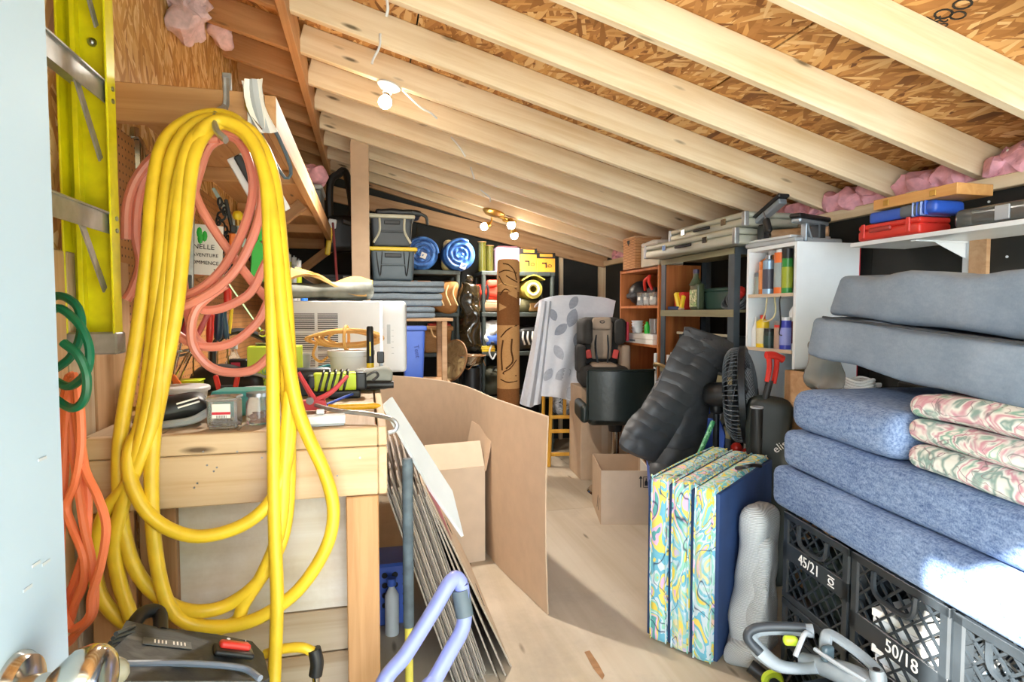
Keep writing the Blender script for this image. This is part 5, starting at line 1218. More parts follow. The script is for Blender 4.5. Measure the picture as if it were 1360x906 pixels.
for (x, y, a, L_) in ((760, 425, 70, 26), (745, 440, 40, 22), (768, 452, 80, 24), (742, 470, 120, 22), (748, 498, 35, 26), (762, 405, 60, 20), (786, 460, 75, 16), (757, 520, 70, 20), (735, 420, 110, 18), (800, 440, 100, 20), (728, 500, 60, 20), (775, 500, 50, 18)):
    def lf(u, v, x=x, y=y, a=a, L_=L_):
        s_ = (u-.5)*L_; wv = (v-.5)*L_*.55*math.sin(math.pi*min(1, max(0, u)))**.7
        ca, sa = math.cos(math.radians(a)), math.sin(math.radians(a))
        X_ = x+s_*ca+wv*sa; Y_ = y-s_*sa+wv*ca
        # invert to cloth coordinates to follow its folds
        vv = (Y_-396)/133; uu = (X_-(722+(714-722)*vv))/(95+(76-95)*vv)
        uu = min(.99, max(.01, uu)); vv = min(.99, max(.01, vv))
        p = V(drf(uu, vv)); return p+(CC-p).normalized()*.018
    part('leaf_print', MB().grid(lf, 8, 4), LEAFD if rr.random() < .6 else LEAFM, dr)
# ================================================================ black bar stool
stl = thing('bar_stool', 'black leather bar stool on a chrome pole', 'stool', (1.74, 3.98, 0), -12)
LEATH = plain('black_leather', '1c2624', .32, var=.15, sc=30, bmp=.12)
part('backrest', MB().grid(lambda u, v: (-.23+.46*u, -.20+.05*math.cos((u-.5)*3.0)*-1, .56+.34*v), 16, 8, .05), LEATH, stl)
part('piping', MB().tube([(-.23+.46*u/12, -.203-.05*math.cos((u/12-.5)*3.0), .905) for u in range(13)], .008, 6, 2), LEATH, stl)
part('piping', MB().tube([(-.235, -.205, .56+.034*k) for k in range(11)], .008, 6, 0), LEATH, stl)
part('seat', MB().rbox((0, .0, .56), (.46, .42, .09), .04, n=6), LEATH, stl)
part('arm', MB().rbox((-.25, -.03, .60), (.06, .36, .13), .028, RZ(0), n=6), LEATH, stl)
part('pole', MB().cyl((0, 0, .02), (0, 0, .53), .028, n=16), CHROME, stl); part('collar', MB().cyl((0, 0, .44), (0, 0, .53), .045, .06, n=16), BLACKP, stl); part('base', MB().lathe([(0, .035), (.05, .03), (.19, .012), (.20, 0), (0, 0)], 28), CHROME, stl); part('footrest', MB().tube([(0, -.03, .24), (-.12, -.12, .24), (0, -.2, .24), (.12, -.12, .24)], .011, 8, 5, closed=True), CHROME, stl)
# ================================================================ child car seat on a carton
t = thing('brown_carton', 'brown carton under the child car seat', 'carton', (1.80, 4.46, 0), -5); part('carton', MB().box((0, 0, .36), (.38, .36, .72), b=.004), CARD, t); part('tape', MB().box((0, -.181, .36), (.05, .002, .72)), CARD2, t)
BEIGE = plain('taupe_cloth', 'a08f7d', .85); DKC = plain('dark_cloth', '2c2b29', .85, var=.2)
cs = thing('car_seat', 'black and taupe child car seat with red shoulder pads', 'car seat', (1.79, 4.38, .722), -14)
part('shell', MB().rbox((0, .10, .27), (.36, .16, .54), .07, n=7), DKC, cs); part('base', MB().rbox((0, -.08, .09), (.38, .34, .17), .06, n=6), DKC, cs)
for s_ in (-1, 1):
    part('head_wing', MB().rbox((s_*.15, -.03, .43), (.08, .20, .20), .038, RZ(s_*-14), n=6), DKC, cs); part('side_wing', MB().rbox((s_*.17, -.06, .22), (.07, .22, .22), .03, n=6), BEIGE if s_ > 0 else DKC, cs)
    part('harness', MB().tube([(s_*.045, -.02, .40), (s_*.05, -.05, .30), (s_*.035, -.09, .18), (s_*.01, -.14, .12)], .016, 6, flat=.35), DGREY, cs); part('shoulder_pad', MB().rbox((s_*.05, -.055, .27), (.045, .02, .07), .009, RY(s_*12), n=4), plain('pad_red', 'd0504a', .8), cs)
part('back_cushion', MB().rbox((0, .0, .36), (.18, .06, .30), .028, n=6, taper=.1), BEIGE, cs); part('head_pillow', MB().rbox((0, -.03, .49), (.15, .05, .10), .024, n=5), BEIGE, cs); part('seat_cushion', MB().rbox((0, -.10, .16), (.20, .24, .06), .028, n=5), BEIGE, cs)
part('badge', MB().tube([(.018*math.cos(a), -.058, .505+.009*math.sin(a)) for a in [k*math.pi/4 for k in range(8)]], .003, 5, 2, closed=True), INK, cs)
part('red_side', MB().rbox((.195, -.02, .43), (.02, .12, .15), .01, n=4), plain('raspberry', 'd23f52', .7), cs); part('chest_clip', MB().box((0, -.13, .15), (.05, .014, .025), b=.004), BLACKP, cs)
# ================================================================ blue tubs, spade
t = thing('blue_tub', 'big blue rectangular tub half under the black coat', 'tub', (1.75, 3.04, 0), -14)
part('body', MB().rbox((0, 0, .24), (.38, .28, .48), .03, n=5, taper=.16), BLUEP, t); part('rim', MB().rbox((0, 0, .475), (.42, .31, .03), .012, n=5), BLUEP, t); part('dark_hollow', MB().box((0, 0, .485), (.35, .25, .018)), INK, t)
t = thing('blue_scoop', 'blue plastic snow scoop standing in the tub', 'scoop', M=T(1.84, 2.99, .49) @ RZ(-20) @ RX(8))
part('blade', MB().grid(lambda u, v: ((u-.5)*(.20+.02*v-.10*max(0, v-.6)**1.5*3), -.05*(2*u-1)**2, .22*v), 10, 8, .008), BLUEP, t); part('lip', MB().tube([(-.10, -.05, .0), (0, 0, .0), (.10, -.05, .0)], .008, 6), BLUEP, t); part('shaft', MB().cyl((0, .01, .1), (0, .01, .62), .012), STEEL, t); part('grip', MB().rbox((0, .0, .62), (.05, .03, .08), .014, n=6), LGREY, t)
# ================================================================ puffer coat over the trolley
COAT = plain('black_puffer', '383b3e', .5, var=.2, sc=10, bmp=.25)
ct = thing('puffer_coat', 'black quilted puffer coat thrown over the trolley handle', 'coat')
def quilt(c0, c1, c2, c3, Y0, Y1, n, puff):
    # c0 c1 top edge, c2 c3 bottom edge in the picture; Y0 top depth, Y1 bottom depth
    def f(u, v):
        x = (c0[0]+(c1[0]-c0[0])*u)*(1-v)+(c3[0]+(c2[0]-c3[0])*u)*v; y = (c0[1]+(c1[1]-c0[1])*u)*(1-v)+(c3[1]+(c2[1]-c3[1])*u)*v
        q = 1-(1-abs(math.sin(v*n*math.pi)))**6
        d = puff*(.6+.4*q)*math.sin(math.pi*min(.97, max(.03, u)))**.6+.006*math.sin(u*9+v*7)+.01*noise.noise(V((u*4, v*9, n)))
        return PY(x, y, Y0+(Y1-Y0)*v-d)
    return f
part('sleeve', MB().grid(quilt((905, 450), (960, 474), (866, 606), (824, 588), 2.86, 2.74, 10, .055), 18, 80, .035), COAT, ct)
part('collar', MB().grid(quilt((908, 440), (967, 459), (960, 490), (901, 460), 2.88, 2.85, 2, .055), 12, 18, .035), COAT, ct)
part('body', MB().grid(quilt((892, 505), (944, 490), (914, 634), (868, 638), 2.95, 2.84, 7, .05), 18, 44, .05), COAT, ct)
part('hem', MB().grid(quilt((852, 555), (890, 520), (874, 628), (866, 600), 2.95, 2.88, 3, .05), 10, 14, .04), COAT, ct)
part('logo', MB().box((0, 0, 0), (.02, .002, .006), T(*PY(898, 623, 2.79)) @ RY(30)), WINK, ct)
# trolley with wire basket, grey roll, bulb
tr = thing('hand_trolley', 'grey tubular hand trolley with black wire racks behind the fan', 'trolley', (1.89, 3.14, 0), 0)
for y in (-.0, .28):
    part('upright', MB().tube([(-.02, y, .0), (-.02, y, .96), (.02, y, 1.0), (.06, y, 1.0)], .012, 8, 3), GALV, tr)
for z in (.35, .62, .78):
    rk_ = part('wire_rack', MB().box((.035, .14, z), (.11, .28, .012), b=.003), BLACKM, tr)
    for k in range(6): part('wire', MB().cyl((-.02, .0+.056*k, z+.03), (.09, .0+.056*k, z+.03), .004, n=6), BLACKM, rk_)
t = thing('grey_roll', 'grey metal canister lying on the wire rack', 'canister', (2.12, 3.16, .622)); part('body', MB().cyl((-.10, 0, .075), (.13, 0, .075), .075, n=20), GALV, t); part('end', MB().cyl((-.105, 0, .075), (-.10, 0, .075), .06, n=20), STEEL, t); part('strap', MB().tube([(0, -.076, .03), (0, -.06, .13), (0, .03, .15)], .005, 6), BLACKP, t)
t = thing('red_ball_lamp', 'small red faceted ball on the lower wire rack', 'ball', (1.92, 3.20, .657)); part('ball', MB().ball((0, 0, .035), .035, 10), plain('red_gloss', 'a8263a', .2), t, ); part('cap', MB().cyl((0, 0, .066), (0, 0, .08), .012), STEEL, t)
t = thing('blue_tassel', 'blue and white cord bunch tied on the trolley top', 'cord', PY(935, 512, 3.12)); part('bunch', MB().ball((0, 0, 0), .035, 10, nz=.5), plain('cornflower', '6a86cc', .8), t)
for k in range(3): part('strand', MB().tube([(.01*k, 0, 0), (.012*k+.01, -.01, -.08), (.02*k, 0, -.17)], .0035, 5), BLUEP, t)
solo('green_stake', 'speckled green garden stake leaning by the blue tub', 'stake', MB().tube([PY(903, 650, 2.62), PY(930, 600, 2.62), PY(947, 560, 2.66)], .012, 8, 2), patches('speckle_green', ('1f7a46', '7fc79a', '1f7a46', '2c8f58'), 60, .5))
# ================================================================ pedestal fan, turned side on
FC = PY(990, 524, 2.66)
ax = (CR*.90-CF*.42+V((0, 0, .05))).normalized()       # where the fan blows
fn_ = thing('pedestal_fan', 'black pedestal fan turned sideways by the white cabinet', 'fan', M=T(FC.x, FC.y, 0))
FM = T(0, 0, FC.z) @ frame((0, 0, 0), (V((0, 0, 1)).cross(ax)).normalized(), ax.cross(V((0, 0, 1)).cross(ax)))
# frame: local z along ax
FM = T(0, 0, FC.z) @ ax.to_track_quat('Z', 'Y').to_matrix().to_4x4()
FR = .242
part('ring', MB().lathe([(FR, -.018), (FR+.008, -.014), (FR+.008, .014), (FR, .018), (FR-.006, 0), (FR, -.018)], 40, FM), BLACKM, fn_)
fg = part('front_grille', MB().lathe([(0, .062), (.03, .062), (.034, .056), (0, .05)], 20, FM), BLACKM, fn_)
for k in range(60):
    a = 2*math.pi*k/60; pts = [FM @ V((r*math.cos(a+.9*(1-r/FR)), r*math.sin(a+.9*(1-r/FR)), .058-.05*(r/FR)**3)) for r in (.03, .09, .15, .20, FR)]
    part('wire', MB().tube(pts, .0016, 4, 2), GREYP, fg)
rg = part('rear_grille', MB().lathe([(0, -.10), (.07, -.10), (.074, -.094), (0, -.09)], 20, FM), BLACKM, fn_)
for k in range(60):
    a = 2*math.pi*k/60; pts = [FM @ V((r*math.cos(a), r*math.sin(a), z)) for r, z in ((.07, -.098), (.15, -.096), (.205, -.085), (FR-.004, -.055), (FR, -.01))]
    part('wire', MB().tube(pts, .0018, 4, 2), GREYP, rg)
part('motor', MB().lathe([(.0, -.20), (.05, -.20), (.065, -.17), (.065, -.10), (0, -.10)], 18, FM), BLACKP, fn_)
for k in range(3):
    part('blade', MB().grid(lambda u, v, k=k: FM @ V(((.03+.18*u)*math.cos(k*2.094+v*1.1), (.03+.18*u)*math.sin(k*2.094+v*1.1), -.02-.05*(v-.5))), 5, 5, .003), DGREY, fn_)
back = -ax*.14
part('pole', MB().cyl((back.x, back.y, .03), (back.x, back.y, FC.z-.05), .016, n=12), BLACKM, fn_); part('base', MB().lathe([(0, .04), (.05, .035), (.125, .015), (.13, 0), (0, 0)], 26, T(back.x, back.y, 0)), BLACKP, fn_); part('neck', MB().rbox((back.x, back.y, FC.z-.05), (.06, .06, .12), .02, n=4), BLACKP, fn_)
part('red_knob', MB().ball(FC*0+V((-.06, -.02, FC.z-.27)), .03, 10), RED, fn_, 'red clamp knob'); part('red_knob', MB().ball(V((-.01, -.03, FC.z-.30)), .03, 10), RED, fn_)
# ================================================================ black bag with red handle
bb = thing('black_tool_bag', 'tall black bag with white lettering behind the fan', 'bag', (1.845, 2.43, 0), -38)
part('bag', MB().rbox((0, 0, .45), (.20, .11, .90), .05, n=10, nz=.02, ns=5), plain('bag_black', '232a28', .5, var=.2), bb)
part('tube', MB().cyl((-.05, -.085, .1), (-.05, -.085, .86), .026, n=16), BLACKP, bb); part('rim', MB().tube([(-.05+.027*math.cos(a), -.085+.027*math.sin(a), .86) for a in [k*math.pi/4 for k in range(8)]], .004, 5, 2, closed=True), LGREY, bb)
text('lettering', 'Hor', .05, WINK, bb, T(-.06, -.115, .60) @ RX(90) @ RZ(16)); text('lettering', 'elis', .05, WINK, bb, T(.05, -.066, .68) @ RX(90) @ RZ(38))
t = thing('red_handled_spade', 'spade with a red D-grip standing in the black bag', 'spade', M=T(*PY(1022, 508, 2.42)) @ RZ(-10) @ RY(14))
part('grip', MB().tube([(-.012, 0, 0), (-.02, 0, .07), (-.035, 0, .115)], .012, 8), RED, t); part('grip', MB().tube([(.02, 0, 0), (.015, 0, .07), (.005, 0, .115)], .012, 8), RED, t); part('crossbar', MB().tube([(-.05, 0, .12), (-.015, 0, .128), (.035, 0, .12)], .018, 10), RED, t); part('shaft', MB().cyl((0, 0, -.4), (0, 0, .01), .016), BLACKP, t)
# ================================================================ orange bookcase
bk = thing('orange_bookcase', 'orange-brown wooden bookcase at the far end of the right wall', 'bookcase', (2.0, 3.84, 0))
BW, BD_, BH = .66, .33, 1.635                     # along Y, into the wall, height
for y in (.009, BW-.009): part('side_panel', MB().box((BD_/2, y, BH/2), (BD_, .018, BH), b=.001), ORANGEWOOD, bk)
part('back_panel', MB().box((BD_-.004, BW/2, BH/2), (.006, BW-.03, BH)), ORANGEWOOD, bk)
OZ = (.10, .42, .76, 1.065, 1.35, BH-.009)
for z in OZ: part('shelf', MB().box((BD_/2-.004, BW/2, z-.009), (BD_-.01, BW-.036, .018), b=.001), ORANGEWOOD, bk)
def oP(x, y): p = PX(x, y, 2.05); return p
t = thing('heart_basket', 'woven wood basket with heart cut-out on top of the bookcase', 'basket', (2.12, 4.36, BH+.003), 0)
part('body', MB().box((0, 0, .125), (.22, .22, .25), b=.004), stripes('chip_weave', ('a0683a', 'd9a876'), 28, 2, .7, bmp=.5, dist=2), t)
hp_ = [(.0, -.026), (.02, 0), (.02, .012), (.01, .018), (0, .01), (-.01, .018), (-.02, .012), (-.02, 0)]
part('heart', MB().prism(hp_, .003, T(-.113, 0, .21) @ RZ(-90) @ RX(90)), INK, t); part('rim', MB().box((0, 0, .245), (.226, .226, .012), b=.003), PINE2, t)
t = thing('cream_file_box', 'cream box with sagging cloth beside the heart basket', 'box', (2.12, 4.03, BH+.003), 0); part('box', MB().box((0, 0, .08), (.2, .28, .16), b=.006), plain('cream_paint', 'cfcab4', .6), t); part('cloth', MB().rbox((-.01, 0, .165), (.2, .26, .04), .018, n=6, nz=.01, ns=14), PAPER, t)
t = thing('black_helmet', 'round black case on the upper bookcase shelf', 'case', (2.12, 4.36, OZ[4])); part('shell', MB().ball((0, 0, .10), .10, 16), BLACKP, t); part('visor', MB().box((-.08, 0, .08), (.03, .16, .04), b=.01), DGREY, t)
t = thing('red_pruner', 'red-handled tool lying over the black case', 'pruner', (2.08, 4.15, OZ[4]+.12)); part('handle', MB().tube([(0, .06, .0), (-.02, .03, .07), (-.01, -.03, .10)], .012, 7), RED, t); part('handle', MB().tube([(0, -.06, .0), (-.02, -.04, .06), (-.01, -.03, .11)], .012, 7), RED, t); part('blade', MB().box((.02, -.02, -.03), (.04, .12, .10), b=.01), BLACKP, t)
for i in range(3):
    t = thing('clear_bin', ('clear parts bin next to the black case', 'middle clear parts bin on the upper bookcase shelf', 'clear parts bin at the near end of the upper bookcase shelf')[i], 'bin', (2.07, 4.19-.10*i, OZ[4]), group='clear parts bins'); part('case', MB().box((0, 0, .05), (.10, .09, .10), b=.005), CLEARP, t); part('contents', MB().rbox((0, 0, .035), (.085, .075, .055), .01, n=5, nz=.006, ns=30), PAPER if i else LGREY, t); part('label', MB().box((-.051, 0, .055), (.001, .04, .025)), PAPER, t)
t = thing('white_cup_stack', 'stack of white plastic cups on the lower bookcase shelf', 'cups', (2.07, 4.32, OZ[3]+.075))
for k in range(4): part('cup', MB().lathe([(.036, .0), (.045, .03), (.047, .03), (.047, .024)], 16, T(0, 0, .022*k)), WPLAST, t)
t = thing('green_glue_bottle', 'small green-capped bottle beside the white cups', 'bottle', (2.07, 4.15, OZ[3]+.075)); part('body', MB().lathe([(0, 0), (.022, 0), (.022, .06), (.01, .075)], 12), GREENB, t); part('cap', MB().cyl((0, 0, .072), (0, 0, .09), .011), GREENB, t)
t = thing('clear_tumbler', 'clear plastic tumbler beside the green bottle', 'tumbler', (2.07, 4.03, OZ[3]+.075)); part('cup', MB().lathe([(0, 0), (.034, 0), (.04, .11), (.037, .11), (.031, .005), (0, .005)], 16), CLEARP, t); part('rim', MB().tube([(.039*math.cos(a), .039*math.sin(a), .11) for a in [k*math.pi/4 for k in range(8)]], .0025, 5, 3, closed=True), CLEARP, t)
t = thing('white_manuals', 'flat pile of white boxes on the lower bookcase shelf', 'box pile', (2.10, 4.17, OZ[3]))
for k in range(2): part('box', MB().box((.01*k, 0, .018+.037*k), (.2, .50-.04*k, .035), b=.002), PAPER, t)
part('print', MB().box((-.101, .09, .02), (.001, .10, .015)), GREYP, t)
# ================================================================ black steel rack
rk2 = thing('steel_rack', 'dark steel rack of angle posts on the right wall', 'rack', (2.0, 2.95, 0))
RW, RD, RH = .85, .35, 1.665
IRON = plain('iron_paint', '4b555c', .45, .3, var=.15); RACKB = wood('rack_board', '8f8a6c', '6d684c', 1, knots=False)
for y in (0, RW):
    for x in (0, RD):
        sx_, sy_ = (1 if x == 0 else -1), (1 if y == 0 else -1)
        part('post', MB().box((x+sx_*.018, y, RH/2), (.036, .004, RH)).box((x, y+sy_*.028, RH/2), (.004, .056, RH)), IRON, rk2)
RZS = (.30, .62, .93, 1.315)
for z in RZS:
    part('shelf_board', MB().box((RD/2, RW/2, z-.008), (RD-.01, RW-.01, .016)), RACKB, rk2); part('shelf_rail', MB().box((-.002, RW/2, z-.02), (.006, RW, .042)), RACKB, rk2)
part('top_rail', MB().box((-.002, RW/2, RH-.02), (.006, RW, .035)), RACKB, rk2); part('top_rail', MB().box((RD/2, .0, RH-.02), (RD, .006, .04)), IRON, rk2)
part('top_board', MB().box((RD/2, RW/2, RH-.006), (RD-.01, RW-.01, .012)), RACKB, rk2)
# cases on top
ALU = plain('aluminium_case', 'b9bcae', .4, .4, var=.06)
def brief(lab, P, rz, ln, dp, h):
    t = thing('metal_case', lab, 'case', P, rz, group='metal cases on the steel rack')
    part('shell', MB().rbox((dp/2, 0, h*.3), (dp, ln, h*.58), .015, n=5), ALU, t); part('lid', MB().rbox((dp/2, 0, h*.8), (dp, ln, h*.4), .015, n=5), ALU, t)
    part('handle', MB().tube([(-.002, -.08, h*.45), (-.022, -.05, h*.40), (-.022, .05, h*.40), (-.002, .08, h*.45)], .009, 8), BLACKP, t)
    for y in (-.22, .22): part('latch', MB().box((-.003, y, h*.56), (.008, .045, .035), b=.002), CHROME, t)
    for y in (-1, 1): part('corner', MB().rbox((.012, y*(ln/2-.012), h/2), (.03, .03, h), .006, n=3), GALV, t)
    return t
brief('lower aluminium case, longer and jutting out over the steel rack', (1.90, 3.33, RH+.004), 3, .98, .42, .09)
brief('upper aluminium case lying on the longer one', (1.96, 3.22, RH+.097), 0, .82, .34, .08)
# rack contents
sz_ = RZS[3]
t = thing('oil_bottle', 'dark green oil bottle with picture label on the steel rack', 'bottle', (2.08, 3.47, sz_+.002), 90)
part('body', MB().rbox((0, 0, .085), (.10, .055, .17), .014, n=5), plain('bottle_olive', '45503a', .35), t); part('shoulder', MB().lathe([(.045, .16), (.018, .21), (.016, .235)], 14, T(.015, 0, 0)), MATS['bottle_olive'], t); part('cap', MB().cyl((.015, 0, .235), (.015, 0, .262), .019), plain('dark_purple', '3c3450', .4), t); part('label', MB().box((0, .0285, .075), (.085, .002, .11)), patches('leaf_label', ('5a9a4a', 'c9d8a0', '38662e', 'e8e0b8'), 40, .5), t)
t = thing('red_yellow_toolbox', 'small red and yellow tool on the steel rack beside the oil bottle', 'tool', (2.10, 3.66, sz_+.002)); part('body', MB().box((0, 0, .06), (.10, .12, .12), b=.012), RED, t); part('handle', MB().box((-.05, -.04, .05), (.05, .03, .12), RX(-25), b=.008), YEL, t); part('foot', MB().box((-.03, .02, .012), (.1, .14, .024), b=.006), plain('navy_foot', '27406a', .4), t)
t = thing('yellow_square', 'yellow angled plastic tool by the red one', 'tool', (2.04, 3.60, sz_+.002)); part('arm', MB().box((0, 0, .05), (.02, .03, .10), RX(20), b=.004), YEL, t); part('foot', MB().box((0, .02, .008), (.03, .08, .016), b=.003), CARD, t)
t = thing('hose_reel', 'tangle of black hose with a red nozzle on the steel rack', 'hose', (2.10, 3.10, sz_+.002))
for k in range(5): part('turn', MB().tube([(.04*math.sin(a)+.01*k, (.10-.01*k)*math.cos(a), .055+.05*math.sin(a+k*.4)) for a in [q_*math.pi/5 for q_ in range(10)]], .008, 6, 3, closed=True), DGREY if k % 2 else GREYP, t)
part('nozzle', MB().lathe([(.02, 0), (.035, .03), (.035, .07), (.02, .09)], 14, T(-.02, -.03, .07) @ RX(60)), RED, t)
t = thing('green_case', 'low dark green case at the back of the steel rack', 'case', (2.22, 3.32, sz_+.002)); part('body', MB().box((0, 0, .06), (.2, .34, .12), b=.01), plain('bottle_green', '2c4a42', .5), t); part('lid', MB().box((0, 0, .125), (.21, .35, .02), b=.006), MATS['bottle_green'], t)
t = thing('black_level_case', 'long black case edged in pale metal on the steel rack', 'case', (2.06, 3.28, RZS[2]+.15)); part('case', MB().box((.06, 0, .04), (.20, .62, .08), b=.006), BLACKP, t); part('edge', MB().box((-.045, 0, .085), (.012, .64, .016), b=.002), plain('pale_metal', 'bdb9a2', .45, .4), t)
for y in (-.16, .16): part('clip', MB().box((-.05, y, .07), (.01, .04, .04), b=.002), MATS['pale_metal'], t)
t = thing('storage_carton', 'low dark carton under the long black case', 'carton', (2.13, 3.28, RZS[2]+.002)); part('carton', MB().box((0, 0, .072), (.24, .6, .144), b=.006), DGREY, t); part('lid', MB().box((0, 0, .135), (.25, .61, .02), b=.004), BLACKP, t)
t = thing('clothes_airer', 'folded white and bronze metal frame leaning at the steel rack', 'frame', (1.93, 3.56, 0))
for y in (0, .18): part('upright', MB().cyl((0, y, 0), (0, y, 1.02), .012, n=10), WPLAST, t)
for z in (.3, .55, .75, .93): part('rung', MB().tube([(0, 0, z), (-.03, .05, z+.02), (-.03, .13, z+.02), (0, .18, z)], .012, 8, 4), plain('bronze', 'a08a62', .4, .6), t)
part('panel', MB().box((0, .09, .5), (.01, .15, .5), b=.002), WPLAST, t)
t = thing('bronze_clamp', 'bronze coloured C-clamp on the steel rack', 'clamp', (1.99, 3.36, RZS[2]+.002)); part('frame', MB().tube([(0, -.07, .12), (0, .06, .12), (0, .07, .06), (0, .05, .02), (0, -.04, .02)], .014, 8, 4), MATS['bronze'], t); part('screw', MB().cyl((0, -.06, .03), (0, -.06, .13), .008), STEEL, t)
t = thing('power_cables', 'coil of dark cable on the steel rack lower shelf', 'cable', (2.10, 3.55, RZS[1]+.002))
for k in range(4): part('turn', MB().tube([(.06*math.sin(a), .10*math.cos(a), .02+.02*k) for a in [q_*math.pi/4 for q_ in range(8)]], .010, 6, 4, closed=True), BLACKP, t)
# ================================================================ white open cabinet
WX, WY0, WY1, WH, WD = 2.0, 2.455, 2.84, 1.64, .36
wc = thing('white_cabinet', 'white open cabinet with bottles on its shelves', 'cabinet', (WX, WY0, 0)); L_ = WY1-WY0
part('side_panel', MB().box((WD/2, .009, WH/2), (WD, .018, WH), b=.001), WHITEB, wc); part('side_panel', MB().box((WD/2, L_-.009, WH/2), (WD, .018, WH), b=.001), WHITEB, wc)
part('back_panel', MB().box((WD-.004, L_/2, WH/2), (.006, L_-.03, WH)), WHITEB, wc); part('top_panel', MB().box((WD/2, L_/2, WH-.009), (WD, L_-.036, .018)), WHITEB, wc)
WZ = (.35, .75, 1.115, 1.395)
for z in WZ:
    part('shelf', MB().box((WD/2-.003, L_/2, z-.008), (WD-.012, L_-.037, .016)), WHITEB, wc); part('shelf_edge', MB().box((-.001, L_/2, z-.008), (.004, L_-.037, .017)), CARD2, wc)
part('red_edge', MB().box((WD+.002, .005, WH/2), (.004, .012, WH)), RINK, wc)
def bottle(name, lab, yy, z, r, h, body, cap, capr=.5, caph=.03, xx=.07, neck=.75, label=None):
    yy = .105+(yy-.045)*.905; xx = .032 if xx <= .07 else xx*.75
    t = thing(name, lab, 'bottle', (WX+xx, WY0+yy, z+.001)); hn = h*neck
    part('body', MB().lathe([(0, 0), (r, 0), (r, hn), (r*capr, h-caph), (r*capr*.95, h-caph)], 16), body, t); part('cap', MB().cyl((0, 0, h-caph-.002), (0, 0, h), r*capr*1.05, n=14), cap, t)
    if label:
        part('label', MB().lathe([(r+.0008, hn*.15), (r+.0008, hn*.75)], 16), label, t)
    return t
z = WZ[3]
bottle('orange_jug', 'big round orange jug at the back of the upper cabinet shelf', .235, z, .072, .235, plain('amber_liquid', 'd2762c', .25), WPLAST, .35, .03, .11, .72, plain('jug_label', 'd98f55', .5))
bottle('grey_tube', 'small grey tube standing upside down at the left of the upper shelf', .285, z, .022, .115, plain('tube_grey', '8a958f', .4), GREYP, 1.0, .02, .06)
bottle('spray_can_blue', 'pale blue spray can with dark band on the upper shelf', .20, z, .030, .20, plain('can_blue', '8faecb', .3, .3), STEEL, .55, .02, .06, .85, plain('can_band', '4a4a58', .4))
bottle('sealant_can', 'orange and grey tall can on the upper shelf', .10, z, .031, .22, plain('can_orange', 'e0702e', .4), WPLAST, .7, .015, .06, .93, plain('can_grey', '94a3a6', .4))
bottle('green_spray', 'green and black spray can at the near end of the upper shelf', .045, z, .026, .22, plain('can_green', '2f8a3c', .35), BLACKP, .95, .05, .05, .78, plain('can_yellow', '9aa832', .4))
z = WZ[2]
bottle('white_dropper', 'slim white bottle with pointed cap on the lower cabinet shelf', .31, z, .021, .16, WPLAST, WPLAST, .3, .03, .05, .55)
bottle('yellow_glue', 'yellow label glue bottle with red cap on the lower shelf', .245, z, .032, .17, YEL, RED, .4, .02, .06, .8, plain('glue_cream', 'd8cfae', .5))
bottle('dark_jar', 'small dark jar with round white mark on the lower shelf', .185, z, .027, .10, plain('jar_dark', '2c3a38', .3), BLACKP, .9, .02, .04, .85, plain('jar_teal', '2f4a48', .4))
bottle('white_pot', 'short white pot behind the dark jar', .165, z, .030, .14, WPLAST, LGREY, 1.0, .02, .11)
bottle('red_cap_jar', 'clear spice jar with red cap on the lower shelf', .105, z, .022, .12, plain('spice', 'b89a86', .4), RED, .95, .015, .05, .9)
bottle('blue_caulk', 'violet-blue spray can at the near end of the lower shelf', .05, z, .027, .16, plain('can_violet', '3a44b0', .35), WPLAST, .9, .02, .05, .9, plain('can_white_print', '8f98d8', .4))
bottle('caulk_nozzle', 'sealant cartridge with white nozzle and maroon band behind the violet can', .062, z, .024, .30, WPLAST, WPLAST, .25, .08, .12, .62, plain('maroon_band', '6a2430', .4))
solo('dangling_cable', 'thin black cable dangling from the upper cabinet shelf', 'cable', MB().tube([V((WX+.01, WY0+.09, WZ[3]-.0)), V((WX-.004, WY0+.11, WZ[3]-.03)), V((WX+.0, WY0+.105, WZ[3]-.14)), V((WX+.006, WY0+.12, WZ[3]-.2)), V((WX+.006, WY0+.10, WZ[3]-.21))], .0035, 5), BLACKP)
solo('dangling_string', 'cream loop of string under the upper cabinet shelf', 'string', MB().tube([V((WX+.02, WY0+.24, WZ[3]-.018)), V((WX+.02, WY0+.25, WZ[3]-.09)), V((WX+.02, WY0+.27, WZ[3]-.14)), V((WX+.02, WY0+.20, WZ[3]-.13)), V((WX+.02, WY0+.17, WZ[3]-.09)), V((WX+.02, WY0+.18, WZ[3]-.018))], .004, 5), plain('cream_string', 'd8cda0', .8))
# on top of the cabinet
t = thing('white_folder', 'flat white folded sheet on the cabinet top', 'sheet', (WX+.16, WY0+.24, WH+.003), 5); part('sheet', MB().rbox((0, 0, .014), (.30, .36, .028), .012, n=5, nz=.004), LGREY, t); part('fold', MB().rbox((.0, .02, .036), (.26, .3, .016), .007, n=5), WPLAST, t)
t = thing('roof_rack_clamp', 'black and grey bracket arm rising off the cabinet top, farther one', 'bracket', (WX+.03, WY0+.30, WH+.05), 0, group='roof rack brackets')
part('arm', MB().box((0, 0, 0), (.05, .24, .028), T(.02, -.02, .13) @ RX(-22), b=.006), plain('silver_bracket', '8f9ba6', .35, .5), t); part('pad', MB().box((0, 0, 0), (.07, .26, .02), T(.02, -.02, .155) @ RX(-22), b=.008), BLACKP, t); part('knob', MB().rbox((-.02, -.08, .03), (.03, .04, .08), .012, RX(-20), n=4), BLACKP, t); part('stem', MB().cyl((-.02, -.03, .13), (-.02, -.07, .06), .005), STEEL, t); part('foot', MB().box((.02, .02, .03), (.05, .05, .09), b=.01), BLACKP, t)
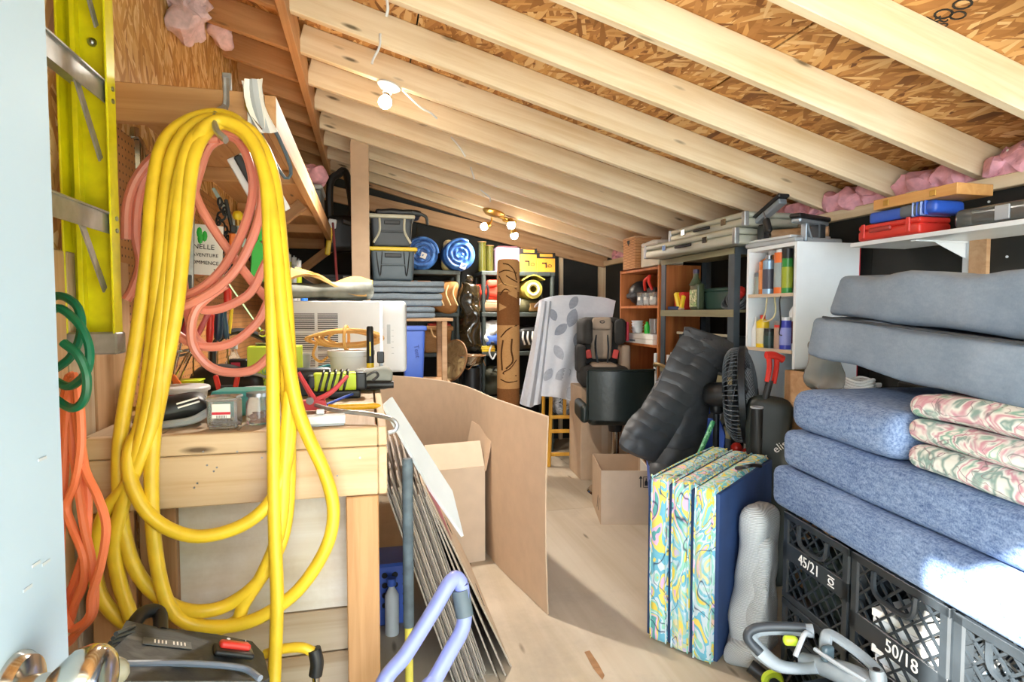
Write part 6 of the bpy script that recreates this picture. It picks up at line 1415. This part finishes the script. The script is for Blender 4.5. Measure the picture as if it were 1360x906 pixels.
t = thing('roof_rack_clamp', 'black and grey bracket arm lying level on the cabinet top, nearer one', 'bracket', (WX+.13, WY0+.07, WH+.003), -70, group='roof rack brackets')
part('arm', MB().box((0, 0, .10), (.05, .26, .022), b=.006), MATS['silver_bracket'], t); part('pad', MB().rbox((0, 0, .122), (.06, .28, .024), .01, n=4), BLACKP, t); part('post', MB().box((0, .07, .048), (.05, .06, .096), b=.006), DGREY, t)
part('strut', MB().box((0, -.05, .055), (.03, .018, .10), RX(0), b=.003), MATS['silver_bracket'], t); part('strut', MB().box((0, 0, 0), (.03, .014, .11), T(0, -.02, .05) @ RX(30), b=.003), MATS['silver_bracket'], t)
solo('wooden_roll', 'brown cylindrical wooden roll behind the brackets', 'roll', MB().cyl((WX+.12, WY0+.34, WH+.075), (WX+.30, WY0+.14, WH+.075), .028, n=14), PINE2)
# ================================================================ white wall shelf on the right
ws = thing('white_wall_shelf', 'white shelf board on brackets on the right black wall', 'shelf', (2.10, .95, 1.59))
SLN = 1.29
part('board', MB().box((.15, SLN/2, .009), (.30, SLN, .018), b=.001), WHITEB, ws)
for y in (SLN-.30, .35):
    part('bracket', MB().box((.15, y, -.004), (.26, .026, .006)).box((.288, y, -.13), (.006, .026, .26)).prism([(.12, -.006), (.285, -.006), (.285, -.07)], .004, T(0, y+.002, 0) @ RX(90)), WHITE, ws)
    part('wood_strip', MB().box((.287, y-.055, -.14), (.02, .07, .28)), PINE2, ws)
SZ2 = 1.59+.0185
t = thing('red_tool_case', 'red plastic tool case at the far end of the white shelf', 'case', (2.17, 2.04, SZ2), 0)
part('lower_shell', MB().rbox((0, 0, .022), (.16, .30, .044), .012, n=5), RED, t); part('upper_shell', MB().rbox((0, 0, .055), (.158, .298, .024), .010, n=5), RED, t); part('handle', MB().box((-.083, .03, .04), (.014, .11, .02), b=.005), plain('dull_red', 'a8322a', .45), t)
for y in (-.1, .12): part('rib', MB().box((-.08, y, .04), (.008, .02, .06), b=.003), RED, t)
t = thing('blue_drill_case', 'blue striped drill bit case on the red tool case', 'case', (2.17, 1.99, SZ2+.069), 0)
part('body', MB().rbox((0, .02, .024), (.15, .26, .048), .014, n=5), plain('royal_blue', '2f5cc0', .35), t); part('grey_shell', MB().rbox((0, -.05, .026), (.154, .10, .05), .014, n=5), GREYP, t)
for k in range(4): part('band', MB().box((-.005, -.12+.018*k, .027), (.15, .006, .054), b=.002), plain('pale_blue', '9fb6ee', .35) if k % 2 else MATS['royal_blue'], t)
part('striped_end', MB().rbox((0, -.125, .027), (.15, .07, .052), .018, n=5), MATS['royal_blue'], t)
t = thing('wooden_case', 'flat wooden case with brass catches on the drill case', 'case', (2.18, 1.93, SZ2+.123), 0)
part('box', MB().box((0, 0, .022), (.17, .37, .042), b=.002), wood('light_oak', 'dba968', 'c58d4c', 1, knots=False), t)
for y in (-.09, .12): part('catch', MB().box((-.087, y, .022), (.004, .026, .022), b=.001), MATS['brass'], t)
part('block', MB().box((.02, .08, .054), (.05, .05, .02)), PINE, t)
t = thing('clear_display_box', 'clear plastic organiser box on the white shelf', 'box', (2.20, 1.62, SZ2), 0); part('case', MB().rbox((0, 0, .035), (.16, .32, .07), .02, n=5), plain('smoked_clear', '7d8484', .15, trans=.6, bmp=0), t); part('clip', MB().box((-.082, -.02, .035), (.006, .05, .05), b=.002), LGREY, t)
t = thing('grey_toolbox', 'pale-lidded dark toolbox at the near end of the white shelf', 'toolbox', (2.20, 1.24, SZ2), 0); part('box', MB().box((0, 0, .05), (.17, .26, .10), b=.006), DGREY, t); part('lid', MB().box((0, 0, .108), (.18, .27, .016), b=.004), plain('lid_cream', 'cfd0bc', .5), t)
# ================================================================ wooden crate with lamp and flex behind the cushions
t = thing('wooden_crate', 'old wooden crate by the white cabinet', 'crate', (2.08, 2.30, 0), 4)
OC = OLDWOOD
part('lower_box', MB().box((0, 0, .43), (.30, .24, .86), b=.006), OC, t); part('shelf', MB().box((0, 0, .87), (.32, .26, .02), b=.003), PINE2, t); part('upper_side', MB().box((-.15, 0, .955), (.02, .25, .15), b=.003), PINE2, t); part('back_board', MB().box((.0, .12, .955), (.30, .012, .15)), plain('blotched_print', '4a4020', .5, var=.5, sc=12), t)
t = thing('white_iron', 'white plastic appliance with coiled white flex on the crate', 'iron', (2.06, 2.16, .885), 20)
part('body', MB().rbox((0, 0, .03), (.24, .10, .05), .024, n=6), WPLAST, t); part('tip', MB().cyl((-.11, 0, .03), (-.18, 0, .02), .01, .003), WPLAST, t)
for k in range(5): part('flex', MB().tube([(.06+.07*math.cos(a), .05*math.sin(a), .07+.012*k+.006*math.sin(3*a)) for a in [q_*math.pi/5 for q_ in range(10)]], .0058, 6, 3, closed=True), WPLAST, t)
part('plug', MB().box((.15, -.03, .09), (.05, .02, .02), b=.004), WPLAST, t)
t = thing('clear_cover', 'clear crinkled plastic bag hanging behind the grey cushions', 'bag', PY(1082, 470, 2.12)+V((.05, 0, -.05)))
part('bag', MB().rbox((0, 0, 0), (.14, .12, .24), .055, n=10, nz=.03, ns=12), plain('crinkle_clear', 'c4cac8', .25, trans=.6), t)
t = thing('black_speaker', 'black box low against the right wall behind the cushions', 'box', (2.25, 1.75, 0)); part('body', MB().box((0, 0, .51), (.26, .5, 1.02), b=.01), BLACKP, t); part('label', MB().box((-.132, -.05, .98), (.002, .07, .05)), plain('pale_blue_label', 'b8cfe0', .5), t)
# ================================================================ milk crates
CRB = plain('crate_black', '262c31', .35, var=.2, sc=12)
ang_c = 7.85
def crate(lab, P, number, mark=True, bz_=.17, group='black milk crates'):
    t = thing('milk_crate', lab, 'crate', P, 0, group=group); t.rotation_euler = (0, 0, math.radians(90-ang_c+180-180)); w_, d_, h = .345, .33, .303
    # local x along the row, y away from the aisle (front is -y after turning)
    for x in (-1, 1):
        for y in (-1, 1): part('corner_post', MB().box((x*(w_/2-.016), y*(d_/2-.016), h/2), (.032, .032, h), b=.005), CRB, t)
    for nm, z, hh in (('bottom_band', .012, .024), ('label_band', bz_, .058), ('top_rim', h-.012, .024)):
        part(nm, MB().box((0, -d_/2+.006, z), (w_, .012, hh), b=.002).box((0, d_/2-.006, z), (w_, .012, hh), b=.002).box((-w_/2+.006, 0, z), (.012, d_, hh), b=.002).box((w_/2-.006, 0, z), (.012, d_, hh), b=.002), CRB, t)
    part('floor', MB().box((0, 0, .006), (w_-.02, d_-.02, .008)), CRB, t)
    lat = MB(); z0, z1 = .02, h-.02
    def diag(M):
        span = w_-.05; n = 5
        for s_ in (-1, 1):
            for k in range(-7, n+1):
                # a slanted bar clipped to the panel
                xa = -span/2+k*span/n; xb = xa+(z1-z0)*1.1*s_ if s_ > 0 else xa+(z1-z0)*1.1
                a = V((xa, 0, z0 if s_ > 0 else z1)); b_ = V((xa+(z1-z0)*1.1, 0, z1 if s_ > 0 else z0))
                def clip(p, q_):
                    if p.x < -span/2:
                        f = (-span/2-p.x)/(q_.x-p.x); return p.lerp(q_, f)
                    if p.x > span/2:
                        f = (span/2-p.x)/(q_.x-p.x); return p.lerp(q_, f)
                    return p
                if b_.x <= -span/2 or a.x >= span/2: continue
                a2, b2 = clip(a, b_), clip(b_, a)
                mid = (a2+b2)/2; dd = b2-a2
                if dd.length < .01: continue
                lat.box((0, 0, 0), (dd.length, .006, .006), M @ T(*mid) @ RY(-math.degrees(math.atan2(dd.z, dd.x))))
    diag(T(0, -d_/2+.008, 0)); diag(T(0, d_/2-.008, 0)); diag(T(-w_/2+.008, 0, 0) @ RZ(90)); diag(T(w_/2-.008, 0, 0) @ RZ(90))
    part('lattice', lat, CRB, t, kind='stuff')
    part('handle_arch', MB().tube([(-.075, -d_/2-.002, h-.02), (-.07, -d_/2-.004, h-.065), (-.04, -d_/2-.004, h-.085), (.04, -d_/2-.004, h-.085), (.07, -d_/2-.004, h-.065), (.075, -d_/2-.002, h-.02)], .008, 6), CRB, t)
    if number: text('number', number, .050, WINK, t, T(-.02 if mark else .03, -d_/2-.001, bz_) @ RX(90))
    if mark: part('maker_mark', MB().tube([(.095+.012*math.cos(a), -d_/2-.001, bz_+.008*math.sin(a)) for a in [k*math.pi/4 for k in range(8)]], .002, 4, 2, closed=True).box((.095, -d_/2-.001, bz_+.014), (.03, .002, .003)).box((.095, -d_/2-.001, bz_-.014), (.03, .002, .003)), WINK, t)
    return t
dirc = V((math.sin(math.radians(ang_c)), math.cos(math.radians(ang_c)), 0)); inw = V((dirc.y, -dirc.x, 0))
c0 = V((1.405, 1.765, 0))
def cpos(k, z): return c0-dirc*(.175+.352*k)+inw*.165+V((0, 0, z))
crs = []
for k in range(3):
    for l in range(2):
        labs = {(0, 1): 'upper black milk crate beside the pale blanket, stamped 45/21', (1, 1): 'middle upper black milk crate holding white papers, stamped 50/18', (2, 1): 'black milk crate at the near end of the upper row', (0, 0): 'floor level black milk crate touching the pale blanket', (1, 0): 'floor level black milk crate under the paper-filled crate', (2, 0): 'floor level black milk crate nearest the doorway'}[(k, l)]
        t = crate(labs, cpos(k, .306*l+.002), {(0, 1): '45/21', (1, 1): '50/18'}.get((k, l)), mark=(k == 0 and l == 1), bz_=.17 if k == 0 else .105)
        t.rotation_euler = (0, 0, math.atan2(-dirc.y, -dirc.x)+0)
# what the crates hold
p = cpos(1, .308+.012); t = thing('paper_stack', 'bright white papers and magazines inside the crate numbered 50/18', 'papers', p, 8)
for k in range(7): part('paper', MB().box((.003*math.sin(k*2), .004*math.cos(k*3), .012+.024*k), (.27, .24, .022), RZ(3*math.sin(k)), b=.002), [PAPER, WPLAST, PAPER, plain('sky_print', 'b8d4ea', .6)][k % 4], t)
p = cpos(0, .308+.012); t = thing('crate_bundle', 'dark cloth bundle inside the crate numbered 45/21', 'bundle', p); part('cloth', MB().rbox((0, 0, .10), (.27, .26, .20), .06, n=8, nz=.02), plain('dark_teal_cloth', '22332f', .8), t); part('red_patch', MB().rbox((-.10, -.06, .1), (.04, .06, .05), .015, n=4), RINK, t)
p = cpos(1, .014); t = thing('crate_jumble', 'jumble of grey cloth inside the lower middle crate', 'bundle', p); part('cloth', MB().rbox((0, 0, .09), (.27, .26, .18), .06, n=8, nz=.02), GREYCD, t); part('lime_scrap', MB().ball((-.12, .06, .16), .025, 8), LIME, t)
p = cpos(0, .014); t = thing('lower_crate_bundle', 'dull bundle inside the lower far crate', 'bundle', p); part('cloth', MB().rbox((0, 0, .09), (.27, .26, .18), .06, n=8, nz=.02), plain('dull_green_cloth', '3a4438', .8), t); part('cord', MB().tube([(-.1, -.1, .18), (0, -.12, .17), (.1, -.05, .18)], .008, 6), CARD2, t)
# ================================================================ denim cushions
def slab(name, lab, o, u, w_, ln, dp, h, m, cat='cushion', group=None, r=.03, bulge=.006, nz=.006, seam=None, tilt_=0):
    # o = far lower front corner, u = direction along the front towards the door, w_ = inwards
    t = thing(name, lab, cat, M=frame(o, u, w_) @ RX(0), group=group)
    part('cushion', MB().rbox((ln/2, dp/2, h/2), (ln, dp, h), r, n=12, bulge=bulge, nz=nz, ns=5), m, t)
    sm = seam or m
    return t
uN = -dirc
NAVYS = plain('navy_seam', '33486e', .85)
o = c0+dirc*.06-inw*.02+V((0, 0, .616))
slab('denim_mattress', 'lowest long blue denim cushion, lying on the milk crates', o, uN, inw, 1.5, .62, .145, DENIM, group='blue denim cushions', r=.035, seam=NAVYS, bulge=.003)
o = o+uN*.035+inw*.02+V((0, 0, .147))
slab('denim_mattress', 'second long blue denim cushion, between lowest and shortest', o, uN, inw, 1.45, .60, .135, DENIM, group='blue denim cushions', r=.035, seam=NAVYS, bulge=.003)
o = o+uN*.03+inw*.01+V((0, 0, .137))
slab('denim_mattress', 'short thick blue denim cushion with rounded end on top', o, uN, inw, .50, .55, .135, DENIM, group='blue denim cushions', r=.045, seam=NAVYS, bulge=.012)
topz = o.z
# floral seat cushions
FLOR = patches('floral_green_pink', ('d8dad4', '7fae9c', 'd6d8d2', 'c08f9c', 'd9ddd8', '7d9a94', 'd4d8d2'), 9, .85, 1.6, lines='7c7478', lsc=6, interp='EASE')
for k in range(3):
    oo = o+uN*(.52-.015*k)+inw*(.0+.015*k)+V((0, 0, .002+.063*k))
    slab('floral_cushion', ('lowest of three floral seat cushions on the denim', 'middle one of three floral seat cushions', 'top one of three floral seat cushions, under the grey foam')[k], oo, uN, inw, .62, .50, .061, FLOR, group='floral seat cushions', r=.03, bulge=.008, nz=.008)
# big grey cushions
g0 = PY(1073, 471, 1.90); g1 = PY(1360, 546, .98); gu = (g1-g0).normalized(); gi = V((-gu.y, gu.x, 0)).normalized()
if gi.x < 0: gi = -gi
gt = thing('grey_futon', 'big grey canvas futon folded double on top of the pile', 'futon', M=frame(g0, gu, gi))
lf_ = MB().rbox((.72, .28, .072), (1.44, .58, .145), .02, n=16, nz=.012, ns=4)
lf_.v = [(x+.22*(z)*max(0, 1-x/1.2), y, z) for x, y, z in lf_.v]
part('lower_fold', lf_, GREYC, gt)
uf = MB().rbox((.735, .31, .222), (1.40, .56, .148), .024, T(.0, 0, 0), n=16, nz=.014, ns=4)
uf.v = [(x+.55*(z-.14)*max(0, 1-x/1.2), y+.0*z, z+.006*math.sin(x*14+z*30)*(y < .06)) for x, y, z in uf.v]
part('upper_fold', uf, GREYC, gt)
for (a, b_) in (((.10, .06), (.55, .16)), ((.3, .2), (.9, .25)), ((.55, .05), (1.1, .12))):
    pass
part('seam', MB().tube([(.09, .002, .147), (.5, -.008, .148), (1.0, -.004, .146), (1.4, .0, .147)], .004, 5), GREYCD, gt)
# ================================================================ floral folding mattress on the floor
BR = patches('floral_bright', ('7cc2c4', 'e6cc52', '93d0bc', 'c9d8dc', '6fb6cc', 'e8d468', 'dfb4d4', '5aa6a4'), 5.0, .85, 2.6, lines='33405c', lsc=2.2, stretch=(1.5, .8, 1.5), interp='CONSTANT', detail=1.5)
NAVY = plain('navy_quilt', '24406e', .7, var=.2, sc=6, bmp=.15)
a0, a1 = V((1.075, 2.135, 0)), V((1.222, 1.885, 0)); lg = V((.57, .44, 0)).normalized(); nrm = V((lg.y, -lg.x, 0))
fm = thing('floral_mattress', 'folded floral mattress with navy sides standing on the floor', 'mattress')
TH = .088; Ln = .70; hh = .655
for k in range(3):
    oo = a1-nrm*(TH*(k+1)+.004*k)+V((0, 0, .003))+lg*(.012*((k == 2)-(k == 0)))+V((0, 0, 0))
    M = frame(oo, lg, -nrm*-1) @ Matrix.Identity(4)
    M = frame(oo, lg, (0, 0, 1)) # x along, y up, z = lg x up
    zx = lg.cross(V((0, 0, 1)))
    s_ = 1 if zx.dot(nrm) > 0 else -1
    fold = part('fold', MB().rbox((Ln/2, hh/2, s_*TH/2), (Ln, hh, TH), .03, n=12, bulge=.003, nz=.002, ns=6), BR, fm); fold.matrix_local = M
    for zz in (s_*-.001, s_*(TH+.001)):
        q_ = part('navy_face', MB().rbox((Ln/2, hh/2, zz), (Ln-.03, hh-.03, .018), .007, n=4), NAVY, fold)
    for zz in (s_*.012, s_*(TH-.012)):
        part('piping', MB().tube([(.004, .01, zz), (-.004, hh*.5, zz), (.006, hh-.02, zz), (.03, hh, zz), (Ln*.5, hh+.006, zz), (Ln-.03, hh, zz)], .0035, 5, 5), MATS['floral_bright'], fold)
hm_ = PZ(1000, 620, .665); part('carry_handle', MB().tube([PZ(978, 622, .665), PZ(990, 620, .69), PZ(1000, 618, .69), PZ(1010, 619, .665)], .008, 6), BLACKP, fm, 'black carry handle')
# ================================================================ pale ribbed blanket
RIB = stripes('ribbed_towel', ('b4babb', 'cdd1d0'), 55, 2, .95, bmp=.5)
bl = thing('ribbed_blanket', 'pale grey ribbed blanket slumped between mattress and crates', 'blanket')
bm_ = T(1.415, 1.935, .045) @ RZ(36) @ RY(7)
part('fall', MB().rbox((.0, 0, .255), (.19, .10, .53), .05, bm_, n=16, nz=.022, ns=9, taper=-.32), RIB, bl)
part('outer_fold', MB().rbox((-.05, -.035, .20), (.12, .07, .42), .034, bm_ @ RY(3), n=14, nz=.02, ns=10, taper=-.3), RIB, bl)
part('foot_fold', MB().rbox((0, 0, .0), (.26, .14, .10), .045, T(1.395, 1.915, .055) @ RZ(36), n=10, nz=.02, ns=11), RIB, bl)
# ================================================================ string trimmer and drill bottom right
tb = thing('black_storage_box', 'black storage box under the cordless trimmer', 'box', (1.19, 1.27, 0), 0); part('box', MB().box((0, 0, .12), (.20, .24, .24), b=.01), BLACKP, tb); part('lid', MB().box((0, 0, .25), (.21, .25, .02), b=.006), DGREY, tb)
GT = plain('tool_grey', '8b9499', .4, var=.2, sc=14); LG = plain('lime_trigger', 'c4e03a', .4)
tm = thing('cordless_trimmer', 'grey cordless garden trimmer with lime trigger lying in front', 'trimmer')
part('handle_loop', MB().tube(path([(1080, 838, 1.42), (1040, 836, 1.46), (1006, 838, 1.49), (998, 850, 1.48), (1012, 868, 1.46), (1034, 884, 1.43), (1062, 888, 1.40), (1086, 886, 1.36)]), lambda u: .016-.003*math.sin(u*9), 10, 5, flat=1.2), GT, tm)
part('soft_grip', MB().tube(path([(1070, 834, 1.42), (1036, 832, 1.455), (1002, 835, 1.48), (993, 848, 1.475), (1010, 868, 1.445)]), .0135, 10, 5), DGREY, tm)
part('trigger', MB().rbox((0, 0, 0), (.042, .026, .026), .011, T(*PY(1050, 851, 1.42)) @ RZ(-20), n=5), LG, tm)
part('guard', MB().tube(path([(1056, 872, 1.38), (1064, 852, 1.39), (1070, 841, 1.40), (1077, 844, 1.41)]), .007, 8), LGREY, tm)
part('body', MB().tube(path([(1066, 876, 1.42), (1090, 884, 1.37), (1120, 894, 1.31), (1150, 912, 1.25), (1176, 940, 1.19)]), lambda u: .024+.030*u, 12, 6, flat=.8), GT, tm)
part('top_bar', MB().tube(path([(1096, 872, 1.36), (1097, 848, 1.37), (1104, 843, 1.37), (1138, 866, 1.31), (1166, 892, 1.25), (1169, 908, 1.23)]), .0105, 8, 5, flat=1.6), GT, tm)
part('boss', MB().cyl(PY(1167, 920, 1.215), PY(1164, 890, 1.225), .017, n=14), GT, tm); part('boss_hole', MB().cyl(PY(1164, 890, 1.225), PY(1164, 888.5, 1.225), .009, n=12), INK, tm)
part('window', MB().rbox((0, 0, 0), (.036, .022, .045), .010, T(*PY(1099, 868, 1.345)), n=4), plain('smoke_window', '4f6068', .2), tm)
part('rib', MB().tube(path([(1082, 862, 1.37), (1112, 882, 1.30), (1150, 905, 1.23)]), .006, 6), LGREY, tm)
t = thing('cordless_drill', 'black and lime tool handle lying at the bottom edge', 'tool'); part('grip', MB().tube(path([(996, 884, 1.76), (1006, 892, 1.74), (1016, 900, 1.72)]), .023, 10), BLACKP, t); part('lime_collar', MB().tube([PY(1026+10*math.cos(a), 904+9*math.sin(a), 1.70) for a in [k*math.pi/4 for k in range(8)]], .013, 8, 3, closed=True), LG, t); part('body', MB().tube(path([(1016, 900, 1.72), (1035, 915, 1.70), (1050, 925, 1.68)]), .03, 10), DGREY, t)
part('lead', MB().tube(path([(1044, 908, 1.66), (1054, 893, 1.66), (1064, 894, 1.65), (1074, 904, 1.64)]), .006, 6), BLACKP, t)
# ================================================================ ceiling lamps
def bulbmat(name, col, st):
    m, nt, b = newmat(name); b.inputs['Base Color'].default_value = (1, 1, 1, 1); b.inputs['Emission Color'].default_value = c4(col); b.inputs['Emission Strength'].default_value = st
    return m
BULB = bulbmat('lit_bulb', (1, .86, .62), 26.0)
def lamp_light(name, P, parent, watts, r=.03):
    # the holder shades the bulb upwards: light leaves downwards in a wide soft cone
    l = D.lights.new(name, 'SPOT'); l.energy = watts; l.color = (1, .92, .82); l.shadow_soft_size = r; l.spot_size = math.radians(172); l.spot_blend = 1.0
    o = D.objects.new(name, l); COL.objects.link(o); o.location = P; o.parent = parent
LAMP_W, SPOT_W = 72.0, 16.0
yb_ = RY_[5]; xbulb = .124; zr = zb(xbulb)
lp = thing('bulb_holder', 'white porcelain lamp holder with a lit bulb under the rafters', 'lamp', (xbulb, yb_, zr))
tiltm = RY(math.degrees(math.atan(SL)))
part('base', MB().lathe([(0, 0), (.058, 0), (.060, -.008), (.045, -.022), (.026, -.030), (.022, -.045), (0, -.045)], 24, tiltm), WPLAST, lp)
part('socket', MB().lathe([(.018, -.042), (.018, -.058), (.0, -.058)], 16, tiltm), CHROME, lp)
bo = part('bulb', MB().ball((-.022, 0, -.088), .034, 16), BULB, lp)
lamp_light('bulb_light', (-.03, -.0, -.135), lp, LAMP_W, .03)
# spotlight bar
ys_ = RY_[10]; xs_ = 1.14
sp_ = thing('spot_bar', 'brass ceiling fitting with three lit spot bulbs', 'lamp', (xs_, ys_-.0, zb(xs_)))
BR_ = MATS['brass']
part('plate', MB().lathe([(0, 0), (.10, 0), (.10, -.014), (.075, -.034), (0, -.036)], 26, tiltm @ T(-.04, 0, 0)), BR_, sp_); part('arm_plate', MB().rbox((.09, 0, -.03), (.17, .05, .02), .009, tiltm, n=4), BR_, sp_)
for i, (x, y) in enumerate(((643, 301), (679, 299), (683, 313))):
    p = PY(x, y, ys_-.03-.10*(i == 2))-sp_.location
    st_ = V((-.06 if i == 0 else .05+.06*(i == 2), 0, -.04))
    part('arm', MB().tube([st_, st_+V((0, 0, -.03)), p+V((0, 0, .04)) if i != 0 else p+V((.05, 0, .02))], .008, 6), BR_, sp_); part('cup', MB().cyl(p+(V((.055, 0, .022)) if i == 0 else V((-.01, 0, .055))), p+(V((.02, 0, .01)) if i == 0 else V((0, 0, .02))), .022, .032, n=14), BR_, sp_)
    part('bulb', MB().ball(p, .034 if i != 1 else .038, 14), BULB, sp_)
    lamp_light('spot_light', p+V((0, -.06, -.04)), sp_, SPOT_W, .03)
# cable runs stapled along the rafters
def rp(x, y, k, e=.021): return PY(x, y, RY_[k]-e)
wires = thing('ceiling_cable', 'white electric cable threaded through the rafters to the lamp', 'cable')
def wire(pts, r=.0055): part('run', MB().tube(pts, r, 6, 5), WPLAST, wires)
wire([V((.19, yb_, zr-.02)), PY(558, 142, yb_-.02), PY(572, 150, yb_-.03), PY(580, 157, yb_+.02)])
wire([PY(505, 45, RY_[4]-.025), PY(504, 62, RY_[4]-.03), PY(496, 78, RY_[4]-.022), PY(494, 85, RY_[4]-.02)])
wire([PY(514, 0, RY_[3]-.024), PY(515, 12, RY_[3]-.03), PY(513, 22, RY_[3]-.022)])
wire([PY(599, 182, RY_[7]-.03), PY(610, 195, RY_[7]-.03), PY(618, 208, RY_[7]-.022)])
wire([PY(625, 222, RY_[8]-.03), PY(630, 238, RY_[8]-.03)]); wire([PY(638, 252, RY_[9]-.03), PY(650, 262, RY_[9]-.03), PY(651, 268, RY_[9]-.03)])
wire([PY(730, 67, RY_[2]+.2), PY(745, 68, RY_[2]+.2), PY(757, 71, RY_[2]+.2)]) if False else None
# stamps on the decking
def deck_text(s_, x, y, size, rot=0):
    r = ray(x, y); tt = (1.84+SL*WR+DT-H)/(r.z+SL*r.x); p = CC+r*tt
    M = frame(p+V((0, 0, -.002)), (0, 1, 0), sx) @ RZ(rot)
    zax = M.to_3x3() @ V((0, 0, 1))
    if zax.z > 0: M = frame(p+V((0, 0, -.002)), (0, -1, 0), sx) @ RZ(rot)
    o = text('stamp', s_, size, INK, ceiling, M)
deck_text('GRADE', 700, 43, .05, 180); deck_text('A3', 692, 53, .05, 180)
deck_text('FLOOR', 1270, 8, .07, 0); deck_text('O.S.B.', 1250, 30, .06, 0); deck_text('24/16', 1232, 34, .05, 0)
settle()
